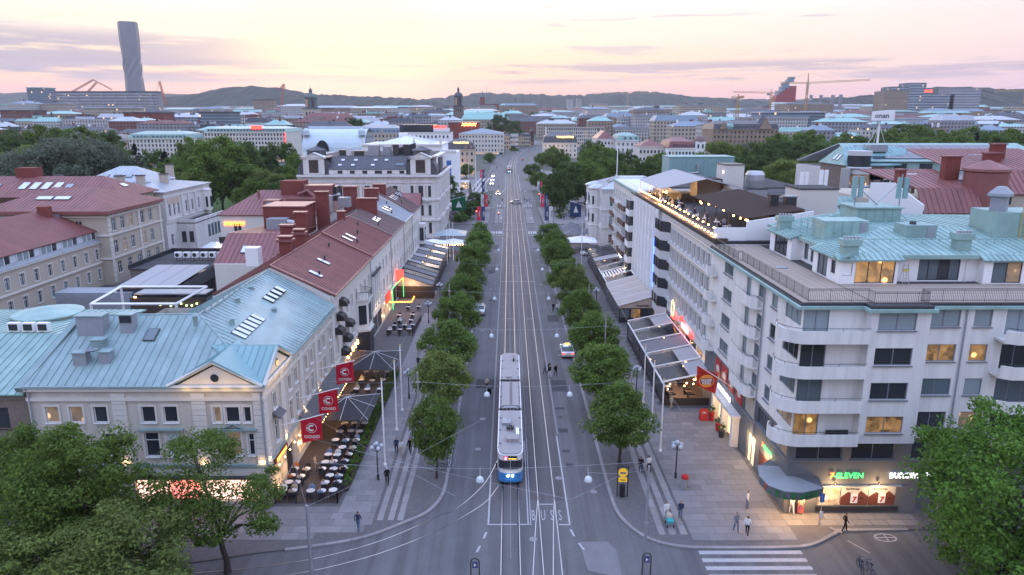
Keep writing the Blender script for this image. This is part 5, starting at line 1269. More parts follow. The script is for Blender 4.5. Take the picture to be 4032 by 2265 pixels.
def balcony_block():
 X0,Ya,Yb=23.9,133.1,163.0;ZR=19.3
 B=thing('balcony_block',(X0,Ya,0),'white apartment block with brown balcony fronts and dark oriel windows up the avenue','building')
 L_=Yb-Ya;wins=[]
 zs=(15.9,12.9,9.9,6.9,3.9)
 for z in zs:wins+=row(9,L_-6,1.0,1.7,z,nx=1)
 wall_windows(B,(X0,Yb,0),R(-90),L_,ZR,wins,'render_white',.12,'frame_brown')
 for z in zs:
  bay=part('bay_window',MB().box(X0-1.3,X0,Ya+.8,Ya+4.4,z-1.2,z),'render_bright',B)
  part('pane',MB().box(X0-1.28,X0-1.22,Ya+1.0,Ya+4.2,z,z+1.7),'glass_dark',bay);part('pane',MB().box(X0-1.1,X0-.1,Ya+.85,Ya+.9,z,z+1.7),'glass_dark',bay);part('mullion',MB().box(X0-1.34,X0-1.18,Ya+2.5,Ya+2.7,z,z+1.7).box(X0-1.34,X0-1.18,Ya+.78,Ya+.95,z,z+1.7),'frame_brown',bay)
  b_=part('balcony',MB().box(X0-1.5,X0-.003,Ya+5.4,Ya+13,z-1.0,z-.85),'render_white',B)
  part('balcony_front',MB().box(X0-1.55,X0-1.45,Ya+5.4,Ya+13,z-1.0,z+.05).box(X0-1.45,X0-.01,Ya+5.4,Ya+5.5,z-1.0,z+.05),'brown_panel',b_);part('divider',MB().box(X0-1.3,X0,Ya+9.2,Ya+9.3,z-.85,z+1.2),'canvas_white',b_)
  b_=part('balcony',MB().box(X0-1.4,X0-.003,Ya+19,Ya+26,z-1.0,z-.85),'render_white',B);part('balcony_front',MB().box(X0-1.45,X0-1.38,Ya+19,Ya+26,z-1.0,z+.0),'brown_panel',b_)
 plain_block(B,X0,44,Ya,Yb,0,ZR-.02,'render_white',skip='W')
 part('roof_rail',MB().box(X0+.1,X0+.16,Ya,Yb,ZR+.9,ZR+.98).box(X0+.1,X0+.14,Ya,Yb,ZR+.4,ZR+.46),'white_paint',B)
 part('cornice',MB().box(X0-.35,X0,Ya,Yb,ZR-.35,ZR+.1),'roof_copper',B)
 part('lit_sign',MB().box(X0-.3,X0-.1,Ya+14,Ya+18,3.6,5.2),'neon_white',B)
balcony_block()
def old_villa():
 X0,Ya,Yb=23.6,181.0,203.0;ZE=15.2
 B=thing('stucco_villa',(X0,Ya,0),'ornate pale stucco villa with rounded bays and grey roof at the side street','building')
 o=(X0,Ya,0);wins=[dict(x=x,z=z,w=.9,h=2.2,nx=1,nz=2)for x in(2,5,8.5,12)for z in(1.4,6.2,10.8)]
 wall_windows(B,o,0,16,ZE,wins,'stone_white',.14)
 wins=[dict(x=x,z=z,w=.9,h=2.2,nx=1,nz=2)for x in(1.2,4,9,14,18,20)for z in(1.4,6.2,10.8)]
 wall_windows(B,(X0,Yb,0),R(-90),Yb-Ya,ZE,wins,'stone_white',.14)
 for z in(5.2,9.8,ZE-.6):
  band(B,o,0,16,z,z+.3,.25,'stone_white');band(B,(X0,Yb,0),R(-90),Yb-Ya,z,z+.32,.28,'stone_white')
 for(yc,r_)in((188,2.4),(197,2.2)):
  bay=part('bay',MB().lathe((X0-.1,yc,0),[(r_,0),(r_,5.2),(r_+.25,5.3),(r_,5.5),(r_,9.8),(r_+.25,9.9),(r_,10.1),(r_,14.6),(r_+.35,14.8),(r_+.35,15.1)],14),'stone_white',B)
  part('bay_roof',MB().lathe((X0-.1,yc,15.1),[(r_+.4,0),(r_*.7,.5),(.1,.9)],14),'roof_silver',bay)
  for z in(6.2,10.8):part('pane',MB().box(X0-.1-r_-.04,X0-.1-r_+.3,yc-.5,yc+.5,z,z+2.2),'glass_dark',bay)
  for z in(6.2,10.8):part('pane',MB().box(X0-1.9,X0-1.2,yc-r_+.4,yc-r_+.45,z,z+2.2),'glass_dark',bay)
 plain_block(B,X0,X0+18,Ya,Yb,0,ZE,'stone_white',skip='SWT')
 F=[[(X0-.3,Ya-.3,ZE),(X0+18,Ya-.3,ZE),(X0+13,Ya+9,ZE+2.4),(X0+6,Ya+9,ZE+2.4)],[(X0-.3,Ya-.3,ZE),(X0+6,Ya+9,ZE+2.4),(X0+6,Yb-8,ZE+2.4),(X0-.3,Yb,ZE)],[(X0+6,Ya+9,ZE+2.4),(X0+13,Ya+9,ZE+2.4),(X0+13,Yb-8,ZE+2.4),(X0+6,Yb-8,ZE+2.4)],[(X0-.3,Yb,ZE),(X0+6,Yb-8,ZE+2.4),(X0+13,Yb-8,ZE+2.4),(X0+18,Yb,ZE)]]
 rf=underlay(B,F,'roof_silver');seam_roof(rf,F[0],'roof_silver',.9);seam_roof(rf,F[1],'roof_silver',.9)
 for(x,y)in((X0+3,188),(X0+3,192),(X0+4,190)):skylight(rf,(x,y,ZE+1.3),(-2.4,0,6.3),(0,1,0),.9,1.3,glass='glass_dark')
old_villa()
# ================================================================ houses behind the hotel
def behind():
 # roof-bar level blocks
 def blk(name,lab,x0,x1,y0,y1,z0,z1,m_,cat='roof plant',cap=None):
  t=thing(name,((x0+x1)/2,y0,z0),lab,cat);part('casing',MB().box(x0,x1,y0,y1,z0,z1),m_,t)
  part('cap',MB().box(x0-.12,x1+.12,y0-.12,y1+.12,z1,z1+.15),cap or 'roof_felt',t)
  return t
 a=blk('lift_housing','tall pale box of a lift housing on the dark hotel roof',37.6,42.6,92,97,ZH,23.8,'render_pale');part('door',MB().box(38.2,39.2,91.94,92,ZH+.2,ZH+2.3),'panel_grey',a)
 a=blk('lift_housing','narrow cream lift housing with a side lamp among satellite dishes',37.6,41.0,125,130,ZH,24.8,'render_pale',cap='frame_dark');part('wall_lamp',MB().box(37.5,37.6,125.6,125.9,23.4,23.8),'led_white',a)
 blk('plant_room','low pale plant room with railing beside the narrow lift housing',33.2,37.4,126,131,ZH,22.2,'render_pale')
 a=blk('cooling_tower','round-shouldered steel cooling tower on the hotel roof',42.6,46,127,131,ZH,20.4,'steel');part('drum',MB().lathe((44.3,129,20.5),[(1.5,0),(1.7,1.4),(1.7,2.4),(1.3,3.0)],16),'steel',a)
 blk('flue','black square flue on the dark roof, left of the pair',32.4,33.4,88,89,ZH,23.4,'frame_dark','chimney');blk('flue','black square flue with pale cap on the dark roof, right of the pair',34.2,35.5,87.6,88.8,ZH,23.3,'frame_dark','chimney','sheet_grey')
 a=blk('gabled_roof_shed','green metal roof house standing above the grey awning',37,52,166,174,18,24,'roof_teal','roof house','roof_copper')
 for k in range(1,15):part('panel_seam',MB().box(37+k-.03,37+k+.03,165.92,166,18,24),'roof_copper',a)
 part('duct',MB().tube([(43.6,165.4,22.5),(43.6,165.4,20.5),(37.5,165.4,20.3),(36.6,165.4,18.5)],.35,10),'steel',a)
 a=blk('rear_block','low flat-roofed block behind the grey awning',31,58,140,165,12,19.4,'sheet_grey','building');
 for(x,y,r_,i)in((33.2,112,.95,0),(36.0,118,1.2,1),(40.4,135,1.7,2),(39.0,140,1.0,3)):
  t=thing('satellite_dish',(x,y,ZH),['small grey satellite dish at the edge of the dark roof','white satellite dish on the dark roof, turned to the camera','large dark mesh dish by the green roof house','pale dish on the wall of the plant room'][i],'satellite dish','satellite dishes on the hotel roof')
  part('post',MB().tube([(x,y,ZH),(x,y,ZH+1.4)],.06,6),'galv',t)
  m=MB()
  pts=[[(x+r_*f*math.cos(a_),y-.12-.18*(1-f*f)*-1,ZH+1.4+r_*f*math.sin(a_))for a_ in[k*math.pi/8 for k in range(16)]]for f in(.35,.7,1)]
  m.face(pts[0])
  for A,B_ in zip(pts,pts[1:]):
   for k in range(16):m.face([A[k],A[(k+1)%16],B_[(k+1)%16],B_[k]])
  part('dish',m,'frame_grey' if i in(0,2)else 'white_paint',t)
 # green-roofed range with solar collectors
 g_=thing('rear_house',(50,100,0),'rear house with green copper mansard and dark roof windows','building')
 F=[[(41,99,18.6),(62,99,18.6),(62,105,21.6),(41,105,21.6)]]
 part('wall',MB().box(41,62,99.2,118,0,18.6),'render_pale',g_);rf=underlay(g_,F,'roof_copper');seam_roof(rf,F[0],'roof_copper',.8)
 part('roof_back',MB().slab([(41,105,21.6),(62,105,21.6),(62,118,20),(41,118,20)],.2),'roof_silver',g_)
 for k in range(5):skylight(rf,(43+k*2.6,101.8,20.02),(0,-3,6),(1,0,0),1.2,1.9,glass='glass_dark')
 for(x,y,lab)in((42.6,104,'white twin phone aerial above the green mansard'),(47.2,108,'slim white phone aerial behind the green mansard'),(56.5,101,'braced aerial by the brown brick wall')):
  t=thing('phone_mast',(x,y,20),lab,'mast','phone aerials on the roofs');part('pole',MB().tube([(x,y,20),(x,y,25.4)],.07,6),'galv',t)
  for d_ in(-.4,.3):part('antenna',MB().box(x+d_,x+d_+.5,y-.4,y-.1,22.4,25.2),'white_paint',t)
 # office with solar roof and the revolving sign
 B=thing('solar_roof_office',(58,128,0),'pale office range with ribbon windows, turquoise roof and solar panels','building')
 Xa,Xb,Y0=63,104,132;ZE=19.6
 wins=[]
 for z in(1.5,5,8.6,12.2,15.8):wins+=row(22,Xb-Xa,1.55,1.5,z,nx=1,sill=False,glass=None)
 for a_ in wins:a_['glass']=rw.choice(['glass_dark','glass_blue','glass_dark','glass_blind'])
 wall_windows(B,(Xa,Y0,0),0,Xb-Xa,ZE-.8,wins,'panel_grey',.15,'frame_dark')
 part('attic',MB().box(Xa,Xb,Y0+.8,Y0+1.0,ZE-.8,ZE+1.4),'roof_copper',B)
 for k in range(7):part('dormer_window',MB().box(Xa+3+k*5.2,Xa+5.6+k*5.2,Y0+.72,Y0+.8,ZE-.4,ZE+.9),'glass_dark' if k else 'lit_soft',B)
 part('attic_ledge',MB().box(Xa,Xb,Y0-.3,Y0+.8,ZE-.85,ZE-.7),'roof_copper',B)
 F=[[(Xa,Y0+.3,ZE+1.4),(Xb,Y0+.3,ZE+1.4),(Xb,Y0+13,ZE+4.6),(Xa+2,Y0+13,ZE+4.6)]]
 rf=underlay(B,F,'roof_copper');n_=Vector((0,-3.2,12.7)).normalized()
 pv=MB().box(-.95,.95,-.75,.75,0,.06).mesh('solar_panel','solar')
 for i in range(16):
  for j in range(6):
   o=inst('solar_panel',pv,rf,(Xa+5.4+i*1.98,Y0+2.4+j*1.6,ZE+1.4+(2.1+j*1.6)*.252+.1),0);o.rotation_euler=(math.atan(.252),0,0)
 part('wall',MB().box(Xa,Xb,Y0+.5,Y0+30,0,ZE-.9),'panel_grey',B)
 part('roof_back',MB().slab([(Xa+2,Y0+13,ZE+4.55),(Xb,Y0+13,ZE+4.55),(Xb,Y0+30,ZE),(Xa,Y0+30,ZE)],.2),'roof_silver',B)
 B.location=(65,141,3.3)
 t=thing('brick_pavilion',(68,145,0),'brown brick end block with hipped turquoise roof under the revolving sign','building')
 part('wall',MB().box(67.9,76,145,156.5,0,23.5),'stone_brown',t)
 F=[[(67.6,144.6,23.5),(76,144.6,23.5),(80.6,152,27),(70.4,152,27)],[(67.6,144.6,23.5),(70.4,152,27),(70.4,153.4,27),(67.6,157,23.5)],[(76,144.6,23.5),(79.4,145.2,23.6),(84,152,26.6),(80.6,152,27)]]
 rf=underlay(t,F,'roof_teal');seam_roof(rf,F[0],'roof_teal',.8);seam_roof(rf,F[1],'roof_copper',.8);seam_roof(rf,F[2],'roof_teal',.8)
 for k in range(2):skylight(rf,(68.6,149.5+k*1.6,24.8),(-3.5,0,2.8),(0,1,0),1.0,1.4)
 part('roof_back',MB().slab([(70.4,152,26.95),(84,152,26.6),(84,160,24),(67.6,157,23.5)],.2),'roof_copper',t)
 # stair tower with glazed drum
 s_=thing('stair_tower',(70,143,0),'rounded glazed stair tower with grey shafts and lit bands','tower')
 part('shaft',MB().lathe((67.4,143.4,0),[(.9,0),(.9,23)],16),'steel',s_)
 for k in range(5):
  part('ring',MB().lathe((70.4,144.6,8.4+k*3.6),[(2.4,0),(2.5,.25),(2.4,.5)],20),'steel',s_);part('glass_band',MB().lathe((70.4,144.6,8.9+k*3.6),[(2.2,0),(2.2,2.2)],20),'lit_soft' if k%2 else 'glass_dark',s_)
  part('spandrel',MB().lathe((70.4,144.6,11.1+k*3.6),[(2.3,0),(2.3,.9)],20),'panel_grey',s_)
 sg=thing('revolving_sign',(76.4,150,27),'white triangular roof sign on a guyed mast','sign')
 part('mast',MB().tube([(76.4,150,26.5),(76.4,150,32.4)],[.22,.16],10),'white_paint',sg)
 for(x,y)in((74.2,150.6),(78.8,150.6),(76.4,152)):part('guy',MB().tube([(x,y,26.6),(76.4,150,31.4)],.05,4),'white_paint',sg)
 bd=part('board',MB().prism([(74.4,149.6),(78.4,148.2),(78.2,152)],32.3,[34.1,34.3,34.3]),'white_paint',sg)
 ang=math.atan2(-1.4,4);lettering('onan',bd,(76.2,148.92,32.85),ang,'sign_ink',.5,'letters')
 part('motor_house',MB().box(74.6,78.2,149,152,26,27.4),'sheet_grey',sg)
 # red-roofed brick and plaster house
 H=thing('red_chimney_house',(60,96,0),'ochre house with red metal roof, round red stair turret and tall chimneys','building')
 wins=[dict(x=x,z=z,w=1.5,h=2.2,nx=1,nz=2,glass='glass_dark',fr='frame_brown')for x in(1.2,4.2)for z in(7,11,14.6)]
 wall_windows(H,(50.8,92,0),0,7.2,17.6,wins,'stone_beige',.15,'frame_brown')
 wins=[dict(x=x,z=z,w=1.6,h=2.3,nx=1,nz=2,glass='glass_dark',fr='frame_brown')for x in(1.0,5,9)for z in(7,11,15)]
 wall_windows(H,(62.4,96,0),0,12,19.6,wins,'stone_beige',.15,'frame_brown')
 part('turret',MB().lathe((60.2,95,0),[(2.6,0),(2.6,22.6),(2.8,22.8),(2.75,23.1),(.2,24.2)],20),'roof_red',H)
 for z in(14.8,18.6):part('turret_window',MB().box(61.2,62.3,92.44,92.7,z,z+1.7),'glass_dark',H)
 part('wall',MB().box(47.5,76,96.4,116,0,18.5),'stone_beige',H)
 part('party_wall',MB().slab([(50.7,91.9,6),(46.6,98,6),(46.6,98,21.0),(48.4,95.4,21.2),(50.7,91.9,18.6)],.3),'render_bright',H)
 F=[[(50.6,91.6,17.6),(58.4,91.6,17.6),(58.4,94.0,20.6),(50.6,94.0,20.6)],[(50.6,94,20.6),(58.4,94,20.6),(58.4,104,22.4),(47.5,104,22.4)],[(61,95.6,19.6),(76,95.6,19.6),(76,99,22.6),(61,99,22.6)],[(58.4,99,22.6),(76,99,22.6),(76,112,25),(58.4,112,25)]]
 rf=underlay(H,F,'roof_red')
 for f in F:seam_roof(rf,f,'roof_red',.75)
 for(x,y,w,z)in((57.4,98.5,2.0,24.4),(68.6,106,1.7,25.8),(66.6,104,2.0,24.6),(49,95.5,.9,22.8)):
  c_=part('chimney',MB().box(x-w/2,x+w/2,y-.6,y+.6,19,z),'brick_red',rf);part('chimney_cap',MB().box(x-w/2-.15,x+w/2+.15,y-.75,y+.75,z,z+.2),'roof_red',c_)
 fr=MB()
 for z in(22.6,24.8):fr.tube([(58.3,96.5,z),(59.8,96.2,z),(59.8,97.5,z)],.04,4)
 for x in(58.3,59.0,59.8):fr.tube([(x,96.4,22.4),(x,96.4,24.8)],.035,4)
 part('access_cage',fr,'steel',H);H.location=(63.2,96,3.2)
behind()

# ================================================================ behind the west terrace
def hip(x0,x1,y0,y1,ze,zr,inset,ov=.4):
 """four faces of a hipped roof; ridge runs along the longer side"""
 x0-=ov;x1+=ov;y0-=ov;y1+=ov
 if(x1-x0)>=(y1-y0):
  ym=(y0+y1)/2;a,b=(x0+inset,ym,zr),(x1-inset,ym,zr)
  return[[(x0,y0,ze),(x1,y0,ze),b,a],[(x1,y0,ze),(x1,y1,ze),b],[(x1,y1,ze),(x0,y1,ze),a,b],[(x0,y1,ze),(x0,y0,ze),a]]
 xm=(x0+x1)/2;a,b=(xm,y0+inset,zr),(xm,y1-inset,zr)
 return[[(x0,y0,ze),(x1,y0,ze),a],[(x1,y0,ze),(x1,y1,ze),b,a],[(x1,y1,ze),(x0,y1,ze),b],[(x0,y1,ze),(x0,y0,ze),a,b]]
def rear_house():
 B=thing('rear_house',(-46,140,0),'white courtyard house with red mansard, black balcony and orange neon sign','building')
 o=(-57.3,140,0);W_=21
 wins=[dict(x=2.6,z=10.6,w=1.6,h=1.9,nx=2,glass='glass_dark'),dict(x=9.5,z=10.9,w=1.2,h=1.5,nx=1,glass='glass_dark'),dict(x=13.3,z=10.2,w=1.4,h=2.4,nx=1,glass='glass_dark',fr='frame_brown'),dict(x=3,z=6.4,w=2,h=1.4,nx=2,glass='lit_warm'),dict(x=6.6,z=6.4,w=.9,h=1.5,nx=1,glass='lit_soft')]
 wall_windows(B,o,0,W_,14.2,wins,'render_pale',.12)
 plain_block(B,-57.3,-36.3,140,158,0,14.2,'render_pale',skip='ST')
 F=hip(-57.3,-36.3,140,158,14.2,18.2,6);rf=underlay(B,F,'roof_red')
 for f in F[:2]+F[3:]:seam_roof(rf,f,'roof_red',.8)
 b_=part('balcony',MB().box(-57.2,-50.2,138.6,140,8.6,8.8),'render_pale',B);part('balcony_front',MB().box(-57.2,-50.2,138.55,138.65,8.8,10.0).box(-50.25,-50.15,138.6,140,8.8,10.0),'iron',b_)
 sg=part('neon_sign',MB().box(-56.5,-52.3,139.82,139.9,12.55,12.62),'neon_orange',B)
 for k in range(12):part('neon_letter',MB().box(-56.4+k*.35,-56.32+k*.35,139.8,139.86,12.0,12.9).box(-56.32+k*.35,-56.18+k*.35,139.81,139.85,12.3+(k%3)*.2,12.4+(k%3)*.2),'neon_orange',B)
 d_=part('dormer',MB().box(-48.8,-45.8,141.2,144.4,14.6,16.9),'roof_red',rf);part('pane',MB().box(-48.3,-46.3,141.14,141.2,15.0,16.6),'glass_blind',d_)
 for(x0,x1,y0,y1,z0,z1,m_)in((-47,-42.4,147,151,16,20.2,'brick_red'),(-42,-36.5,146,150,16,19.4,'roof_red'),(-44.5,-37,142.0,144,14.6,17.2,'roof_red'),(-38.2,-35.8,148,150,16,19.0,'frame_dark')):
  part('plant_box',MB().box(x0,x1,y0,y1,z0,z1),m_,rf)
 part('duct',MB().tube([(-43,145.5,17.6),(-41,145.3,18.4),(-39.5,144.6,17.2),(-38,144,16.8)],.4,10),'roof_red',rf)
 part('flue',MB().tube([(-51.3,146,16),(-51.3,146,18.4)],.25,8),'roof_red',rf)
 # red wing and roof plant between the terrace and the courtyard
 Wg=thing('red_wing',(-40,108,0),'red metal roof wing with chimneys and skylight behind the terrace','building')
 part('wall',MB().box(-44,-34.6,104,132,0,11.6),'render_pale',Wg)
 F=[[(-44.3,104,11.4),(-34.6,104,11.4),(-34.6,111,15.2),(-44.3,111,15.2)],[(-44.3,111,15.2),(-34.6,111,15.2),(-34.6,132,13.5),(-44.3,132,13.5)]]
 rf=underlay(Wg,F,'roof_red');seam_roof(rf,F[0],'roof_red',.75);seam_roof(rf,F[1],'roof_red',.75)
 skylight(rf,(-40.3,107.2,13.2),(0,-3.8,7),(1,0,0),1.3,1.7)
 part('wall',MB().box(-42,-35,121,128,13,18.0),'brick_red',Wg);part('plant_roof',MB().box(-42.2,-34.8,120.8,128.2,18.0,18.2),'roof_red',Wg)
 for(x,y,w,z)in((-33.0,112,1.8,18.2),(-31.5,100,1.7,17.9),(-33.6,128,2.2,19.8),(-31.2,140,2.6,19.6)):
  c_=part('chimney',MB().box(x-w/2,x+w/2,y-.5,y+.5,13,z),'brick_red',rf);part('chimney_cap',MB().box(x-w/2-.2,x+w/2+.2,y-.7,y+.7,z,z+.25),'roof_red',c_)
 part('cooling_unit',MB().box(-40.6,-37.4,118,120.4,14.6,16.4),'sheet_grey',rf);part('duct',MB().tube([(-37.4,119,15.8),(-36,119,15.6),(-35.2,118.6,14.6)],.45,10),'steel',rf)
 part('duct',MB().tube([(-33.6,134,15.5),(-33.6,134,18.6),(-31.8,134,18.8)],.4,10),'steel',rf);part('cooling_unit',MB().box(-32.2,-30.2,134,136,16.4,18.2),'galv',rf)
 part('cooling_unit',MB().box(-37.2,-35.4,98.5,100.2,12.4,15.0),'white_paint',rf)
rear_house()
def courtyard_roofs():
 t=thing('courtyard_hall',(-64,134,0),'dark flat-roofed courtyard hall with a row of cooling units','building')
 part('wall',MB().box(-73,-55.6,134,152,0,4.4),'stone_brown',t);part('roof',MB().box(-73.2,-55.4,133.8,152,4.4,4.6),'roof_felt',t)
 part('parapet',MB().box(-73.2,-72.8,133.8,152,4.6,5.4).box(-72.8,-55.4,151.6,152,4.6,5.4),'frame_dark',t)
 for k in range(6):
  x=-68+k*1.75;u=part('cooling_unit',MB().box(x,x+1.4,142,142.7,5.2,6.3),'white_paint',t);part('fan_grille',MB().tube([(x+.55,141.95,5.75),(x+.55,142,5.75)],.4,12),'frame_dark',u)
  part('stand',MB().box(x+.1,x+.2,142.1,142.6,4.6,5.2).box(x+1.2,x+1.3,142.1,142.6,4.6,5.2),'galv',u)
 t=thing('terrace_canopy',(-62,118,0),'pale grey retractable canopy over the courtyard terrace','canopy')
 part('wall',MB().box(-67,-57,118,133.4,0,4.6),'frame_dark',t)
 for k in range(3):part('canvas',MB().slab([(-67+k*3.35,117.6,4.8),(-67+k*3.35+3.25,117.6,4.8),(-67.3+k*3.35+3.25,133.4,5.5),(-67.3+k*3.35,133.4,5.5)],.06),'canvas_pale',t)
 part('side_sheet',MB().slab([(-56.8,117.6,4.6),(-56.8,133.4,5.3),(-56.2,133.4,3.4),(-56.2,117.6,3.2)],.05),'frame_dark',t)
 t=thing('roof_frame',(-56,102,0),'white steel frame of an open roof terrace behind the green roof','steel frame')
 for p,q in(((-62,102,6),(-49.4,102,6)),((-49.4,102,6),(-49.4,113,6)),((-63.4,113,6),(-49.4,113,6)),((-62,102,6),(-63.4,113,6)),((-62,102,6),(-62,102,0)),((-49.4,102,6),(-49.4,102,0)),((-63.4,113,6),(-63.4,113,0))):part('beam',MB().tube([p,q],.22,4),'white_paint',t)
 part('back_wall',MB().box(-62,-49.6,112.6,112.9,0,4.2),'dark_wood',t)
 for k in range(8):part('wall_lamp',MB().ball((-57+k*.85,112.4,3.1+.2*math.sin(k*2)),.14),'bulb_green',t)
 part('wall_lamp',MB().box(-61.2,-60.8,112.4,112.5,4.3,4.5),'bulb_dim',t)
 part('side_roof',MB().box(-61.5,-49.8,113.2,116.5,4.6,4.8),'sheet_grey',t)
 t=thing('courtyard_shed',(-72,117,0),'low grey shed with roller shutters below the pale school','shed')
 part('wall',MB().box(-77,-64,117,121,0,4.0),'sheet_grey',t)
 for k in range(3):part('shutter',MB().box(-76.4+k*3.2,-73.8+k*3.2,116.95,117,.2,3.2),'galv',t)
 t=thing('glass_roof',(-65,156,0),'pale glazed roof and white parasols in the rear courtyard','glass roof');part('wall',MB().box(-70,-60,156,165,0,3.8),'frame_white',t)
 for k in range(4):part('pane',MB().slab([(-70+k*2.5,155.8,3.9),(-67.6+k*2.5,155.8,3.9),(-67.6+k*2.5,165,4.5),(-70+k*2.5,165,4.5)],.05),'glass_sky',t)
courtyard_roofs()
# ---------------------------------------------------------------- the pale school with red roofs
def school():
 S_=thing('pale_school',(-80,140,0),'pale stone school block with red hipped roofs and skylights behind the courtyard','building')
 X1=-79.6
 # tall block, east side and south side
 wins=[dict(x=x,z=z,w=1.5,h=2.6,nx=2,nz=2,glass=g_)for z,g_ in((10.7,None),(6.2,None))for x in(1.6,4.9,8.2,13,16.5)]+[dict(x=x,z=2,w=1.6,h=2.4,nx=2,nz=2)for x in(2,6,10,14,18)]
 for a in wins:a['glass']=rw.choice(['glass_dark','glass_blue','glass_blue','lit_soft']if a['z']in(6.2,10.7)else['glass_dark','glass_blue'])
 wall_windows(S_,(X1,140,0),R(90),22,14.6,wins,'stone_beige',.15,'frame_white')
 wall_windows(S_,(-130,140,0),0,130+X1,14.6,[dict(x=x,z=z,w=1.4,h=2.4,nx=2,nz=2,glass='lit_soft' if(x==36 and z>10)else 'glass_dark')for z in(10.5,6)for x in(28,32,36,40,44)],'stone_beige',.15)
 for z in(5.2,9.9,13.6):band(S_,(X1,140,0),R(90),22,z,z+.35,.3,'render_pale');band(S_,(-130,140,0),0,130+X1+.3,z,z+.34,.28,'render_pale')
 for y in(140.02,151.6,160.9):
  m=MB()
  for k in range(13):m.box(X1+.01,X1+.22,y,y+.85,.5+k*1.02,.5+k*1.02+.9)
  part('quoin',m,'render_pale',S_)
 for k in range(17):part('bracket',MB().box(X1+.02,X1+.4,140.4+k*1.22,140.75+k*1.22,13.95,14.45),'render_pale',S_)
 F=hip(-104,X1,140,162,14.9,18.6,9,.9);rf=underlay(S_,F,'roof_red')
 for f in F[:2]+F[3:]:seam_roof(rf,f,'roof_red',.85)
 part('fascia',MB().box(-105,X1+.95,138.95,139.2,14.3,15.0).box(X1+.7,X1+.95,139.2,162,14.3,15.0),'roof_red',S_)
 F=hip(-140,-85,156,171.2,16.0,19.9,8,.9);rf2=underlay(S_,F,'roof_red','roof')
 for f in F[:2]+F[3:]:seam_roof(rf2,f,'roof_red',.85)
 part('wall',MB().box(-140,-85.4,160,171.4,0,16.0),'stone_beige',S_)
 for k in range(4):skylight(rf2,(-108+k*2.5,159.6,18.05),(0,-3.9,8.5),(1,0,0),1.7,3.0)
 for(x,y)in((-114,159.4),(-98,159.6)):skylight(rf2,(x,y,18.0),(0,-3.9,8.5),(1,0,0),1.6,1.8,glass='glass_blind')
 for k in range(2):skylight(rf,(-94.5+k*3.6,145.2,16.9),(0,-3.7,10.4),(1,0,0),3.2,1.5)
 skylight(rf,(-84.2,149.5,16.95),(3.7,0,8.9),(0,1,0),2.6,1.6);skylight(rf2,(-88,163.6,17.9),(3.9,0,8),(0,1,0),2.2,1.4)
 part('chimney',MB().box(-112,-107.6,163,166,18,21.8),'brick_red',rf2);part('plant_box',MB().box(-128,-120,150,156,14,19),'roof_red',rf2);part('vent',MB().box(-117.6,-116,158.6,159.6,15.6,17.2),'white_paint',rf2)
 part('fire_stair',MB().box(-99,-88,139.0,139.2,10.4,10.6).box(-99,-88,138.9,139.0,10.6,11.6).box(-89.6,-88.2,138.8,139.4,10.6,14.4),'galv',S_)
 # lower wing with the glazed attic band
 L_=thing('school_wing',(-82,100,0),'long pale stone wing with red roof and glazed blue-grey attic band','building')
 XW=-81.6
 wins=[dict(x=x,z=z,w=1.15,h=2.1,nx=2,nz=2,glass=rw.choice(['glass_dark','glass_blue','glass_blue']))for x in[2+3.7*k for k in range(11)]for z in(1.5,5.4)]
 wins[3]['glass']='lit_warm';wins[5]['glass']='lit_soft';wins[1]['glass']='lit_warm'
 wall_windows(L_,(XW,99,0),R(90),41,8.9,wins,'stone_beige',.15)
 for a in wins:
  y=99+a['x'];part('window_surround',MB().box(XW+.003,XW+.08,y-.2,y-.01,a['z'],a['z']+2.3).box(XW+.003,XW+.08,y+1.16,y+1.35,a['z'],a['z']+2.3).box(XW+.003,XW+.09,y-.2,y+1.35,a['z']+2.12,a['z']+2.35),'render_pale',L_)
 for z in(4.6,8.6):band(L_,(XW,99,0),R(90),41,z,z+.3,.3,'render_pale')
 part('attic_sill',MB().slab([(XW+.35,99,8.9),(XW+.35,140,8.9),(XW-.5,140,9.5),(XW-.5,99,9.5)],.1),'sheet_grey',L_)
 part('attic',MB().box(XW-3,XW-.6,99,139.9,8.9,11.0),'sheet_grey',L_)
 for k in range(26):part('attic_window',MB().box(XW-.6,XW-.56,99.7+k*1.55,100.9+k*1.55,9.5,10.9),['glass_blind','glass_blind','glass_sky','glass_dark'][(k*7)%4],L_);part('attic_mullion',MB().box(XW-.62,XW-.45,101.0+k*1.55,101.15+k*1.55,9.4,11.0),'frame_white',L_)
 F=[[(XW-.2,98,11.0),(XW-.2,140,11.0),(XW-10,140,15.2),(XW-10,98,15.2)]]
 rf=underlay(L_,F,'roof_red');seam_roof(rf,F[0],'roof_red',.62,down=(1,0,0));part('wall',MB().box(XW-14,XW-3.05,99,139.8,0,11),'stone_beige',L_)
 part('chimney',MB().box(-90.8,-88.8,136.5,138,14,16.2),'brick_red',rf);part('chimney',MB().box(-95,-93,112,114,14,17.0),'brick_red',rf)
 part('gable',MB().box(-96,-80.8,92,98.9,0,11.2),'stone_beige',L_);part('gable_roof',MB().slab([(-80.2,91.6,11.2),(-80.2,99.2,11.2),(-88,99.2,14.2),(-88,91.6,14.2)],.2),'roof_red',L_)
 for z in(2,6):
  for y in(93.2,96):window(L_,(-80.8,92,0),R(90),y-92,z,1.1,2.2,2,2,'frame_white',-.05,'glass_blue')
 # villa with the silver roof
 V=thing('silver_roof_villa',(-84,172,0),'ornate pale stone villa with silver metal roof and yellow chimneys by the park','building')
 XV=-83.6
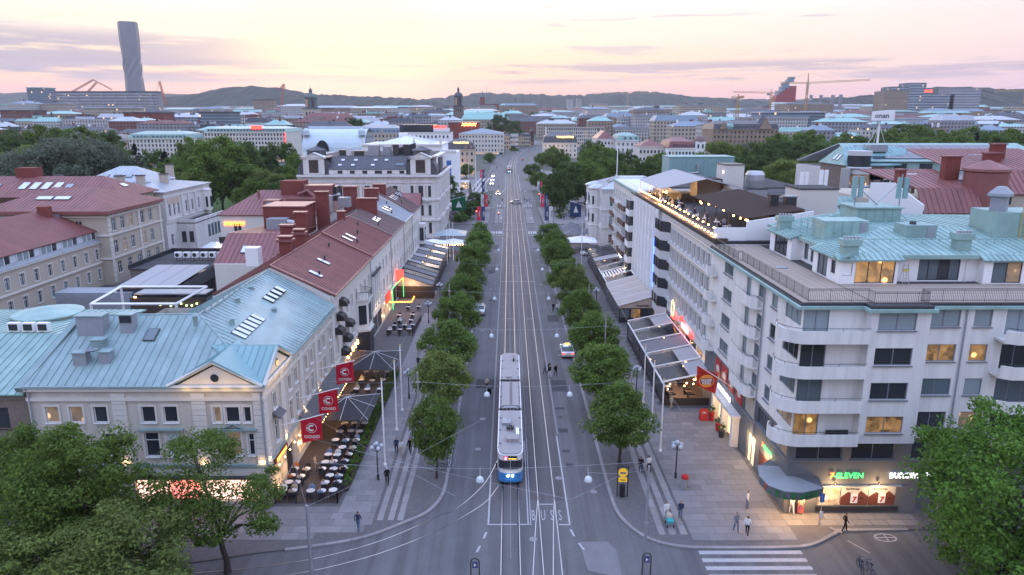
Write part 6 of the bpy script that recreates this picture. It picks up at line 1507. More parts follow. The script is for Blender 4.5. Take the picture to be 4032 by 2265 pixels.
 wins=[dict(x=x,z=z,w=1.2,h=2.9,nx=2,nz=2,glass=rw.choice(['glass_dark','glass_blue']))for x in(2.2,4.6,7,11.5,15,19,22.5)for z in(9.2,)]+[dict(x=x,z=2,w=1.3,h=2.8,nx=2,nz=2)for x in(2,6,10)]
 wall_windows(V,(XV,172.2,0),R(90),27,15.2,wins,'stone_white',.18)
 part('panel',MB().box(XV+.02,XV+.1,174,180.2,12.3,13.4),'stone_pink',V)
 for z in(7.6,8.2,13.8,14.9):band(V,(XV,172.2,0),R(90),27,z,z+.3,.35 if z>14 else .22,'stone_white')
 for y in(172.3,181.2,185.0,189.2,198):part('pilaster',MB().box(XV+.02,XV+.35,y,y+.8,8.5,13.8),'stone_white',V)
 part('porch',MB().box(XV,XV+4.5,178,196,0,7.0),'stone_white',V);part('porch_terrace',MB().box(XV,XV+4.6,177.9,196.1,7.0,7.2),'roof_felt',V)
 part('balustrade',MB().box(XV+4.3,XV+4.6,177.9,196.1,7.2,8.0).box(XV,XV+4.3,177.9,178.15,7.2,8.0),'stone_white',V)
 for k in range(5):part('porch_window',MB().box(XV+4.5,XV+4.55,185.4+k*2.1,186.8+k*2.1,2.4,5.6),'glass_blue',V)
 for k in range(2):part('porch_window',MB().box(XV+.9+k*1.9,XV+2+k*1.9,177.95,178,2.2,5),'glass_dark',V)
 b_=part('oriel',MB().lathe((XV,195.6,8.4),[(1.9,0),(1.9,5.2),(2.1,5.4),(.2,6)],12),'stone_white',V);part('pane',MB().box(XV+1.5,XV+1.95,195.0,196.2,9.2,12),'glass_dark',b_);part('pane',MB().box(XV+.9,XV+1.5,193.95,194.1,9.2,12),'glass_dark',b_)
 plain_block(V,-116,XV,172.2,199.2,0,15.2,'stone_white',skip='ET')
 F=hip(-116,XV,172.2,199.2,15.4,17.6,10,.6);rf=underlay(V,F,'roof_silver')
 for f in F:seam_roof(rf,f,'roof_silver',.9)
 F2=hip(-108,-91,181,195,17.0,20.6,6.8,.3);r2=underlay(V,F2,'roof_silver','lantern_roof')
 for f in F2:seam_roof(r2,f,'roof_silver',.9)
 for k in range(2):
  for j in range(2):skylight(r2,(-93.4-k*1.6+j*.0,187.2-k*.0+j*2.0,18.2+k*.85),(3.6,0,6.8),(0,1,0),1.6,1.3)
 for k in range(3):skylight(r2,(-103+k*3,183.4,18.4),(0,-3.6,7.2),(1,0,0),1.6,1.4,glass='glass_blind')
 for(x,y)in((-113,180),(-101,176),(-96.5,178),(-92,179),(-88.6,184),(-92.5,196)):
  c_=part('chimney',MB().box(x-.9,x+.9,y-.6,y+.6,15.5,18.8 if y<190 else 20.4),'stone_beige',rf);part('chimney_cap',MB().box(x-1.1,x+1.1,y-.8,y+.8,18.8 if y<190 else 20.4,19.0 if y<190 else 20.6),'roof_felt',c_)
school()
# ================================================================ white palace at the cross street (end of the west side)
def palace():
 X0,X1,Y0=-58.2,-19.6,197.0;ZE=17.6
 B=thing('white_palace',(X1,Y0,0),'white ornate stone palace with dark mansard roof and corner pavilions at the crossing','building')
 W_=X1-X0;o=(X0,Y0,0)
 xs=[2.6,4.8,7.0]+[11.5,15.3,19.1,22.9,26.7]+[31.4,33.8,36.2]
 wins=[]
 for z,h in((11.6,3.0),(6.4,2.9),(1.4,3)):
  for x in xs:
   w=1.35 if x not in(2.6,7.0,31.4,36.2)else .8
   wins.append(dict(x=x-w/2,z=z,w=w,h=h,nx=2 if w>1 else 1,nz=2,glass=rw.choice(['glass_dark','glass_blue','glass_dark','glass_dark'])))
 wall_windows(B,o,0,W_,ZE,wins,'stone_white',.2,'frame_brown')
 for a in wins:
  x,z,w,h=X0+a['x'],a['z'],a['w'],a['h']
  if z>6:
   part('window_surround',MB().box(x-.45,x-.1,Y0-.14,Y0-.003,z-.3,z+h+.3).box(x+w+.1,x+w+.45,Y0-.14,Y0-.003,z-.3,z+h+.3),'stone_white',B)
   if w>1 and z>11:part('pink_panel',MB().box(x-.95,x-.5,Y0-.02,Y0-.002,z,z+h),'stone_pink',B);part('pink_panel',MB().box(x+w+.5,x+w+.95,Y0-.02,Y0-.002,z,z+h),'stone_pink',B)
 for(z,h,ou)in((4.9,.5,.4),(10.6,.45,.45),(15.4,.3,.25),(ZE-.55,.55,.9)):band(B,o,0,W_+ou*.6,z,z+h,ou,'stone_white');band(B,(X1,Y0,0),R(90),40,z,z+h-.01,ou,'stone_white')
 for xa in(.1,8.6,29.6,37.6):
  m=MB()
  for k in range(24):m.box(X0+xa,X0+xa+.9,Y0-.22,Y0-.003,.4+k*.7,.4+k*.7+.6)
  part('quoin',m,'stone_white',B)
 part('pediment',MB().prism([(X0+31.6,Y0-.7),(X0+36,Y0-.7),(X0+36,Y0-.01),(X0+31.6,Y0-.01)],10.2,[10.3]*4).slab([(X0+31.4,Y0-.7,10.3),(X0+33.8,Y0-.7,11.3),(X0+33.8,Y0,11.3),(X0+31.4,Y0,10.3)],.15).slab([(X0+33.8,Y0-.7,11.3),(X0+36.2,Y0-.7,10.3),(X0+36.2,Y0,10.3),(X0+33.8,Y0,11.3)],.15),'stone_white',B)
 wins=[dict(x=x,z=z,w=1.3,h=2.9,nx=2,nz=2,glass='glass_dark')for x in(3,8,13,18,23,28,33,37)for z in(1.4,6.4,11.6)]
 wall_windows(B,(X1,Y0,0),R(90),40,ZE,wins,'stone_white',.2,'frame_brown')
 for(y,w)in((200,4),(212,5),(226,4)):
  for z in(5.2,10.9):b_=part('balcony',MB().box(X1,X1+1.3,y,y+w,z,z+.25),'stone_white',B);part('balustrade',MB().box(X1+1.1,X1+1.3,y,y+w,z+.25,z+1.2),'stone_white',b_)
 plain_block(B,X0,X1,Y0,237,0,ZE,'stone_white',skip='SET')
 # attic with small windows, dark mansard, roof plant
 part('attic',MB().box(X0+8.6,X0+29.8,Y0+.6,Y0+1.0,ZE,ZE+1.5),'stone_white',B)
 for k in range(6):part('attic_window',MB().box(X0+11+k*3.4,X0+12.3+k*3.4 if k!=3 else X0+13+k*3.4,Y0+.54,Y0+.6,ZE+.3,ZE+1.1),'glass_dark',B)
 F=[[(X0+8.6,Y0+.4,ZE+1.5),(X0+29.8,Y0+.4,ZE+1.5),(X0+29.8,Y0+5.5,ZE+4.7),(X0+8.6,Y0+5.5,ZE+4.7)]]
 rf=underlay(B,F,'roof_dark');seam_roof(rf,F[0],'roof_dark',.8)
 for(x,y)in((11.4,2.0),(15,2.0),(20.5,2.0),(11.9,4),(15.5,4),(21,4),(24,4)):skylight(rf,(X0+x,Y0+y,ZE+1.5+(y-.4)*.627),(0,-3.2,5.1),(1,0,0),1.1,.9)
 skylight(rf,(X0+28,Y0+2.2,ZE+2.65),(0,-3.2,5.1),(1,0,0),2.4,1.2,glass='glass_blue')
 part('flat_roof',MB().box(X0+3,X1-3,Y0+5.5,236,ZE+4.5,ZE+4.72),'roof_felt',B);part('wall',MB().box(X0+1,X1-1,Y0+6,236.5,ZE,ZE+4.5),'stone_white',B)
 def pavilion(xc,yc,w,name='corner_pavilion'):
  pv_=part(name,MB().box(xc-w*.32,xc+w*.32,yc-.2,yc+4,ZE,ZE+4.4),'stone_white',B)
  part('window',MB().box(xc-1.3,xc+1.3,yc-.26,yc-.2,ZE+.5,ZE+4.0),'frame_brown',pv_)
  part('pediment',MB().slab([(xc-w*.38,yc-.6,ZE+4.4),(xc,yc-.6,ZE+5.9),(xc,yc+3,ZE+5.9),(xc-w*.38,yc+3,ZE+4.4)],.2).slab([(xc+w*.38,yc-.6,ZE+4.4),(xc,yc-.6,ZE+5.9),(xc,yc+3,ZE+5.9),(xc+w*.38,yc+3,ZE+4.4)],.2).face([(xc-w*.36,yc-.4,ZE+4.4),(xc+w*.36,yc-.4,ZE+4.4),(xc,yc-.4,ZE+5.7)]),'stone_white',pv_)
  for s in(-1,1):
   prof=[(w*.5,0),(w*.52,1.2),(w*.47,2.6),(w*.36,3.8),(w*.30,4.4)]
   m=MB()
   for(a,za),(b,zb)in zip(prof,prof[1:]):m.face([(xc+s*a,yc+.3,ZE+za),(xc+s*b,yc+.6,ZE+zb),(xc+s*b,yc+7,ZE+zb),(xc+s*a,yc+7,ZE+za)]);m.face([(xc+s*w*.30,yc+.3,ZE+za),(xc+s*a,yc+.3,ZE+za),(xc+s*b,yc+.45,ZE+zb),(xc+s*w*.30,yc+.45,ZE+zb)])
   part('mansard',m,'roof_dark',pv_)
  part('top',MB().prism([(xc-w*.46,yc),(xc+w*.46,yc),(xc+w*.46,yc+8),(xc-w*.46,yc+8)],ZE+4.5,ZE+4.75).prism([(xc-2.2,yc+2),(xc+2.2,yc+2),(xc+2.2,yc+5.5),(xc-2.2,yc+5.5)],ZE+4.75,ZE+6.3),'roof_dark',pv_)
  part('cap',MB().lathe((xc,yc+3.8,ZE+6.3),[(3.0,0),(3.0,.2),(.1,1.3)],4),'roof_dark',pv_)
 pavilion(X0+4.5,Y0+.8,9);pavilion(X0+33.8,Y0+.8,8.6)
 part('side_mansard',MB().box(X1-5,X1-.4,Y0+12,Y0+20,ZE,ZE+4.2),'roof_dark',B)
 for(x,y,w,d,h,m_)in((14,9,2.5,2,1.4,'frame_dark'),(18,9,3,3,3,'galv'),(22,10,2.2,3,2.6,'sheet_grey'),(25,9,1.6,1.6,3.2,'frame_dark'),(11.5,10,1.2,1.2,2.2,'stone_white'),(28,9,1.6,1.4,3.2,'frame_dark'),(9.5,10,2,1.6,1.6,'frame_dark')):
  part('roof_plant',MB().box(X0+x,X0+x+w,Y0+y,Y0+y+d,ZE+4.7,ZE+4.7+h),m_,B)
 part('roof_screen',MB().slab([(X0+25,Y0+14,ZE+4.7),(X0+31,Y0+14,ZE+4.7),(X0+31,Y0+14,ZE+8.2),(X0+25,Y0+14,ZE+6.4)],.2),'frame_dark',B)
palace()
# ================================================================ houses round the square and along the far end of the avenue
def simple_house(name,lab,x0,x1,y0,y1,ze,zr,wallm,roofm,nwin,floors,z0=0,roof='hip',fr='frame_grey',cat='building',lit=.12,side=None,group=None,ground='lit_shop',inset=None,wh=1.7,ww=1.2):
 B=thing(name,((x0+x1)/2,y0,z0),lab,cat,group)
 H_=ze-z0;wins=[]
 fh=(H_-3.6)/max(1,floors-1)if floors>1 else H_
 def mk(n,W_):
  o_=[]
  for f in range(1,floors):
   for a in row(n,W_,ww,wh,3.9+(f-1)*fh,nx=1):a['glass']=rw.choice(['lit_soft','lit_warm'])if rw.random()<lit else rw.choice(['glass_dark','glass_dark','glass_blue']);o_.append(a)
  return o_
 wall_windows(B,(x0,y0,z0),0,x1-x0,H_,mk(nwin,x1-x0),wallm,.15,fr)
 if side:
  n=max(2,int((y1-y0)/3.4))
  if side=='E':wall_windows(B,(x1,y0,z0),R(90),y1-y0,H_,mk(n,y1-y0),wallm,.15,fr)
  else:wall_windows(B,(x0,y1,z0),R(-90),y1-y0,H_,mk(n,y1-y0),wallm,.15,fr)
 plain_block(B,x0,x1,y0,y1,z0,ze,wallm,skip='ST'+(side or ''))
 if ground:
  n=max(2,int((x1-x0)/4))
  for k in range(n):part('shop_window',MB().box(x0+.5+k*(x1-x0)/n,x0-.5+(k+1)*(x1-x0)/n,y0-.06,y0-.01,z0+.4,z0+2.9),ground if rw.random()<.7 else 'glass_dark',B)
 band(B,(x0,y0,z0),0,x1-x0,H_-.5,H_,.4,wallm)
 if roof=='flat':part('roof',MB().box(x0-.2,x1+.2,y0-.2,y1,ze,ze+.35),roofm,B);return B
 if roof=='mansard':
  i=2.2;zm=ze+(zr-ze)*.62
  F=[[(x0-.3,y0-.3,ze),(x1+.3,y0-.3,ze),(x1-i*.4,y0+i*.5,zm),(x0+i*.4,y0+i*.5,zm)],[(x1+.3,y0-.3,ze),(x1+.3,y1,ze),(x1-i*.4,y1-1,zm),(x1-i*.4,y0+i*.5,zm)],[(x0-.3,y1,ze),(x0-.3,y0-.3,ze),(x0+i*.4,y0+i*.5,zm),(x0+i*.4,y1-1,zm)],
             [(x0+i*.4,y0+i*.5,zm),(x1-i*.4,y0+i*.5,zm),(x1-i*2.4,(y0+y1)/2,zr),(x0+i*2.4,(y0+y1)/2,zr)],[(x1-i*.4,y0+i*.5,zm),(x1-i*.4,y1-1,zm),(x1-i*2.4,(y0+y1)/2,zr)],[(x0+i*.4,y1-1,zm),(x0+i*.4,y0+i*.5,zm),(x0+i*2.4,(y0+y1)/2,zr)],[(x0+i*.4,y1-1,zm),(x1-i*.4,y1-1,zm),(x1-i*2.4,(y0+y1)/2,zr),(x0+i*2.4,(y0+y1)/2,zr)]]
  rf=underlay(B,F,roofm)
  for k in range(nwin-2):
   x=x0+(k+1.5)*(x1-x0)/(nwin-1)-.6;d_=part('dormer',MB().box(x-.3,x+1.5,y0-.1,y0+1.6,ze+.5,ze+2.2),roofm,rf);part('pane',MB().box(x,x+1.2,y0-.16,y0-.1,ze+.7,ze+2.0),'lit_soft' if rw.random()<lit else 'glass_blue',d_)
  return B
 F=hip(x0,x1,y0,y1,ze,zr,inset or min(x1-x0,y1-y0)/2*.9)
 rf=underlay(B,F,roofm)
 for f in F[:1]:seam_roof(rf,f,roofm,1.2)
 for k in range(3):
  x=x0+(x1-x0)*(.25+.25*k);c_=part('chimney',MB().box(x-.6,x+.6,(y0+y1)/2-.5,(y0+y1)/2+.5,zr-.8,zr+1.4),'stone_brown',rf)
 return B
T=terrain
# the theatre: white walls, white roof
th=thing('theatre',(-45,300,0),'white theatre with broad pale roof and a blue banner on its end wall','building')
part('wall',MB().box(-61,-28.2,300,335,0,21.6),'render_bright',th);part('cornice',MB().box(-61.4,-27.8,299.6,335,21.6,22.2),'stone_white',th)
F=hip(-56,-33,303,334,22.3,25.2,8,.2);rf=underlay(th,F,'roof_white')
for f in F:seam_roof(rf,f,'roof_white',1.4)
part('wing',MB().box(-28.2,-22.4,303,330,0,18.6),'render_bright',th);part('balustrade',MB().box(-28.3,-22.1,302.8,303.3,18.6,19.6),'stone_white',th);part('banner',MB().box(-27.4,-24.4,302.9,302.97,6,15.4),'banner_blue',th)
for x in(-61,-40,-29):part('statue',MB().lathe((x+.5,300.5,22.2),[(.5,0),(.4,.8),(.5,1.2),(.3,2.2),(.2,2.8)],8),'stone_white',th)
part('lantern',MB().box(-48,-44.5,316,320,24.8,26.4),'roof_white',th)
w_=simple_house('square_house','ochre house with black mansard roof and gold rooftop letters left of the avenue',-37.2,-20.6,425,442,14.9,20.9,'stone_beige','roof_dark',6,4,roof='mansard',side='E',lit=.3)
lettering('wall',w_,(-28.3,424.6,18.3),0,'neon_yellow',.62,'roof_letters');point_light('cafe_glow',(-29,421,3),(1,.6,.25),900,1.5)
part('awning',MB().box(-33,-22,422,425,3.2,3.6),'lit_shop',w_)
w_=simple_house('square_house','white house with black mansard roof and gold rooftop letters right of the avenue',26.6,52.6,560,585,14.2,21.8,'render_pale','roof_dark',8,4,roof='mansard',side='W',lit=.35)
lettering('wall',w_,(43.2,559.4,17.9),0,'neon_yellow',.92,'roof_letters')
part('awning',MB().box(30,40,556,560,3.4,4.6),'brick_red',w_);part('lit_sign',MB().box(30,34,555.8,556,4.6,6),'neon_white',w_);point_light('cafe_glow',(34,553,4),(1,.62,.3),1600,2)
h_=simple_house('grand_hotel','large pale hotel block with blue-grey hipped roof closing the avenue on the left',-41.5,-4.7,600,640,20.3,24.4,'render_pale','roof_blue',14,5,z0=T(600)*.6,side='E',lit=.14)
simple_house('shop_house','narrow brick-red shop house right of the pale hotel',-4.6,1.2,665,690,17,19,'stone_pink','roof_dark',3,4,z0=2,side=None,lit=.2)
simple_house('shop_house','white shop house with long windows at the bend of the avenue',1.3,8.6,680,700,18,19,'render_white','roof_copper',5,4,z0=2,roof='flat',lit=.4)
simple_house('shop_house','beige shop house with dark dormered roof where the tracks bend',8.8,20.4,690,715,15.5,19.6,'stone_beige','roof_dark',7,4,z0=2,roof='mansard',lit=.4)
simple_house('shop_house','dark brown tower house beyond the bend of the tracks',21,24.6,720,730,20,22,'brick_red','roof_dark',3,5,z0=4,lit=.1)
simple_house('office_block','long white modernist office with two bands of dark windows',36,92,700,730,24.1,25,'render_pale','roof_felt',28,6,z0=T(700)*.7,roof='flat',lit=.12,ww=1.3,wh=2.2)
simple_house('mansion','pale corner mansion with steep red roof right of the long white office',59.5,71,490,520,19,24.5,'render_white','roof_red',5,5,side='W',lit=.1)
simple_house('mansion','tall white mansion with turquoise attic roof above the park trees',71.2,86,480,505,18.4,23.4,'render_white','roof_copper',5,5,roof='mansard',lit=.12)
simple_house('mansion','low cream house with red tiled roof behind the park trees',77.4,92.4,430,450,16.4,20.2,'render_pale','roof_red',7,4,lit=.08)
d_=simple_house('mansion','long white house with red mansard and corner dome by the park',92.6,108.2,420,445,15.8,21.8,'render_bright','roof_red',8,4,roof='mansard',lit=.15)
part('turret',MB().box(108.2,114,419.5,426,0,19.4),'render_bright',d_);part('dome',MB().lathe((111.1,422.7,19.4),[(3.6,0),(3.5,.3),(3.2,1.6),(2.2,3),(.8,3.8),(.1,4)],18),'roof_redgrey',d_)
for x in(109.3,111.9):part('turret_window',MB().box(x,x+1,419.4,419.5,15.6,18),'glass_dark',d_)
simple_house('mansard_house','cream house with long blue-grey mansard left of the red neon sign',-110,-78.2,520,545,22.4,28,'stone_beige','roof_blue',12,6,z0=T(520),roof='mansard',lit=.05)
a_=simple_house('corner_hotel','white corner hotel with a red neon roof sign',-73,-39.4,480,510,23.6,25,'render_bright','roof_felt',13,6,roof='flat',lit=.06)
part('penthouse',MB().box(-72.6,-50.2,482,508,23.9,28.4),'glass_dark',a_);part('sign_box',MB().box(-50,-39.5,480.2,484,23.9,26.4),'render_bright',a_);lettering('avalon',a_,(-45.7,479.6,26.5),0,'neon_red',.66,'neon_letters')
r_=thing('red_roof_bar',(-40,650,0),'red-walled roof terrace strung with orange lights above the pale hotel','building');part('wall',MB().box(-54,-27,650,670,0,29),'brick_red',r_);part('roof',MB().box(-54.4,-26.6,649.5,670,29,29.6),'roof_silver',r_)
for k in range(26):part('light',MB().ball((-42+k*.5,648.8,26.4+1.5*(k%2)+.4*math.sin(k)),.26,6,4),'bulb_dim',r_)
# the covered market: white barrel vault
m_=thing('market_hall',(-97,400,0),'pale blue-white barrel-vaulted market hall with arched glass ends','building')
X0,X1,Y0,Y1,zb,rr=-114.5,-79.8,400,432,15.5,12.5
v=MB();n=16;prev=None
for k in range(n+1):
 t=math.pi*k/n;p=((Y0+Y1)/2-16*math.cos(t),zb+rr*math.sin(t)-1)
 if prev:v.face([(X0,prev[0],prev[1]),(X1,prev[0],prev[1]),(X1,p[0],p[1]),(X0,p[0],p[1])])
 prev=p
part('vault',v,'roof_pale',m_,smooth=True);part('wall',MB().box(X0,X1,Y0,Y1,0,14.6),'render_bright',m_)
e_=MB();e_.face([(X1,(Y0+Y1)/2-16*math.cos(math.pi*k/n),zb+rr*math.sin(math.pi*k/n)-1)for k in range(n+1)]);part('end_window',e_,'glass_blue',m_)
for x in(X0+2,X1-2):part('end_turret',MB().lathe((x,Y0+3.5,23.5),[(2,0),(2,2.4),(1.4,3.4),(.2,3.9)],12),'roof_pale',m_)
ar=MB();ar.face([(-103+3.4*math.cos(math.pi*k/12),Y0-.4,15+5.4*math.sin(math.pi*k/12))for k in range(13)]);part('arched_window',ar,'glass_dark',m_)
hd=MB()
for k in range(12):
 a0,a1=math.pi*k/12,math.pi*(k+1)/12
 hd.face([(-103+3.8*math.cos(a0),Y0-.6,15+5.9*math.sin(a0)),(-103+3.8*math.cos(a1),Y0-.6,15+5.9*math.sin(a1)),(-103+3.8*math.cos(a1),Y0+6,15+5.9*math.sin(a1)),(-103+3.8*math.cos(a0),Y0+6,15+5.9*math.sin(a0))])
part('arch_hood',hd,'roof_pale',m_);part('ridge_walk',MB().box(X0,X1,415,417,zb+rr-.9,zb+rr+.2),'roof_pale',m_)
# long department store with turquoise roof
s_=simple_house('department_store','long white store with turquoise mansard roof and red neon on the ridge',-218,-160,520,560,23,27,'render_pale','roof_copper',26,7,z0=2,roof='mansard',lit=.02)
part('neon_sign',MB().box(-184,-176.2,519,519.4,25.2,27.4),'neon_red',s_);part('neon_edge',MB().box(-160.3,-159.9,519.2,519.6,14,22.6),'neon_red',s_)
simple_house('turn_of_century_house','pale town house with turquoise roof and dark corner dome behind the park',-262,-222,500,530,19,24,'render_pale','roof_copper',16,6,z0=1,roof='mansard',lit=.03)
simple_house('turn_of_century_house','cream town house with dark roof at the far left behind spruces',-290,-263,500,530,18,22,'stone_beige','roof_dark',10,5,z0=1,lit=.04)
# castle-like red sandstone block on the right
c_=simple_house('gabled_block','brown sandstone block with dark roofs, stepped gables and a green onion dome',146,193,520,550,24.9,31,'stone_sand','roof_dark',16,7,z0=2,roof='mansard',lit=.03)
part('gable',MB().face([(150,519.6,24),(156,519.6,24),(153,519.6,31)]).face([(178,519.6,24),(189,519.6,24),(183.4,519.6,33)]),'stone_sand',c_)
part('spire',MB().lathe((183.4,526,28),[(5,0),(2.4,4.2),(.1,8)],4),'roof_dark',c_)
part('onion_dome',MB().lathe((158,521,24.9),[(2.2,0),(2.9,1.8),(2.6,3.2),(1.0,4.2),(1.2,4.8),(.6,5.6),(.1,7)],14),'roof_copper',c_)

# ================================================================ the city out to the hills
ORD=['first','second','third','fourth','fifth','sixth','seventh','eighth','ninth','tenth','eleventh','twelfth','thirteenth','fourteenth','fifteenth','sixteenth','seventeenth','eighteenth','nineteenth','twentieth']
def ordinal(n):
 if n<=20:return ORD[n-1]
 return{2:'twenty',3:'thirty',4:'forty',5:'fifty'}.get(n//10,'sixty')+('-'+ORD[n%10-1]if n%10 else 'th')
rf_=random.Random(21)
rows_spec=[(470,30),(520,34),(575,34),(635,36),(700,38),(775,40),(860,44),(950,48),(1060,54),(1190,62),(1340,72),(1520,84),(1740,100),(2000,120),(2350,140)]
ROWN=['closest','second','third','fourth','fifth','sixth','seventh','eighth','ninth','tenth','eleventh','twelfth','thirteenth','fourteenth','farthest']
ROOFW={'far_copper':'green copper','far_red':'red','far_dark':'dark','far_pale':'pale grey','far_blue':'blue-grey'}
WALLW={'city_white':'white','city_cream':'cream','city_brick':'brick-red','city_grey':'grey','city_sand':'sand-brown'}
KEEP=[(-300,-154,490,600),(-120,-15,390,700),(-30,60,380,790),(30,125,410,760),(140,200,505,560),(-70,10,830,880),(-275,-240,930,970),(-90,-50,980,1020),(-950,-700,1460,1560),(250,360,780,850)]
for ri,(Y_,w_)in enumerate(rows_spec):
 half=.76*Y_+30;x=-half+rf_.uniform(0,w_*.5);k=0
 while x<half:
  w=w_*rf_.uniform(.55,1.25);d=min(w,w_)*rf_.uniform(.6,1.0);y=Y_+rf_.uniform(-12,18)*(Y_/700)
  h=rf_.choice([13,15,17,19,21,22,24])+rf_.uniform(-1,1)
  if Y_>900 and rf_.random()<.10:h+=rf_.uniform(6,16)
  if Y_<560:h=min(h,18)
  skip=any(x<b and x+w>a and y<d1 and y+d>c for a,b,c,d1 in KEEP)
  if Y_<560 and(x<-60 or x>40):skip=True  # the parks
  if Y_<640 and(x<-300 or x>190):skip=skip or rf_.random()<.5
  if not skip:
   k+=1;z0=T(y);wm=rf_.choice(['city_white']*4+['city_cream']*3+['city_grey']*3+['city_brick','city_sand','city_sand']);rm=rf_.choice(['far_copper']*5+['far_dark']*5+['far_pale']*3+['far_blue']*3+['far_red']*2)
   o_=(x+w/2,y,z0-1);root=part('town_house',MB().box(x,x+w,y,y+d,z0-1,z0+h),wm,org=o_)
   tag(root,'%s block with %s roof, %s from left in the %s far row'%(WALLW[wm],ROOFW[rm],ordinal(k),ROWN[ri]),'building','distant roofs of the town')
   rt=rf_.random();ze=z0+h;rh=rf_.uniform(2.5,5.5)
   if rt<.62:
    F=hip(x,x+w,y,y+d,ze,ze+rh,min(w,d)*rf_.uniform(.15,.5),.5);m=MB()
    for f in F:m.face(f)
   elif rt<.82:m=MB().prism([(x-.4,y-.4),(x+w+.4,y-.4),(x+w+.4,y+d),(x-.4,y+d)],ze,ze+.5).box(x+w*.2,x+w*.5,y+d*.3,y+d*.7,ze+.5,ze+3.2)
   else:
    i=min(w,d)*.12;m=MB();A=[(x-.3,y-.3,ze),(x+w+.3,y-.3,ze),(x+w+.3,y+d,ze),(x-.3,y+d,ze)];B_=[(x+i,y+i,ze+rh),(x+w-i,y+i,ze+rh),(x+w-i,y+d-i,ze+rh),(x+i,y+d-i,ze+rh)]
    for q in range(4):m.face([A[q],A[(q+1)%4],B_[(q+1)%4],B_[q]])
    m.face(B_)
   ro=part('roof',m,rm,root)
   if Y_<1300:
    for _ in range(rf_.randint(1,3)):
     cx=x+w*rf_.uniform(.15,.85);cy=y+d*rf_.uniform(.35,.65);part('chimney',MB().box(cx-.8,cx+.8,cy-.6,cy+.6,ze,ze+rh+rf_.uniform(.6,2)),rf_.choice(['city_grey','brick_red','white_paint','frame_dark']),ro)
    if rf_.random()<.4:cx=x+w*rf_.uniform(.2,.7);part('roof_plant',MB().box(cx,cx+w*.14,y+d*.4,y+d*.6,ze,ze+rh+1.2),rf_.choice(['far_pale','far_dark','city_white']),ro)
  x+=w+rf_.choice([.5,1,2,8])
# ---------------------------------------------------------------- landmarks
def tower_rot():
 """slim high-rise of eight stacked faces that twists on its way up"""
 t=thing('twisted_tower',(-1519,3000,60),'tall grey twisting skyscraper standing alone at the left','skyscraper')
 cx,cy=-1519,3000;zs=[40+k*3.6 for k in range(102)];secs=[]
 for z in zs:
  f=(z-40)/(zs[-1]-40);tw=R(90)*min(1,max(0,(f-.40)/.24))
  w=47-6*math.sin(math.pi*min(1,max(0,(f-.2)/.6)))*.9-2*f
  pts=[]
  for k in range(8):
   a=tw+R(22.5)+k*math.pi/4;rr_=w if k%2 else w*.93;pts.append((cx+rr_*math.cos(a)*.86,cy+rr_*math.sin(a)*.86,z))
  secs.append(pts)
 body=MB()
 for i in range(len(secs)-1):
  inset=.985 if i%1==0 else 1
  A,B_=secs[i],secs[i+1]
  for k in range(8):body.face([A[k],A[(k+1)%8],B_[(k+1)%8],B_[k]])
 body.face(secs[-1]);part('shaft',body,'tower_skin',t)
 ribs=MB()
 for k in range(8):
  line=[secs[i][k]for i in range(0,len(secs),3)];ribs.tube(line,.8,4)
 for i in range(0,len(secs),2):
  A=[(cx+(p[0]-cx)*1.012,cy+(p[1]-cy)*1.012,p[2])for p in secs[i]]
  for k in range(8):ribs.face([A[k],A[(k+1)%8],(A[(k+1)%8][0],A[(k+1)%8][1],A[0][2]+1.1),(A[k][0],A[k][1],A[0][2]+1.1)])
 part('floor_bands',ribs,'tower_band',t,kind='stuff')
tower_rot()
def slab_flats():
 b=part('slab_block',MB().box(-940,-716,1500,1520,20,82),'slab_flats',org=(-828,1500,20));tag(b,'long grey slab of flats with rows of balconies below the skyscraper','building')
 part('roof_storey',MB().box(-940,-716,1502,1518,82,86),'far_dark',b)
 for k in range(9):part('stair_shaft',MB().box(-930+k*25,-926+k*25,1498.6,1500,40,82),'city_grey',b)
 for z in range(44,82,6):part('balcony_row',MB().box(-939,-717,1498.4,1500,z,z+1.2),'far_pale',b)
slab_flats()
def church_tower(name,lab,x,y,z0,zs,wallm,topm,w):
 """square stone stage, open belfry, copper dome and lantern"""
 t=thing(name,(x,y,z0),lab,'church tower');a,b,c,d=zs
 part('stone_stage',MB().box(x-w/2,x+w/2,y-w/2,y+w/2,z0-8,a),wallm,t);part('gallery',MB().box(x-w/2-.8,x+w/2+.8,y-w/2-.8,y+w/2+.8,a,a+1.2),topm,t)
 for k in(-1,0,1):part('bell_opening',MB().box(x+k*w*.22-w*.06,x+k*w*.22+w*.06,y-w/2-.15,y-w/2,a-w*.45,a-w*.18),'glass_dark',t)
 part('belfry',MB().lathe((x,y,a+1.2),[(w*.42,0),(w*.40,b-a-2.4),(w*.46,b-a-1.6),(w*.46,b-a-1.2)],8),topm,t)
 for s in(-1,1):part('belfry_opening',MB().box(x+s*w*.2-w*.08,x+s*w*.2+w*.08,y-w*.42,y-w*.3,a+2.4,b-2),'lit_soft' if s<0 else 'glass_dark',t)
 part('dome',MB().lathe((x,y,b),[(w*.46,0),(w*.44,(c-b)*.35),(w*.32,(c-b)*.75),(w*.14,c-b)],12),topm,t)
 part('lantern',MB().lathe((x,y,c),[(w*.11,0),(w*.11,(d-c)*.45),(w*.15,(d-c)*.5),(w*.1,(d-c)*.65),(.15,d-c)],8),topm,t);part('finial',MB().tube([(x,y,d),(x,y,d+4)],.15,5),'frame_dark',t)
church_tower('cathedral_tower','brown stone cathedral tower with green domed belfry and lantern',-256,950,T(950),(44,58,64,71),'stone_beige','verdigris_dark',19)
church_tower('church_tower','grey stone church tower with dark onion spire near the street axis',-69,1000,T(1000),(47.5,61.5,67,74),'stone_brown','roof_dark',13.5)
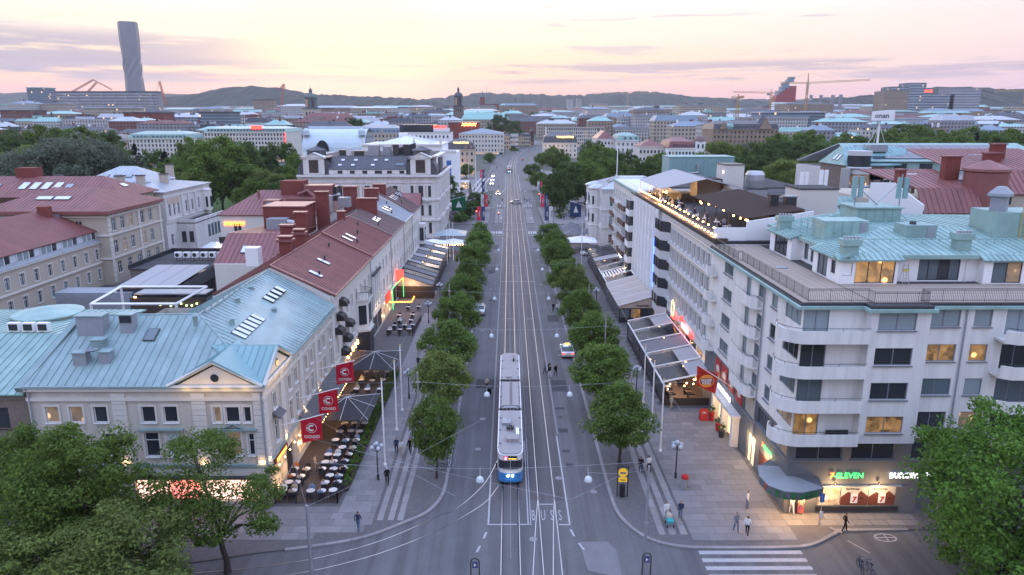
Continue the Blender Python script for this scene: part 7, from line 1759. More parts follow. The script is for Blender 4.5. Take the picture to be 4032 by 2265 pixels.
t=thing('brick_church',(-72,2000,40),'dark red brick church tower on the hill right of the grey spire','church tower');part('tower',MB().box(-79,-66,1994,2007,30,88),'brick_red',t);part('spire',MB().lathe((-72.5,2000,88),[(6,0),(3,5),(.3,17)],4),'verdigris_dark',t);part('nave',MB().box(-66,-22,1995,2015,30,70),'brick_red',t)
t=thing('church_roof',(-42,850,12),'low church with broad green copper roof under the grey spire','church');part('wall',MB().box(-56,-1,850,872,8,31),'city_cream',t)
F=hip(-56,-1,850,872,31,39,6,1);m=MB()
for f in F:m.face(f)
part('roof',m,'far_copper',t)
# the red and white harbour tower
def lipstick():
 t=thing('harbour_tower',(640,1700,20),'red and white striped stepped office tower with blue crown on the right','skyscraper')
 x0,x1,y0,y1=617,664,1700,1725
 def top(x):return 84+(108-84)*min(1,max(0,(x-x0)/(x1-x0-12)))
 for k in range(16):
  za,zb=30+k*5,30+k*5+5;xa=x0
  while top(xa)<zb and xa<x1:xa+=2
  if xa>=x1-4:break
  part('storey',MB().box(xa,x1,y0,y1,za,zb-1.6),'white_paint' if k<8 else 'sign_red',t);part('window_band',MB().box(xa+.4,x1-.4,y0+.4,y1-.4,zb-1.6,zb),'glass_blue',t)
 for(x,z,w,h)in((622,84,8,10),(630,92,9,12),(638,100,10,14),(644,113,14,7),(648,120,12,5)):part('crown',MB().box(x,x+w,y0+3,y1-5,z,z+h),'far_blue',t)
lipstick()
def office(name,lab,boxes,m_,y,d=40):
 t=thing(name,(boxes[0][0],y,30),lab,'office tower')
 for i,(x0,x1,z0,z1)in enumerate(boxes):
  part('block',MB().box(x0,x1,y,y+d,z0,z1),m_ if i!=1 else 'city_sand',t)
  for z in range(int(z0)+4,int(z1),5):part('floor_band',MB().box(x0-.2,x1+.2,y-.4,y,z,z+1.2),'far_pale' if i!=1 else 'stone_sand',t)
 return t
o_=office('glass_tower','stepped grey-blue glass office tower on the right skyline',[(762,794,20,98),(716,762,20,83),(728,762,83,91),(794,850,20,76)],'city_glass',1400)
part('red_sign',MB().box(792,806,1399,1400,80,85),'neon_red',o_);office('slab_tower','pale banded slab tower right of the stepped glass tower',[(842,900,20,88)],'city_grey',1400)
simple=lambda name,lab,x0,x1,y,d,z0,z1,m_,rm,cat='building':part('roof',MB().box(x0-1,x1+1,y-1,y+d,z1,z1+1.2),rm,tag(part(name,MB().box(x0,x1,y,y+d,z0,z1),m_,org=((x0+x1)/2,y,z0)),lab,cat))
simple('terraced_office','white stepped office with dark glass storeys left of the tall crane',260,328,800,40,5,33,'city_white','far_pale');simple('terraced_office','upper glazed storey block under construction by the tall crane',281,349,806,40,5,38.5,'city_glass','far_pale')
simple('pink_block','windowless pale pink block in the middle distance',335,420,1500,30,20,62,'stone_pink','far_pale')if False else None
def px(u,v,Y_):  # helper for far landmarks given in photo direction and distance
 F_=2796.0;a=(u*4032/2576-2016)/F_;b=(v*4032/2576-1132.5)/F_;th_=R(13.427);yw=R(.2254)
 y=math.cos(th_)-math.sin(th_)*b;z=-math.sin(th_)-math.cos(th_)*b;X=a*math.cos(yw)+y*math.sin(yw);Yv=-a*math.sin(yw)+y*math.cos(yw)
 t=Y_/Yv;return X*t,CAM_H+z*t
for(nm,lab,u0,u1,v0,v1,Y_,m_,rm)in(
 ('pink_block','windowless dusty pink block in the middle distance',1488,1527,263,297,1500,'stone_pink','far_pale'),
 ('flats_tower','thin pale tower of flats below the hill, taller of two',1451,1462,247,285,2000,'city_white','far_dark'),('flats_tower','paired pale towers of flats left of the taller one',1428,1442,252,285,2000,'city_white','far_pale'),
 ('theatre_box','green-glass opera block with copper crown at the far left',66,118,222,262,1300,'city_glass','far_copper'),('scaffold_block','timber-clad block of flats below the wooded hill',637,688,252,280,1700,'city_sand','far_dark'),
 ('brick_hall','large red-brown hall with gable left of the middle',310,412,285,300,900,'brick_red','far_dark'),('white_hall','long white-roofed hall in the left middle distance',208,340,272,290,1000,'city_cream','far_pale'),('dark_hall','long brown brick hall at the far left',0,80,280,296,900,'city_brick','far_dark'),
 ('office_grid','dark office with white window grid, left of the cathedral tower',500,580,284,303,820,'city_glass','far_dark'),('flat_factory','wide low grey warehouse beyond the long white office',1400,1500,285,300,1700,'city_grey','far_pale'),('station_hall','broad pale glazed hall roof right of the middle',1560,1735,296,308,900,'city_white','far_pale'),
 ('brick_office','red-brown office with tall windows at the far right',2410,2530,300,325,900,'city_brick','far_copper'),('bus_terminal','low grey terminal roof behind the right park trees',2200,2420,300,312,800,'far_pale','far_pale')):
 xa,zt=px(u0,v0,Y_);xb,zl=px(u1,v1,Y_);z0=min(zl,T(Y_))-6
 b_=part(nm,MB().box(xa,xb,Y_,Y_+30,z0,zt),m_,org=((xa+xb)/2,Y_,z0));tag(b_,lab,'building');part('roof',MB().box(xa-1,xb+1,Y_-1,Y_+31,zt,zt+1.5),rm,b_)
# cranes
def lattice(mb,p,q,w,n,r):
 P,Q=Vector(p),Vector(q);d=(Q-P).normalized();up=Vector((0,0,1))if abs(d.z)<.8 else Vector((1,0,0));a=d.cross(up).normalized()*w/2;b=d.cross(a).normalized()*w/2
 cs=[a+b,a-b,-a-b,-a+b]
 for c_ in cs:mb.tube([P+c_,Q+c_],r,4,cap=False)
 for k in range(n):
  s,e=P+(Q-P)*(k/n),P+(Q-P)*((k+1)/n)
  for i in range(4):mb.tube([s+cs[i],e+cs[(i+1)%4]],r*.6,3,cap=False)
 return mb
def tower_crane(lab,x,y,z0,zj,za,xl,xr,col='crane_yellow',tilt=0):
 t=thing('tower_crane',(x,y,z0),lab,'crane','tower cranes on the skyline')
 part('mast',lattice(MB(),(x,y,z0),(x,y,zj),3.0,14,.35),col,t);part('apex',MB().tube([(x-1.5,y,zj),(x,y,za)],.45,4).tube([(x+1.5,y,zj),(x,y,za)],.45,4),col,t)
 part('jib',lattice(MB(),(x,y,zj+1),(xr,y,zj+2.4+tilt),2.2,22,.28),col,t);part('counter_jib',lattice(MB(),(x,y,zj+1),(xl,y,zj+1),2.2,8,.3),col,t)
 part('counterweight',MB().box(min(xl,x)+(2 if xl<x else-8)*1,min(xl,x)+(8 if xl<x else-2),y-1.5,y+1.5,zj-4,zj),'city_grey',t)
 part('tie',MB().tube([(x,y,za),(x+(xr-x)*.62,y,zj+3)],.16,3),col,t);part('tie',MB().tube([(x,y,za),(xl,y,zj+2)],.16,3),col,t);part('cab',MB().box(x+1,x+3.4,y-1,y+1,zj-2.4,zj),'white_paint',t)
tower_crane('tall yellow tower crane with jib across the right skyline',527,1300,30,92,110,478,636,tilt=4);tower_crane('pale crane with floodlit jib behind the striped tower',535,1500,40,82,90,552,457);tower_crane('short yellow crane with stubby jib left of the striped tower',281,900,10,56,61,272,288);tower_crane('crane cut by the right picture edge',985,1400,20,82,96,925,1080);tower_crane('small distant crane right of the wooded ridge',420,2600,70,116,124,300,520)
def luffing(lab,base,tip,knee=None,back=None):
 t=thing('harbour_crane',base,lab,'crane','red harbour cranes');part('boom',lattice(MB(),base,tip,3.5,12,.55),'crane_red',t)
 if knee:part('jib',lattice(MB(),tip,knee,2.5,8,.45),'crane_red',t)
 if back:part('tie',MB().tube([tip,back],.5,4),'crane_red',t)
def P3(u,v,Y_):x,z=px(u,v,Y_);return(x,Y_,z)
luffing('red harbour crane with folded jib left of the skyscraper, outer boom',P3(180,232,2200),P3(235,201,2200),P3(282,226,2200));luffing('short second boom of the red harbour crane left of the skyscraper',P3(220,232,2200),P3(243,208,2200))
luffing('red harbour crane with steep boom right of the skyscraper',P3(417,262,1900),P3(401,205,1900),back=P3(392,235,1900));luffing('red harbour crane below the wooded hill',P3(707,278,2000),P3(714,212,2000),P3(702,225,2000),P3(722,230,2000))
for(u,v0,v1,Y_,w,lab)in((2042,240,275,1900,6,'first'),(2067,240,272,1920,6,'second'),(2097,240,285,1880,7,'third'),(2117,239,283,1900,7,'fourth')):
 x,zt=px(u,v0,Y_);_,zl=px(u,v1,Y_);t=part('bridge_pylon',MB().box(x-w/2,x+w/2,Y_,Y_+6,zl-15,zt),'city_grey',org=(x,Y_,zl));tag(t,'%s pale bridge pylon from the left behind the tall crane'%lab,'bridge pylon','lift bridge pylons');part('cap',MB().box(x-w/2-.5,x+w/2+.5,Y_-.5,Y_+6.5,zt,zt+1),'far_pale',t)
for(u,v0,v1,Y_,lab)in((1095*1.0+858.7-858.7+128.6,215,240,4300,'thin radio mast on the middle ridge'),(2034,197,222,2400,'thin mast on the right skyline')):
 x,zt=px(u if u>1300 else 1224,v0,Y_);_,zl=px(u,v1,Y_);tag(part('radio_mast',MB().tube([(x,Y_,zl-20),(x,Y_,zt)],[1.6,.8],5),'frame_grey',org=(x,Y_,zl)),lab,'mast')
# ---------------------------------------------------------------- wooded hills on the skyline
def hill(name,lab,prof,Y_,depth,step=14,rough=7,m_='forest',seed=1):
 """ridge with a tree-lined crest; prof = photo directions (u, v) of the skyline"""
 r_=random.Random(seed);pts=[px(u,v,Y_)for u,v in prof]
 mb=MB();xs=[];x=pts[0][0]
 while x<pts[-1][0]:
  for(xa,za),(xb,zb)in zip(pts,pts[1:]):
   if xa<=x<=xb:
    f=(x-xa)/(xb-xa);f=f*f*(3-2*f);xs.append((x,za+(zb-za)*f));break
  x+=step*r_.uniform(.6,1.4)
 rows2=[];nr=7
 for j in range(nr+1):
  f=j/nr;y=Y_-depth*(1-f);rr2=[]
  for(x,z)in xs:
   zg=T(y)-4;zz_=zg+(z-zg)*math.sin(f*math.pi/2)**1.1+r_.uniform(-1,1)*rough*1.3*(.5+.5*f);rr2.append((x+r_.uniform(-3,3),y+r_.uniform(-6,6),zz_))
  rows2.append(rr2)
 for A,B_ in zip(rows2,rows2[1:]):
  for k in range(len(A)-1):mb.face([A[k],A[k+1],B_[k+1],B_[k]])
 last=rows2[-1];back=[(x,y+depth,T(y)-10)for x,y,z in last]
 for k in range(len(last)-1):mb.face([last[k],last[k+1],back[k+1],back[k]])
 o=part(name,mb,m_);tag(o,kind='structure');return o
hill('hills_far','',[(-80,236),(120,236),(300,240),(420,238),(520,240),(900,246),(1100,254),(1300,250),(1800,252),(2000,252),(2100,248),(2300,240),(2700,244)],5600,1200,30,9,seed=3)
hill('hill_west','',[(400,262),(470,246),(540,237),(600,222),(660,219),(705,222),(760,234),(830,241),(940,246),(1030,250),(1080,256),(1140,268)],3600,700,12,7,seed=4)
hill('hill_middle','',[(1040,268),(1080,252),(1150,244),(1225,237),(1320,239),(1420,243),(1470,240),(1530,236),(1600,234),(1640,235),(1700,243),(1760,248),(1850,254),(1960,268)],4300,900,14,8,seed=5)
hill('hill_east','',[(1960,262),(2050,252),(2150,246),(2230,237),(2300,226),(2360,222),(2440,226),(2500,230),(2650,226)],3000,700,12,7,seed=6)

# ================================================================ trees
import numpy as np
def leafmat(name,col,var=.35,trans=.48):
 m=mat(name,col,.75,.25,island=var,objr=.14,var=.6,vscale=.8,vcol=(col[0]*.48,col[1]*.52,col[2]*.6));t=m.node_tree;N=t.nodes;L=t.links;b=N['Principled BSDF'];o=N['Material Output']
 tr=N.new('ShaderNodeBsdfTranslucent');mx=N.new('ShaderNodeMixShader');mx.inputs[0].default_value=trans
 L.new(b.inputs['Base Color'].links[0].from_socket,tr.inputs[0]);L.new(b.outputs[0],mx.inputs[1]);L.new(tr.outputs[0],mx.inputs[2]);L.new(mx.outputs[0],o.inputs[0])
leafmat('leaf_linden',(.145,.225,.045));leafmat('leaf_fresh',(.18,.235,.055));leafmat('leaf_dark',(.092,.15,.036));leafmat('leaf_willow',(.14,.165,.11));leafmat('needle',(.022,.034,.026));leafmat('leaf_bush',(.13,.24,.036));leafmat('blossom',(.50,.42,.46));leafmat('leaf_mid',(.14,.215,.038))
def leaf_cloud(name,clumps,per,size,m_,seed,flat=.75):
 """leaf-sized faces over the outside of many small clumps"""
 r=np.random.default_rng(seed);C=np.array([c[:3]for c in clumps]);Rr=np.array([c[3]for c in clumps]);n=per*len(clumps)
 idx=np.repeat(np.arange(len(clumps)),per);d=r.normal(size=(n,3));d[:,2]=d[:,2]*.9+.25;d/=np.linalg.norm(d,axis=1)[:,None]
 rad=Rr[idx]*(r.random(n)**.4);P=C[idx]+d*rad[:,None]*np.array([1,1,flat])
 nrm=d+r.normal(size=(n,3))*.55;nrm[:,2]+=.6;nrm/=np.linalg.norm(nrm,axis=1)[:,None]
 a=np.cross(nrm,r.normal(size=(n,3)));a/=np.linalg.norm(a,axis=1)[:,None];b=np.cross(nrm,a);s=size*r.uniform(.6,1.35,n)[:,None]
 V=np.stack([P-a*s*.5,P-b*s*.28+nrm*s*.08,P+a*s*.5,P+b*s*.28+nrm*s*.08],1).reshape(-1,3)
 me=bpy.data.meshes.new(name);me.vertices.add(4*n);me.vertices.foreach_set('co',V.ravel());me.loops.add(4*n);me.loops.foreach_set('vertex_index',np.arange(4*n,dtype=np.int32));me.polygons.add(n);me.polygons.foreach_set('loop_start',np.arange(0,4*n,4,dtype=np.int32));me.materials.append(M(m_));me.update(calc_edges=True);return me
def tree_proto(seed,H,r,trunk,ncl,per,size,m_,cone=False,top=1.0,solid=False):
 """returns (trunk mesh, crown mesh) with the foot at the origin"""
 q=random.Random(seed);cz=trunk+(H-trunk)*.5;hz=(H-trunk)*.5;cl=[]
 for k in range(ncl):
  while True:
   v=Vector((q.uniform(-1,1),q.uniform(-1,1),q.uniform(-1,1)))
   if .45<v.length<1:break
  if k%5==0 and not solid:v=v.normalized()*q.uniform(.98,1.14)
  w=1-.24*max(0,v.z)*top if not cone else max(.08,(1-v.z)*.5)
  lump=1+.16*math.sin(3*math.atan2(v.y,v.x)+seed)+.1*math.sin(5*v.z+seed)
  cl.append((v.x*r*w*lump*.94,v.y*r*w*lump*.94,cz+v.z*hz*.88,(q.uniform(.17,.30)if solid else q.uniform(.16,.33)*(.62 if k%5==0 else 1))*r*(1 if not cone else .6*w+.35)))
 t=MB();bend=[(q.uniform(-.1,.1)*r*.2*k,q.uniform(-.1,.1)*r*.2*k,trunk*1.15*k/3)for k in range(4)];rt=max(.1,H*.018)
 t.tube(bend,[rt*1.35,rt,rt*.9,rt*.75],8)
 for k in range(9 if not cone else 2):
  c=cl[(k*7)%ncl];s=bend[-1];mid=((s[0]+c[0])*.5,(s[1]+c[1])*.5,(s[2]+c[2])*.5+.1*r);t.tube([s,mid,c[:3]],[rt*.55,rt*.36,rt*.12],5,cap=False)
 if cone:t.tube([bend[-1],(0,0,H*.95)],[rt*.7,.04],6)
 return t.mesh('trunk','bark'),leaf_cloud('crown',cl,per,size,m_,seed)
TP={}
for s in range(3):TP['linden%d'%s]=(8.0,3.1,tree_proto(s+1,8.0,3.1,1.5,120,110,.27,'leaf_linden',solid=True,top=.7))
TP['linden_fresh']=(8.0,3.1,tree_proto(9,8.0,3.1,1.5,120,110,.27,'leaf_fresh',solid=True,top=.7))
TP['street_big0']=(13.0,5.2,tree_proto(11,13,5.2,1.2,120,250,.27,'leaf_mid',top=.9));TP['street_thin']=(13.0,5.0,tree_proto(17,13,5.0,3.0,62,230,.25,'leaf_mid',top=1.2));TP['street_big1']=(13.0,5.2,tree_proto(12,13,5.2,1.2,120,250,.27,'leaf_fresh',top=.6));TP['street_big2']=(13.0,6.0,tree_proto(13,13,6.0,1.0,150,250,.27,'leaf_bush',top=.6))
TP['park_mid']=(18.0,8.0,tree_proto(21,18,8,3,100,130,.66,'leaf_mid'));TP['park_dark']=(18.0,8.0,tree_proto(22,18,8,2.5,100,130,.66,'leaf_dark'));TP['park_fresh']=(18.0,8.0,tree_proto(23,18,8,2,100,130,.66,'leaf_fresh'));TP['willow']=(18.0,10.0,tree_proto(24,18,10,1.5,130,140,.62,'leaf_willow',top=.3))
TP['spruce']=(18.0,3.6,tree_proto(25,18,3.6,1,70,70,.8,'needle',cone=True));TP['bush']=(3.0,2.2,tree_proto(26,3.0,2.2,.2,30,70,.42,'leaf_bush',top=0));TP['blossom']=(3.0,2.2,tree_proto(27,3.0,2.2,.2,30,60,.40,'blossom',top=0));TP['hedge']=(2.0,1.1,tree_proto(28,2.0,1.1,.1,16,70,.26,'leaf_bush',top=0))
def tree(kind,x,y,H,r,lab,group=None,z=0,name='tree',rz=None):
 h0,r0,(tm,cm)=TP[kind];t=thing(name,(x,y,z),lab,'tree' if name=='tree' else 'shrub',group,rw.uniform(0,6.28)if rz is None else rz);t.scale=(r/r0,r/r0,H/h0)
 child('trunk',tm,t);child('crown',cm,t);return t
LT=[(-6.8,60.4,8.2,2.15,'linden0','slim'),(-7.4,74.3,8.0,3.15,'linden_fresh','yellow-green'),(-7.6,85.2,8.0,3.3,'linden1',''),(-7.6,98,8.1,3.0,'linden2',''),(-7.6,112.5,8.2,3.1,'linden0',''),(-7.4,126,8.0,3.0,'linden1',''),(-7.3,141,8.0,3.2,'linden2',''),(-7.1,157,8.0,3.1,'linden0',''),(-7.1,171,7.6,2.9,'linden1','')]
for i,(x,y,H,r,kd,ad)in enumerate(LT):tree(kd,x,y,H*rw.uniform(1.0,1.16),r*rw.uniform(.98,1.12),'clipped street tree, %s from the camera in the row left of the tracks'%ordinal(i+1)if not ad else '%s street tree, %s in the row left of the tracks'%(ad,ordinal(i+1)),'tree row left of the tracks',.1)
RT=[(10.7,63.2,8.1,3.25,'linden1'),(10.6,75.5,8.0,3.2,'linden2'),(11.0,87.5,8.3,3.3,'linden0'),(10.6,101,8.0,3.0,'linden1'),(10.6,114.5,8.2,3.2,'linden_fresh'),(10.4,128,8.0,3.2,'linden2'),(10.3,143,8.2,3.3,'linden0'),(10.1,158,8.0,3.1,'linden1'),(10.0,172,7.8,3.1,'linden2')]
for i,(x,y,H,r,kd)in enumerate(RT):tree(kd,x,y,H*rw.uniform(1.0,1.16),r*rw.uniform(.98,1.12),'clipped street tree, %s from the camera in the row right of the tracks'%ordinal(i+1),'tree row right of the tracks',.1)
for(kd,x,y,H,r,lab)in(('street_big0',-29.2,44.6,12.8,4.9,'large dark green tree before the corner house at the lower left'),('street_thin',-20.9,46.4,11.7,4.6,'green tree in front of the lit shop screens at the corner house'),('street_big1',-24.2,38.4,9.6,5.0,'light green tree crown at the lower left edge, in front of the dark one'),('street_big1',-31.2,37.2,9.0,4.8,'leafy crown cut by the lower left corner'),('street_big2',34.2,43.4,14.6,6.2,'big bright green tree before the burger sign at the right edge'),('street_big2',30.2,35.6,6.6,3.4,'treetop cut by the lower right corner'),('street_big0',-34.5,46.5,11.4,4.2,'dark tree cut by the left picture edge beside the corner house')):
 tree(kd,x,y,H,r,lab)
def ptree(kd,u,v,Y_,r,lab,group):
 x,zt=px(u,v,Y_);g0=T(Y_);return tree(kd,x,Y_,max(4,zt-g0),r,lab,group,g0)
GP='park trees left of the avenue';kn={'park_mid':'mid green','park_dark':'dark green','park_fresh':'light green','willow':'grey-green spreading','spruce':'dark pointed conifer'}
PL=[('willow',165,338,232,15),('willow',60,372,226,13),('willow',262,372,236,11),('park_dark',30,330,330,13),('park_mid',110,308,340,12),('park_mid',190,312,350,12),('park_dark',262,322,345,11),('park_fresh',88,352,280,10),('park_fresh',12,372,240,10),('park_dark',0,318,380,14),('spruce',236,330,300,4.2),('spruce',335,345,290,4.8),('spruce',300,362,285,4.2),('spruce',412,368,300,6.5),('park_dark',385,372,300,7),('park_mid',280,360,300,8),('park_mid',545,334,240,10.5),('park_dark',598,346,250,9),('park_mid',500,362,250,8),('park_dark',706,352,300,9),('park_dark',650,362,300,9),('park_mid',745,378,270,6),('park_fresh',312,408,232,5.5),('park_fresh',352,418,228,5),('park_fresh',398,414,230,5.5),('park_mid',440,412,232,6),('park_fresh',470,424,226,5),('park_fresh',655,418,236,5),('park_fresh',700,428,232,5),('park_mid',742,420,236,5.5),('park_mid',640,440,222,6),('park_dark',690,455,216,5),('park_mid',424,392,260,7),('park_mid',480,340,330,9),('park_dark',140,330,300,10)]
for i,(kd,u,v,Y_,r)in enumerate(PL):ptree(kd,u,v,Y_,r,'%s tree, %s counted from the left in the park at left'%(kn[kd],ordinal(sorted(range(len(PL)),key=lambda j:PL[j][1]).index(i)+1)),GP)
PR=[('park_mid',1510,360,300,10),('park_dark',1432,402,262,7),('park_mid',1475,398,275,8),('park_dark',1560,372,310,9),('park_mid',1540,392,290,8),('park_dark',1410,420,244,5),('park_mid',1395,366,420,8),('park_dark',1615,392,250,6),('park_mid',1660,380,300,8),('park_fresh',1802,346,300,10),('park_mid',1850,360,310,10),('willow',1880,356,330,11),('park_dark',1925,352,290,10),('park_mid',1960,330,380,12),('park_dark',2000,345,320,11),('park_mid',2035,322,400,13),('park_fresh',2055,376,245,9),('park_dark',2090,352,300,11),('park_mid',2140,330,360,12),('park_dark',2190,340,330,12),('park_mid',2240,318,400,13),('park_dark',2285,306,440,14),('park_mid',2330,312,420,14),('park_mid',2390,328,340,14),('park_mid',2440,314,400,13),('park_dark',2500,322,360,13),('park_mid',2560,318,330,14),('park_fresh',2570,352,260,12),('park_mid',2330,352,280,12),('park_mid',2440,350,270,12),('park_dark',2510,376,230,10),('park_fresh',1985,392,232,8),('park_dark',1905,384,260,8),('park_mid',1760,382,280,7),('park_dark',2250,350,300,11),('spruce',2462,318,340,5),('park_dark',1700,388,300,7),('park_dark',2380,392,215,9),('park_dark',1845,388,250,8)]
for i,(kd,u,v,Y_,r)in enumerate(PR):ptree(kd,u,v,Y_,r,'%s tree, %s counted from the left in the park at right'%(kn[kd],ordinal(sorted(range(len(PR)),key=lambda j:PR[j][1]).index(i)+1)),'park trees right of the avenue')
for i,(kd,x,y,H,r,lab)in enumerate((('park_dark',-22.5,252,14,6,'dark tree beside the white palace corner'),('linden0',13.4,330,9,5,'round street tree on the right beyond the crossing, nearer of two'),('linden2',12.6,395,9,5.4,'round street tree on the right beyond the crossing, farther of two'),('park_dark',16.5,270,12,5,'tree at the right corner of the crossing'),('linden1',-24,400,8,5,'tree in the west square by the ochre house'),('linden1',-31,395,8,5,'second tree in the west square by the ochre house'),('linden0',-38,398,8,5,'third tree in the west square by the ochre house'),('park_mid',30,420,13,7,'tree on the east square before the white house'),('park_mid',22,480,11,5,'street tree before the gold-lettered white house'),('linden2',-14,520,9,4.5,'street tree by the pale hotel corner'),('linden1',4,640,9,4,'small tree before the shop houses'),('park_dark',-13,236,6,4.2,'dark round shrub tree by the crossing lights'),('park_dark',-11.5,258,7,4.4,'dark shrub tree behind the blossom bushes'))):tree(kd,x,y,H,r,lab)
for i,(x,y)in enumerate(((-15.5,228),(-18,233),(-16.6,240),(-20.5,238),(-14,245),(-18,250))):tree('blossom' if i in(1,3,4)else 'bush',x,y,3.2,2.6,'%s bush, %s in the bed before the white palace'%('pink-white blossoming' if i in(1,3,4)else 'green',ordinal(i+1)),'bushes before the palace',.1,'bush')
for i in range(5):tree('hedge',15.8+(i%2)*.2,300+i*9,2.2,2.2,'clipped hedge block, %s from the near end on the east square'%ordinal(i+1),'hedge blocks on the east square',.1,'hedge_block')
for i in range(4):tree('hedge',17.4+(i//2)*4.2,236+(i%2)*12,2.4,1.9,'tall hedge block, %s beside the east corner kiosk'%ordinal(i+1),'hedge blocks by the kiosk',.1,'hedge_block')
for i,(u,v,Y_)in enumerate(((1175,292,900),(1255,285,830),(1345,280,1300),(1380,275,1350),(885,293,700),(900,296,705),(1295,300,700),(1490,350,440),(660,300,900))):ptree('park_dark',u,v,Y_,9 if Y_<800 else 13,'dark tree among far roofs, %s from the left'%ordinal(sorted((1175,1255,1345,1380,885,900,1295,1490,660)).index(u)+1),'trees among the far roofs')

# ================================================================ people
def person(pose,x,y,rz,top,bot,lab,hair='hair',z=.12,group=None,shoe='shoe',sc=1.0):
 o=inst('person',FIG[pose],None,(x,y,z),R(rz),sc,['skin',top,bot,shoe,hair]);return tag(o,lab,'person',group)
for a in(('walk',-12.3,51.7,170,'cl_navy','cl_denim','person in dark vest and jeans walking on the near left pavement','hair'),('walk',-11.2,59.2,15,'cl_black','cl_black','person in black with white cap by the globe lamp','cap_white'),('walk',-11.3,65.4,10,'cl_navy','cl_navy','person in dark blue, leftmost of the three beyond the flagpole'),('walk',-10.7,64.9,0,'cl_white','cl_beige','person in white shirt between two others on the left pavement'),('walk',-9.9,65.3,-5,'cl_black','cl_black','person in black with long hair, rightmost of the three'),
          ('walk',12.4,61.2,175,'cl_black','cl_navy','person in black sweater walking away under the right tree'),('walk',13.2,61.4,185,'cl_white','cl_black','person in dark vest over white sleeves beside the black sweater'),('walk',13.1,53.2,5,'cl_white','cl_white','person in white with long hair pushing a pram'),('walk',14.3,53.3,-10,'cl_navy','cl_denim','person in dark jacket and light trousers beside the pram'),('walk',18.4,51.5,10,'cl_grey','cl_denim','person in dark shirt and shorts on the right corner paving'),('walk',19.1,50.9,150,'cl_white','cl_black','person in white jumper and black trousers on the right corner paving'),('walk',27.2,51.4,75,'cl_black','cl_black','person in black coat walking past the shop posters'),('walk',23.9,54.0,190,'cl_white','cl_white','person in white leaving the corner shop','hair_fair'),('stand',24.6,53.9,160,'cl_beige','cl_grey','person in beige at the corner shop door'),
          ('walk',-2.75,82.2,175,'cl_beige','cl_black','person in tan vest with a suitcase beside the tram','hair_fair'),('walk',4.6,87.6,60,'cl_grey','cl_navy','person in grey, first of four crossing the tracks'),('walk',5.2,87.9,40,'cl_black','cl_black','person in black, second of four crossing the tracks'),('walk',5.2,86.6,30,'cl_black','cl_white','person in black top and long white skirt crossing the tracks','hair_fair'),('walk',6.0,87.0,20,'cl_black','cl_black','person in black suit, last of four crossing the tracks'),
          ('stand',7.6,118.5,20,'cl_black','cl_black','person in black beside the right tree row'),('stand',8.3,118.2,-40,'cl_white','cl_denim','person in white shirt beside the right tree row'),('stand',-13.6,127.8,30,'cl_beige','cl_beige','person in pale clothes by the dark pavilion'),('walk',-12.9,96.0,10,'cl_grey','cl_grey','person in grey before the fenced tables','hair'),('walk',-12.2,90.3,0,'cl_navy','cl_black','person in dark clothes near the second tall flagpole'),('stand',20.4,54.9,60,'cl_white','cl_denim','person sitting slumped by the corner shop wall'),('walk',18.6,76.2,100,'cl_beige','cl_beige','person in pale clothes before the glass veranda'),('stand',-19.0,73.6,20,'cl_black','cl_black','waiter in black between the café parasols'),('stand',-19.4,75.0,60,'cl_black','cl_black','second waiter in black between the café parasols'),('stand',-18.4,61.6,120,'cl_beige','cl_grey','waiter bending over the corner café tables')):
 person(*a)
far_p=[(-9.9,231),(-7.6,205.4),(-8.4,206),(-9.0,205.2),(-8.7,207.4),(-12.5,290),(-11.4,292),(-16,330),(-17.2,345),(-15.5,352),(-13.8,362),(-20,338),(6.2,286),(7.2,288),(8.2,285),(13.2,283),(14.2,285),(15.4,284),(16.8,288),(17.6,286),(14.8,262),(15.8,248),(13.8,246),(-7.8,300),(-5.2,345),(-11,420),(-10,440),(12,470),(14,500),(9,560),(-8,470),(18,232),(19.2,240),(-21,372),(1.2,540)]
for i,(x,y)in enumerate(far_p):person(('walk','stand')[i%2],x,y,i*47,['cl_black','cl_navy','cl_grey','cl_white','cl_blue'][i%5],['cl_black','cl_denim','cl_navy'][i%3],'small figure in %s, %s nearest of those at and beyond the crossing'%(['black','navy','grey','white','blue'][i%5],ordinal(sorted(p[1]+p[0]*1e-3 for p in far_p).index(y+x*1e-3)+1)),z=T(y)+.1,group='walkers beyond the crossing')
# ================================================================ cafe furniture
tt=MB().lathe((0,0,.70),[(.36,0),(.38,.02),(.38,.04)],18).mesh('tabletop','table_top');tp=MB().lathe((0,0,.05),[(.03,0),(.03,.66)],6).mesh('pedestal','iron');tb=MB().lathe((0,0,0),[(.22,0),(.2,.05)],10).mesh('foot','iron')
cs=MB().box(-.21,.21,-.2,.2,.43,.48).mesh('seat','wicker');cb_=MB().prism([(-.22,.2),(.22,.2),(.2,.25),(-.2,.25)],.48,.9).prism([(-.24,-.05),(-.2,-.05),(-.2,.2),(-.24,.2)],.6,.66).prism([(.2,-.05),(.24,-.05),(.24,.2),(.2,.2)],.6,.66).mesh('backrest','wicker');cl_=MB().box(-.015,.015,-.015,.015,0,.44).mesh('leg','wicker')
def proto_table():
 t=thing('cafe_table',(-14,58,.14),'x','table');child('tabletop',tt,t);child('pedestal',tp,t);child('foot',tb,t);return t
def proto_chair():
 t=thing('cafe_chair',(-14,58,.14),'x','chair');child('seat',cs,t);child('backrest',cb_,t)
 for a in(-.19,.19):
  for b in(-.18,.18):child('leg',cl_,t,(a,b,0))
 return t
PT,PC=proto_table(),proto_chair();index_kids();first={'t':True,'c':True}
def put(pr,key,loc,rz,lab,group):
 if first[key]:first[key]=False;pr.location=loc;pr.rotation_euler=(0,0,rz);return tag(pr,lab,None,group)
 return copy_tree(pr,loc,rz,label=lab,group=group)
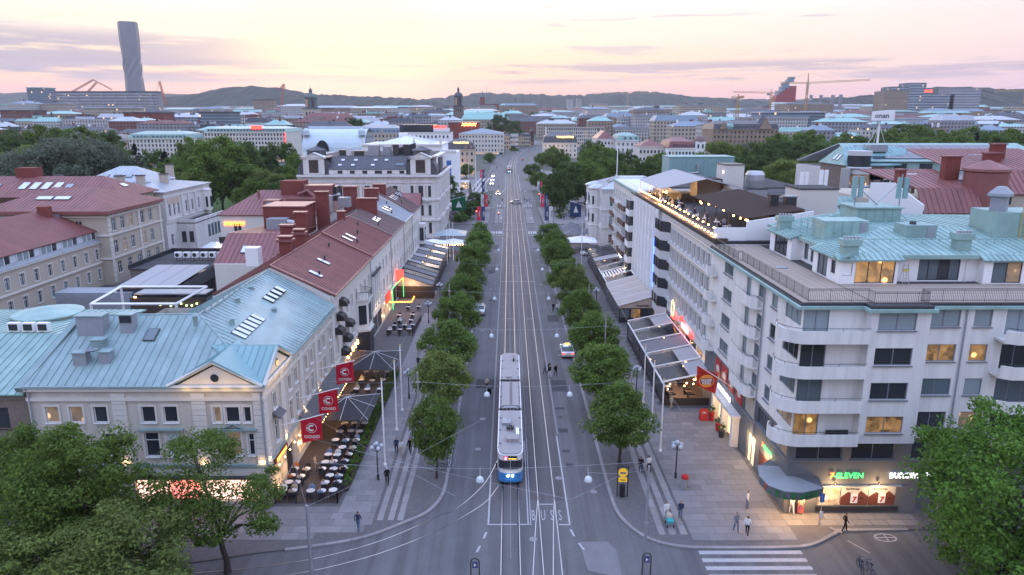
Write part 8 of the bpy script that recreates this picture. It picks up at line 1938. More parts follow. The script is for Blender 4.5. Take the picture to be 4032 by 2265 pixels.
deck=tag(part('cafe_deck',MB().box(-20.55,-14.95,56.0,91,.05,.14),'deck_brown'),kind='structure')
qr=random.Random(3);rown=0;seatn=0
for ri,y in enumerate((56.9,58.2,59.5,60.9,62.3,63.8,65.3,67.0,69,71,73.5,76.2,78.6,81,84,87)):
 cols=[-20.0,-19.1,-17.6,-16.5,-15.6]if y<61 else[-17.7,-16.7,-15.7]if y<78 else[-18.6,-17.2,-15.8]
 for ci,x in enumerate(cols):
  if qr.random()<.1:continue
  x+=qr.uniform(-.12,.12);yy=y+qr.uniform(-.15,.15);pos='%s row, %s from the wall, corner café'%(ordinal(ri+1),ordinal(ci+1))
  put(PT,'t',(x,yy,.14),0,'round café table, '+pos,'tables of the corner café')
  for s in((0,-1),(0,1))if y>61 else((0,1),(0,-1)):
   if y>74 and qr.random()<.4:continue
   cy=yy+s[1]*.52;put(PC,'c',(x+qr.uniform(-.08,.08),cy,.14),(0 if s[1]>0 else math.pi)+qr.uniform(-.3,.3),'black chair %s table, %s'%('behind' if s[1]>0 else 'in front of',pos),'chairs of the corner café')
   if qr.random()<(.46 if y<70 else .25):
    seatn+=1;person('sit',x,cy,0 if s[1]>0 else 180,qr.choice(['cl_white','cl_navy','cl_black','cl_grey','cl_beige','cl_orange','cl_blue']),qr.choice(['cl_black','cl_denim','cl_navy']),'guest seated %s table, %s'%('behind' if s[1]>0 else 'in front of',pos),qr.choice(['hair','hair','hair_fair']),.14,'guests of the corner café')
def fence(lab,pts,h=1.0,m_='iron'):
 t=thing('cafe_fence',(*pts[0],.1),lab,'fence')
 for p,q in zip(pts,pts[1:]):
  L_=math.dist(p,q);n=max(1,int(L_/1.7));d=((q[0]-p[0])/L_,(q[1]-p[1])/L_)
  for k in range(n+1):x,y=p[0]+(q[0]-p[0])*k/n,p[1]+(q[1]-p[1])*k/n;part('post',MB().box(x-.05,x+.05,y-.05,y+.05,.1,.1+h+.1),m_,t)
  for z in(.2,h):part('rail',MB().tube([(p[0],p[1],z+.1),(q[0],q[1],z+.1)],.025,4),m_,t)
  for k in range(int(L_/.22)):x,y=p[0]+d[0]*(k+.5)*.22,p[1]+d[1]*(k+.5)*.22;part('bar',MB().box(x-.012,x+.012,y-.012,y+.012,.3,h+.1),m_,t)
fence('black iron fence along the front of the corner café',[(-20.4,55.95),(-15.0,55.95),(-14.9,58)]);fence('black iron fence round the tables before the green neon',[(-18.8,104.6),(-14.9,104.6),(-14.6,113)])
for k in range(22):tree('hedge',-14.75,58.6+k*1.35,1.0+.25*(k%3),.55,'leafy planter shrub, %s from the camera along the corner café'%ordinal(k+1),'planter shrubs of the corner café',.35,'planter_shrub')
tag(part('planter_box',MB().box(-15.05,-14.5,58,88.5,.1,.5),'dark_wood',org=(-14.8,58,.1)),'long dark planter box beside the corner café','planter')
def parasol(lab,x,y,w,z,m_,rib='white_paint',hub=1.1,d=None,group='parasols'):
 d=d or w;t=thing('parasol',(x,y,.14),lab,'parasol',group);c=(x,y,z+hub);cor=[(x-w,y-d,z),(x+w,y-d,z),(x+w,y+d,z),(x-w,y+d,z)]
 part('pole',MB().tube([(x,y,.14),(x,y,z+hub)],.05,6),'galv',t)
 for k in range(4):part('canopy_panel',MB().face([cor[k],cor[(k+1)%4],c]),m_,t)
 for k in range(4):
  for q in(cor[k],tuple((a+b)/2 for a,b in zip(cor[k],cor[(k+1)%4]))):part('rib',MB().tube([(q[0],q[1],q[2]+.03),(c[0],c[1],c[2]+.03)],.022,4),rib,t)
parasol('large dark grey parasol with white ribs over the near café tables',-17.4,71.4,2.9,2.6,'canvas_dark',d=3.6);parasol('large dark grey parasol with white ribs over the far café tables',-17.2,86.6,2.9,2.6,'canvas_dark',d=3.7)
parasol('white parasol with light string before the palace, left one',-19,174.5,2.6,2.7,'canvas_white',hub=.9);parasol('white parasol with light string before the palace, right one',-13.9,174.8,2.6,2.7,'canvas_white',hub=.9);parasol('pale blue round canopy behind the white parasols',-15.6,187.5,4.2,2.9,'glass_blind',hub=1.2);parasol('wide white parasol beside the parked taxi',18.4,177.5,3.6,2.7,'canvas_white',hub=1.2)
for i,(x,y)in enumerate(((17.7,201),(22.4,202),(17.4,189),(21.6,190))):parasol('dark peaked tent, %s of four before the stucco villa'%ordinal(i+1),x,y,2.5,2.6,'canvas_grey','sheet_grey',1.4);point_light('tent_lamp',(x,y,2.2),WARM,60,.3)
def bulbs(name,lab,pts,m_='bulb',r=.07):
 t=thing(name,pts[0],lab,'light string','light strings');
 part('cable',MB().tube([(p[0],p[1],p[2]+r)for p in pts],.012,3),'iron',t)
 b0=MB().ball((0,0,0),r,6,4).mesh('bulb',m_)
 for p in pts:inst('bulb',b0,t,p)
def line(p,q,n,sag=.0):return[(p[0]+(q[0]-p[0])*k/(n-1),p[1]+(q[1]-p[1])*k/(n-1),p[2]+(q[2]-p[2])*k/(n-1)-sag*math.sin(math.pi*k/(n-1)))for k in range(n)]
bulbs('light_string','string of warm bulbs under the striped café awning',line((-18.7,64.6,3.3),(-18.7,78.4,3.3),22),r=.09);bulbs('light_string','string of warm bulbs along the corner café window',line((-20.3,56,3.0),(-20.3,63.5,3.0),6))
for y in(60,66,72,78,84):point_light('cafe_lamp',(-18.9,y,2.3),(1,.60,.26),55,.2)
bulbs('light_string','light string round the white parasols by the palace',line((-21,171.9,2.6),(-11.4,172,2.6),16,.1),r=.11)
s_=thing('restaurant_sign',(-20.4,57,3.2),'red framed restaurant sign on the corner café wall','sign');part('board',MB().box(-20.5,-20.38,56.8,60.2,3.35,3.9),'brick_red',s_);lettering('resto',s_,(-20.36,58.5,3.43),R(90),'neon_orange',.85)
# ================================================================ verandas
def veranda(lab,x0,x1,ya,yb,z0,z1,bays,frame='white_paint',wall='iron',name='glass_veranda',nb=16,floor=True,lamp=240):
 """x0 street edge (height z0), x1 house edge (height z1)"""
 t=thing(name,(x0,ya,.1),lab,'veranda');n=len(bays);L_=(yb-ya)/n
 part('floor',MB().box(min(x0,x1),max(x0,x1),ya,yb,.08,.13),'deck_brown',t)
 for k in range(n+1):
  y=ya+k*L_;part('rafter',MB().slab([(x0,y-.09,z0+.16),(x0,y+.09,z0+.16),(x1,y+.09,z1+.16),(x1,y-.09,z1+.16)],.14),frame,t);part('post',MB().box(x0-.06,x0+.06,y-.06,y+.06,.1,z0),frame if wall!='iron' else 'iron',t)
 part('eaves_beam',MB().box(x0-.08,x0+.08,ya,yb,z0-.12,z0+.04),frame,t);part('wall_beam',MB().box(x1-.08,x1+.08,ya,yb,z1-.05,z1+.1),frame,t)
 for k,b in enumerate(bays):
  y,y2=ya+k*L_+.1,ya+(k+1)*L_-.1;f=(lambda u:(x0+(x1-x0)*u,z0+(z1-z0)*u))
  def sheet(u0,u1,m_,nm):
   a,b_=f(u0),f(u1);part(nm,MB().slab([(a[0],y,a[1]+.06),(a[0],y2,a[1]+.06),(b_[0],y2,b_[1]+.06),(b_[0],y,b_[1]+.06)],.03),m_,t)
  if b=='g':sheet(.02,.98,'glass_roof','pane')
  elif b=='c':sheet(.02,.98,'canvas_grey','canvas')
  elif b=='w':sheet(.02,.98,'canvas_pale','canvas')
  elif b=='s':
   for q in range(9):sheet(.02+q*.108,.02+q*.108+.06,'white_paint','slat')
  elif b=='h':sheet(.02,.55,'glass_roof','pane');sheet(.56,.98,'canvas_pale','canvas')
  part('parapet',MB().box(x0-.05,x0+.05,y,y2,.1,.95),wall,t);part('side_pane',MB().box(x0-.012,x0+.012,y,y2,.95,z0-.12),'glass_clear',t)
 part('front_panel',MB().box(min(x0,x1),max(x0,x1),ya-.03,ya+.03,.1,1.0),'dark_wood',t)
 q=random.Random(int(ya));b0=MB().ball((0,0,0),.075,6,4).mesh('lamp','bulb')
 for k in range(nb):inst('lamp',b0,t,(q.uniform(min(x0,x1)+.4,max(x0,x1)-.4),q.uniform(ya+.4,yb-.4),q.uniform(1.6,min(z0,z1)-.2)))
 for k in range(max(1,int((yb-ya)/7))):point_light('veranda_lamp',((x0+x1)/2,ya+3+k*7,2.2),(1,.55,.22),lamp,.25)
 for k in range(int((yb-ya)/1.7)):
  for c in(.25,.65):
   x=x0+(x1-x0)*c;y=ya+.9+k*1.7
   if q.random()<.8:part('dining_table',MB().box(x-.4,x+.4,y-.35,y+.35,.78,.83),'table_top' if q.random()<.5 else 'dark_wood',t);part('bench',MB().box(x-.45,x+.45,y+.5,y+.8,.14,.95),'wicker',t)
 return t
veranda('glass veranda with white rafters, canvas bays and lanterns by the burger flag',17.9,23.6,77.6,103,2.8,4.0,'hhcgh',nb=46)
veranda('veranda with striped white awning beyond the beige tent',18.3,23.4,128.5,142.5,2.8,4.2,'gsg',nb=14);veranda('open rafter veranda near the parked taxi',18.3,23.6,143.5,163,2.8,3.9,'gwgg','iron',nb=14)
veranda('long veranda with grey roof sheets and red lit interior beside the terrace',-14.4,-20.9,142.3,168,2.7,4.2,'hchchch','iron',nb=36,lamp=700)
p_=veranda('dark pavilion with rafters and beige end sheet behind the green neon',-14.2,-20.9,128.4,142,2.5,4.6,'cgcg','iron',nb=14,lamp=420);part('end_sheet',MB().face([(-20.9,128.3,2.5),(-14.2,128.3,2.4),(-14.2,128.3,2.5),(-20.9,128.3,4.7)]),'canvas_beige',p_);part('end_wall',MB().box(-20.9,-14.2,128.34,128.4,.1,2.5),'dark_wood',p_)
point_light('pavilion_lamp',(-18,126.6,3.0),(1,.66,.3),180,.3)
t=thing('beige_tent',(18,112,.1),'beige canvas restaurant tent with dark glass front and shop lettering','tent');part('roof',MB().slab([(17.8,111.8,2.9),(17.8,128,2.9),(23.5,128,4.5),(23.5,111.8,4.5)],.1),'canvas_beige',t);part('gable',MB().prism([(17.9,111.9),(23.5,111.9),(23.5,111.96),(17.9,111.96)],2.6,[2.85,4.4,4.4,2.85]),'canvas_beige',t)
lettering('cheri',t,(21.8,111.86,2.85),0,'frame_dark',.95);part('front_wall',MB().box(18,23.4,112,112.1,.1,2.6),'glass_dark',t);part('door',MB().box(20.4,21.4,111.93,111.99,.15,2.4),'lit_warm',t)
for k in range(4):part('front_post',MB().box(17.95+k*1.8,18.07+k*1.8,111.92,112,.1,2.6),'iron',t);part('front_pane',MB().box(18.15+k*1.8,19.6+k*1.8,111.96,112,1.0,2.4),['glass_blue','lit_soft','glass_dark','lit_soft'][k],t)if k<3 else None
for k in range(5):part('seam',MB().slab([(17.8,112+k*3.9,2.96),(17.8,112.12+k*3.9,2.96),(23.5,112.12+k*3.9,4.56),(23.5,112+k*3.9,4.56)],.05),'canvas_white',t)
part('side_wall',MB().box(17.95,18.03,112.1,128,.1,2.8),'glass_dark',t);part('back_wall',MB().box(18,23.4,127.9,128,.1,3),'glass_dark',t)
# neon gate and sign of the bar, tables before it
t=thing('neon_gate',(-20.6,121,0),'green neon outlined doorway with orange sign at the bar','neon sign')
for p,q in(((-20.2,119.4,.3),(-20.2,119.4,4.2)),((-20.2,119.4,4.2),(-18.6,121.4,5.6)),((-18.6,121.4,5.6),(-18.6,121.4,2.2))):part('tube',MB().tube([p,q],.06,5),'neon_green',t)
part('orange_tube',MB().tube([(-20.4,116.8,2.4),(-16.6,117.0,2.4),(-16.2,117.6,3.2)],.12,5),'neon_orange',t);part('red_board',MB().box(-20.6,-20.4,115,118.5,2.6,4.2),'neon_red_soft',t);point_light('neon_glow',(-18,117,2.6),(1,.55,.25),160,.4)
sn=0
for i,(x,y)in enumerate(((-18.6,105.8),(-17,106),(-15.6,106.2),(-18.2,108.2),(-16.6,108.4),(-15.4,108.6),(-17.8,111),(-16,111.2),(-18.4,114.2),(-16.2,114.6),(-17.6,119.5),(-15.8,119.8))):
 put(PT,'t',(x,y,.12),0,'café table, %s of those before the green neon'%ordinal(i+1),'tables before the green neon')
 for s in(-1,1):put(PC,'c',(x,y+s*.55,.12),0 if s>0 else math.pi,'chair %s table, %s of those before the green neon'%('behind' if s>0 else 'before',ordinal(i+1)),'chairs before the green neon')
 if i<7:person('sit',x,y+.55,0,['cl_white','cl_navy','cl_blue','cl_black','cl_beige','cl_grey','cl_white'][i],'cl_navy','guest at café table, %s of those before the green neon'%ordinal(i+1),group='guests before the green neon')
# ================================================================ roof bar on the hotel
lan=line((23.75,81,ZH+.6),(23.75,112,ZH+.6),22)+line((24.6,112,ZH+1.0),(24.6,82,ZH+1.0),13)+line((24.1,113,ZH+.9),(24.1,132,ZH+.9),13)
bulbs('lantern_row','row of orange lanterns along the roof edge of the hotel bar',lan,'bulb_dim',.13)
for y in(84,92,100,108,118,126):point_light('bar_lamp',(24.4,y,ZH+1.2),(1,.5,.16),110,.2)
t=thing('bar_roof',(29,84,ZH),'dark corrugated lean-to roof over the hotel roof bar','roof');
for k in range(40):part('corrugation',MB().slab([(27.6,82.4+k*.62,ZH+2.3),(27.6,82.9+k*.62,ZH+2.3),(34.5,82.9+k*.62,ZH+3.4),(34.5,82.4+k*.62,ZH+3.4)],.06),'bar_sheet',t)
part('back_wall',MB().box(34.3,34.5,82.4,107,ZH,ZH+3.3),'frame_dark',t);part('end_wall',MB().prism([(27.4,81.2),(35,81.2),(35,81.4),(27.4,81.4)],ZH,[ZH+2.2,ZH+3.4,ZH+3.4,ZH+2.2]),'render_bright',t);part('low_wall',MB().box(23.6,27.4,81.0,81.2,ZH-.3,ZH+1.5),'render_bright',t)
for k in range(5):part('post',MB().box(27.6,27.7,83+k*5.8,83.1+k*5.8,ZH,ZH+2.3),'iron',t)
bulbs('lantern_cluster','cluster of small orange lanterns hanging under the dark bar roof',[(28+qr.uniform(0,1.4),84+k*1.5,ZH+2.0+qr.uniform(-.3,.1))for k in range(15)],'bulb_dim',.13)
t=thing('bar_awning',(26,116,ZH),'folding grey awning over the far end of the roof bar','awning');part('canvas',MB().slab([(25.0,137,ZH+2.4),(25.0,118,ZH+2.4),(32,116,ZH+4.2),(32,139,ZH+4.2)],.08),'canvas_pale',t);part('canvas',MB().slab([(32,116,ZH+4.2),(38.5,114,ZH+2.6),(38.5,138,ZH+2.6),(32,139,ZH+4.2)],.08),'canvas_grey',t);part('bar_counter',MB().box(27,30,124,134,ZH,ZH+1.1),'lit_warm',t)
for k in range(3):part('post',MB().box(25,25.1,118+k*9,118.1+k*9,ZH,ZH+2.4),'white_paint',t)
for k in range(26):
 x,y=qr.uniform(24.9,27.2),83+k*1.75+qr.uniform(-.5,.5);person('sit' if k%3 else 'stand',x,y,qr.uniform(0,360),qr.choice(['cl_white','cl_navy','cl_black','cl_grey','cl_beige','cl_blue']),'cl_navy','guest at the hotel roof bar, %s counted from the near end'%ordinal(k+1),qr.choice(['hair','hair_fair']),ZH,'guests of the roof bar')
 if k%2:part('bar_table',MB().box(x-.4,x+.4,y-.9,y-.4,ZH+.7,ZH+.76).box(x-.04,x+.04,y-.68,y-.6,ZH,ZH+.7),'table_top',t)
point_light('bar_glow',(28,128,ZH+1.8),(1,.55,.2),300,.5)

# ================================================================ trams
def tram(x,y,lab,near=True):
 t=thing('tram',(x,y,0),lab,'tram','blue and white trams');w=1.2
 plan=[(-.55,0),(.55,0),(.95,.22),(1.14,.7),(w,1.5)];secs=[(0,10.0),(10.5,18.4),(18.9,28.6)]
 def outline(a,b,first,last,g=0):
  o=([(p[0]*(1+g),p[1]+a)for p in plan]if first else[(-w-g,a),(w+g,a)])
  o=o[1:]+[(w+g,b-.9 if last else b)]+([(.8,b),(-.8,b)]if last else[])+[(-w-g,b-.9 if last else b)]+([(-p[0]*(1+g),p[1]+a)for p in reversed(plan[2:])]+[(-.55*(1+g),a)]if first else[(-w-g,a)])
  return[(x+px_,y+py_)for px_,py_ in o]
 for i,(a,b)in enumerate(secs):
  f,l=i==0,i==2
  part('lower_body',MB().prism(outline(a,b,f,l),.32,1.22),'tram_blue',t);u=part('upper_body',MB().prism(outline(a,b,f,l),1.22,3.02),'tram_white',t)
  part('roof',MB().prism([(x+(px_-x)*.90,py_)for px_,py_ in outline(a+.12 if f else a,b-.1,f,l)],3.02,3.12),'tram_roof' if i!=1 else 'tram_roof2',t)
  for s in(-1,1):
   n=int((b-a-1.5)/1.35)
   for k in range(n):q=y+a+(1.55 if f else .4)+k*1.35;part('side_window',MB().box(x+s*w-.012,x+s*w+.012,q,q+1.2,1.5,2.5),'glass_dark',u)
   part('roof_edge',MB().tube([(x+s*1.14,y+a+(1.5 if f else 0),3.06),(x+s*1.14,y+b-(.9 if l else 0),3.06)],.06,5),'white_paint',u)
  for bg in((a+b)/2-2.2,(a+b)/2+2.2):part('bogie',MB().box(x-1.0,x+1.0,y+bg-.8,y+bg+.8,.04,.34),'rubber',t)
 for a in(10.0,18.4):part('bellows',MB().box(x-1.12,x+1.12,y+a,y+a+.5,.4,3.16),'rubber',t)
 part('windscreen',MB().prism([(x-1.10,y+.55),(x-.96,y+.19),(x-.56,y-.03),(x+.56,y-.03),(x+.96,y+.19),(x+1.10,y+.55),(x+1.0,y+.6),(x-1.0,y+.6)],1.62,2.46),'glass_dark',t)
 for s in(-1,1):part('windscreen_pillar',MB().box(x+s*.62-.035,x+s*.62+.035,y-.045,y+.02,1.62,2.46),'rubber',t);part('wiper',MB().tube([(x+s*.1,y-.06,1.6),(x+s*.75,y-.02,1.75)],.02,4),'rubber',t)
 bx=part('destination_box',MB().box(x-.62,x+.62,y-.07,y+.1,2.58,2.92),'screen_black',t);part('bumper',MB().prism([(x+px_*1.02,y+py_-.05)for px_,py_ in[(-.98,.22),(-.55,0),(.55,0),(.98,.22),(.9,.4),(-.9,.4)]],.34,.62),'tram_blue',t)
 part('route_panel',MB().box(x-.58,x-.26,y-.09,y-.07,2.6,2.9),'pink_led',bx);lettering('route',bx,(x-.42,y-.1,2.62),0,'neon_white',.9);lettering('dest',bx,(x+.2,y-.09,2.66),0,'amber_led',.46)
 for s in(-.2,.2):child('headlight',MB().lathe((0,0,0),[(.10,0),(.09,.05)],10).mesh('headlight','head_lamp' if near else 'beam_lamp'),t,(s*(1 if near else 3),-.04,.98),(R(90),0,0))
 for s in(-1,1):part('mirror',MB().box(x+s*1.28-.06,x+s*1.28+.06,y+.2,y+.3,1.7,2.1),'rubber',t)
 for(a,b,c,d,h,m_)in((-.35,2.4,.75,3.4,.35,'tram_roof'),(.55,3.6,.85,5,.3,'white_paint'),(-.8,6.2,.1,7.4,.25,'sheet_grey'),(-.9,11,-.05,17.8,.12,'tram_roof'),(.25,11,.95,17.8,.12,'tram_roof'),(.35,25.2,.55,26.4,.35,'frame_dark'),(-.5,19.4,.2,20.2,.15,'tram_roof')):part('roof_unit',MB().box(x+a,x+c,y+b,y+d,3.12,3.12+h),m_,t)
 for k in range(9):
  for s in(-.95,.95):part('roof_vent',MB().lathe((x+s,y+2.2+k*2.9,3.1),[(.09,0),(.09,.12),(.13,.14),(.05,.2)],8),'sheet_grey',t)
 pg=part('pantograph',MB().box(x-.35,x+.35,y+4.9,y+5.6,3.3,3.42),'rubber',t)
 for s in(-.3,.3):part('arm',MB().tube([(x+s*.7,y+5.2,3.4),(x+s,y+7.2,4.3),(x+s*1.4,y+6.0,5.1)],.03,4),'steel',pg)
 for q in(5.9,6.15):part('collector',MB().tube([(x-.75,y+q,5.05),(x-.5,y+q,5.15),(x+.5,y+q,5.15),(x+.75,y+q,5.05)],.03,4),'steel',pg)
 return t
tram(.08,59.2,'blue and white tram coming down the near left track');tram(.08,438,'distant blue and white tram with bright headlights up the avenue',False)
# ================================================================ cars
def car(x,y,rz,m_,lab,z=.02,taxi=False,lights=0,group='cars in the avenue'):
 t=thing('car',(x,y,z),lab,'car',group);ORG[t.name]=Vector((0,0,0));L_=2.2;W_=.88
 prof=[(-L_,.35),(-L_,.62),(-L_+.12,.80),(-1.15,.95),(1.75,1.0),(L_-.03,.88),(L_,.55),(L_-.1,.32)]
 def ext(pf,w0,w1=None):
  m=MB();A=[(-w0,p[0],p[1])for p in pf];B_=[(w0,p[0],p[1])for p in pf];n=len(pf)
  if w1:A=[(-(w1 if p[1]>1.2 else w0),p[0],p[1])for p in pf];B_=[(-a[0],a[1],a[2])for a in A]
  m.face(A);m.face(B_[::-1])
  for k in range(n):m.face([A[k],B_[k],B_[(k+1)%n],A[(k+1)%n]])
  return m
 part('body',ext(prof,W_),m_,t);cab=part('cabin',ext([(-1.2,.94),(-.45,1.40),(1.05,1.42),(1.85,.98)],W_-.06,W_-.22),'glass_dark',t);part('roof',ext([(-.42,1.41),(-.3,1.47),(.9,1.48),(1.08,1.42)],W_-.2),m_,cab)
 for s in(-1,1):
  for q in(-1.35,1.3):wl_=part('wheel',MB().tube([(s*(W_-.16),q,.32),(s*(W_+.02),q,.32)],.32,14),'rubber',t);part('rim',MB().tube([(s*(W_-.1),q,.32),(s*(W_+.035),q,.32)],.19,10),'steel',wl_)
  part('headlight',MB().box(s*.62-.18,s*.62+.18,-L_-.015,-L_+.2,.60,.76),'beam_lamp' if lights else 'glass_sky',t);part('tail_light',MB().box(s*.66-.15,s*.66+.15,L_-.1,L_+.01,.68,.86),'neon_red' if lights!=1 else 'sign_red',t)
  part('pillar',ext([(.28,.98),(.30,1.42),(.42,1.42),(.44,.98)],.02),m_,cab).location=(s*(W_-.14),0,0)
 if taxi:part('taxi_lamp',MB().box(-.3,.3,0,.22,1.48,1.64),'amber_led',t)
 t.rotation_euler=(0,0,R(rz));return t
car(2.5,280,-90,'car_silver','silver hatchback crossing the tram tracks at the junction');car(-4.9,313,0,'car_dark','taxi with lit yellow roof lamp and headlights at the junction',taxi=True,lights=1)
for i,(x,y)in enumerate(((-9.0,362),(-9.2,385),(-9.3,411))):car(x,y,4,'car_white','oncoming car with bright headlights, %s of three in the left lane'%ordinal(i+1),lights=1)
car(10.2,540,180,'car_dark','car with red tail lights at the far right of the avenue',T(540),lights=2);car(19.7,171,-80,'car_white','white parked taxi with yellow roof lamp by the white parasol',.12,True);car(-5.1,118.5,0,'car_silver','silver car parked under the left tree row');car(8.2,96.4,180,'car_white','white taxi with red tail light under the right tree row',taxi=True,lights=2);car(-4.5,700,30,'car_white','white car by the bright shop windows at the bend',T(700));car(20.5,147,-85,'car_dark','dark car parked behind the open rafter veranda',.12)
# ================================================================ lamps, masts, wires
def globe_lamp(x,y,lab):
 t=thing('globe_lamp',(x,y,.1),lab,'street lamp','five-globe street lamps');part('post',MB().lathe((x,y,.1),[(.12,0),(.12,.5),(.07,.6),(.055,3.0),(.09,3.1),(.05,3.3)],8),'iron',t)
 for k in range(5):
  a,r_,z=(0,0,3.72)if k==4 else(k*math.pi/2+.5,.46,3.42);cx,cy=x+r_*math.cos(a),y+r_*math.sin(a)
  part('arm',MB().tube([(x,y,3.05),(x+r_*.7*math.cos(a),y+r_*.7*math.sin(a),3.02),(cx,cy,z-.2)],.025,5),'iron',t);part('globe',MB().ball((cx,cy,z),.21,12,8),'globe',t,smooth=True)
for i,(x,y)in enumerate(((-12.2,60.1),(-12,79.7),(-13.2,111.8),(-12.6,125.2))):globe_lamp(x,y,'black lamp post with five glass globes, %s on the left pavement'%ordinal(i+1))
for i,(x,y)in enumerate(((15.5,60.3),(15.4,80.8),(14.9,97.5),(15.3,120.9))):globe_lamp(x,y,'black lamp post with five glass globes, %s on the right pavement'%ordinal(i+1))
def pole(name,x,y,h,r_,m_,lab,cat='flagpole',group=None,cap=True):
 t=thing(name,(x,y,.1),lab,cat,group);part('shaft',MB().tube([(x,y,.1),(x,y,h)],[r_,r_*.7],8),m_,t)
 part('collar',MB().lathe((x,y,.1),[(r_*2,0),(r_*1.8,.25),(r_,.3)],8),m_,t);part('finial',MB().ball((x,y,h),r_*1.3,6,4),'brass',t);return t
for i,(x,y,h)in enumerate(((-12,62.8,9.0),(-12.1,70.8,8.0),(-12.3,76.1,8.0),(-14.2,160,9),(-13.2,165,9),(-14.4,169,9),(-18,320,15),(-16,345,15),(-17.4,372,15))):pole('flagpole',x,y,h,.09,'white_paint','bare white flagpole, %s from the camera on the left side'%ordinal(i+1),group='flagpoles on the left')
for i,(x,y,h)in enumerate(((15.2,65.7,7.8),(15.6,72.2,7.4),(15.8,78.3,7.2),(16.6,160,9),(17.4,168,9))):pole('flagpole',x,y,h,.09,'white_paint','bare white flagpole, %s from the camera on the right side'%ordinal(i+1),group='flagpoles on the right')
pole('flagpole',29,193,26,.16,'white_paint','tall flagpole with drooping flag on the villa roof')
def wire(name,lab,pts,r_=.022,cat='wire',group='overhead wires'):return tag(part(name,MB().tube(pts,r_,4),'galv',org=pts[0]),lab,cat,group)
def span(i,y,xl=-9.0,xr=12.0):
 for s,x in(('left',xl),('right',xr))if i else():
  t=thing('catenary_mast',(x,y+.6,.1),'grey overhead-line mast, %s from the camera on the %s'%(ordinal(i+1),s),'mast','overhead-line masts');part('shaft',MB().tube([(x,y+.6,.1),(x,y+.6,8.6)],[.11,.08],8),'galv',t);part('bracket',MB().box(x-.2,x+.2,y+.5,y+.7,7.5,7.6),'galv',t);part('base',MB().lathe((x,y+.6,.1),[(.22,0),(.2,.4),(.12,.5)],8),'galv',t)
 w=thing('span_wire',(xl,y,7.5),'cross wire carrying two white dome lamps, %s from the camera'%ordinal(i+1),'wire','lamp span wires');pts=line((xl,y+.6,7.6),(xr,y+.6,7.6),9,.5);part('cable',MB().tube(pts,.013,4),'galv',w)
 for s,x in(('left',-2.2),('right',5.9)):
  d=thing('dome_lamp',(x,y,6.5),'white dome lamp hanging over the street, %s from the camera on the %s'%(ordinal(i+1),s),'street lamp','dome lamps over the street');part('shade',MB().lathe((x,y,6.35),[(.05,0),(.3,.0),(.3,.08),(.24,.3),(.1,.42)],16),'dome_lamp',d,smooth=True);part('hanger',MB().tube([(x,y,6.8),(x,y+.6,7.2)],.025,4),'galv',d)
for i,y in enumerate((48.3,65.1,84.3,103,124,143,165,190,225,262)):span(i,y,-14.6 if i==0 else-9.0,9.9 if i==0 else 12.0)
for i,x in enumerate((.08,3.25)):wire('contact_wire','overhead contact wire above the %s track'%('left','right')[i],line((x,40,5.5),(x,330,5.5),20),.012)
W3=thing('corner_wires',(-3,50,6),'criss-crossing guy wires over the near junction','wire','overhead wires')
for p,q in(((-14.6,46.1,5.6),(-2.2,62,5.5)),((4.3,44.6,7),(-16.9,54.6,7)),((4.3,44.6,7),(20.9,60.2,7)),((-14.6,46.1,5.5),(-20.6,60,7)),((-20.6,62,7.2),(-4,47.5,5.6)),((12,85,7.6),(23.3,69,9)),((15.6,104,7),(15.9,60,6.4)),((-12.6,104,6.6),(-13.4,57,6.4)),((-9,65.7,7.6),(-20.6,66,7.8)),((12,65.7,7.6),(23.3,65,8.2)),((-9,103.6,7.6),(-20.6,103,8)),((12,103.6,7.6),(24,103,8)),((10,46,8.6),(5.9,48.3,7.1))):part('cable',MB().tube(line(p,q,6,.25),.011,4),'galv',W3)
t=thing('tram_mast',(-14.6,46.1,0),'grey mast with wires rising at the lower edge by the curve','mast');part('shaft',MB().tube([(-14.6,46.1,0),(-14.6,46.1,5.7)],[.16,.1],8),'galv',t);part('collar',MB().lathe((-14.6,46.1,3.0),[(.18,0),(.18,.15)],8),'galv',t)
t=thing('tram_mast',(9.9,46,0),'thin grey mast rising at the lower edge by the zebra crossing','mast');part('shaft',MB().tube([(9.9,46,0),(9.9,46,8.8)],[.13,.08],8),'galv',t);part('collar',MB().lathe((9.9,46,4.2),[(.15,0),(.15,.15)],8),'galv',t)
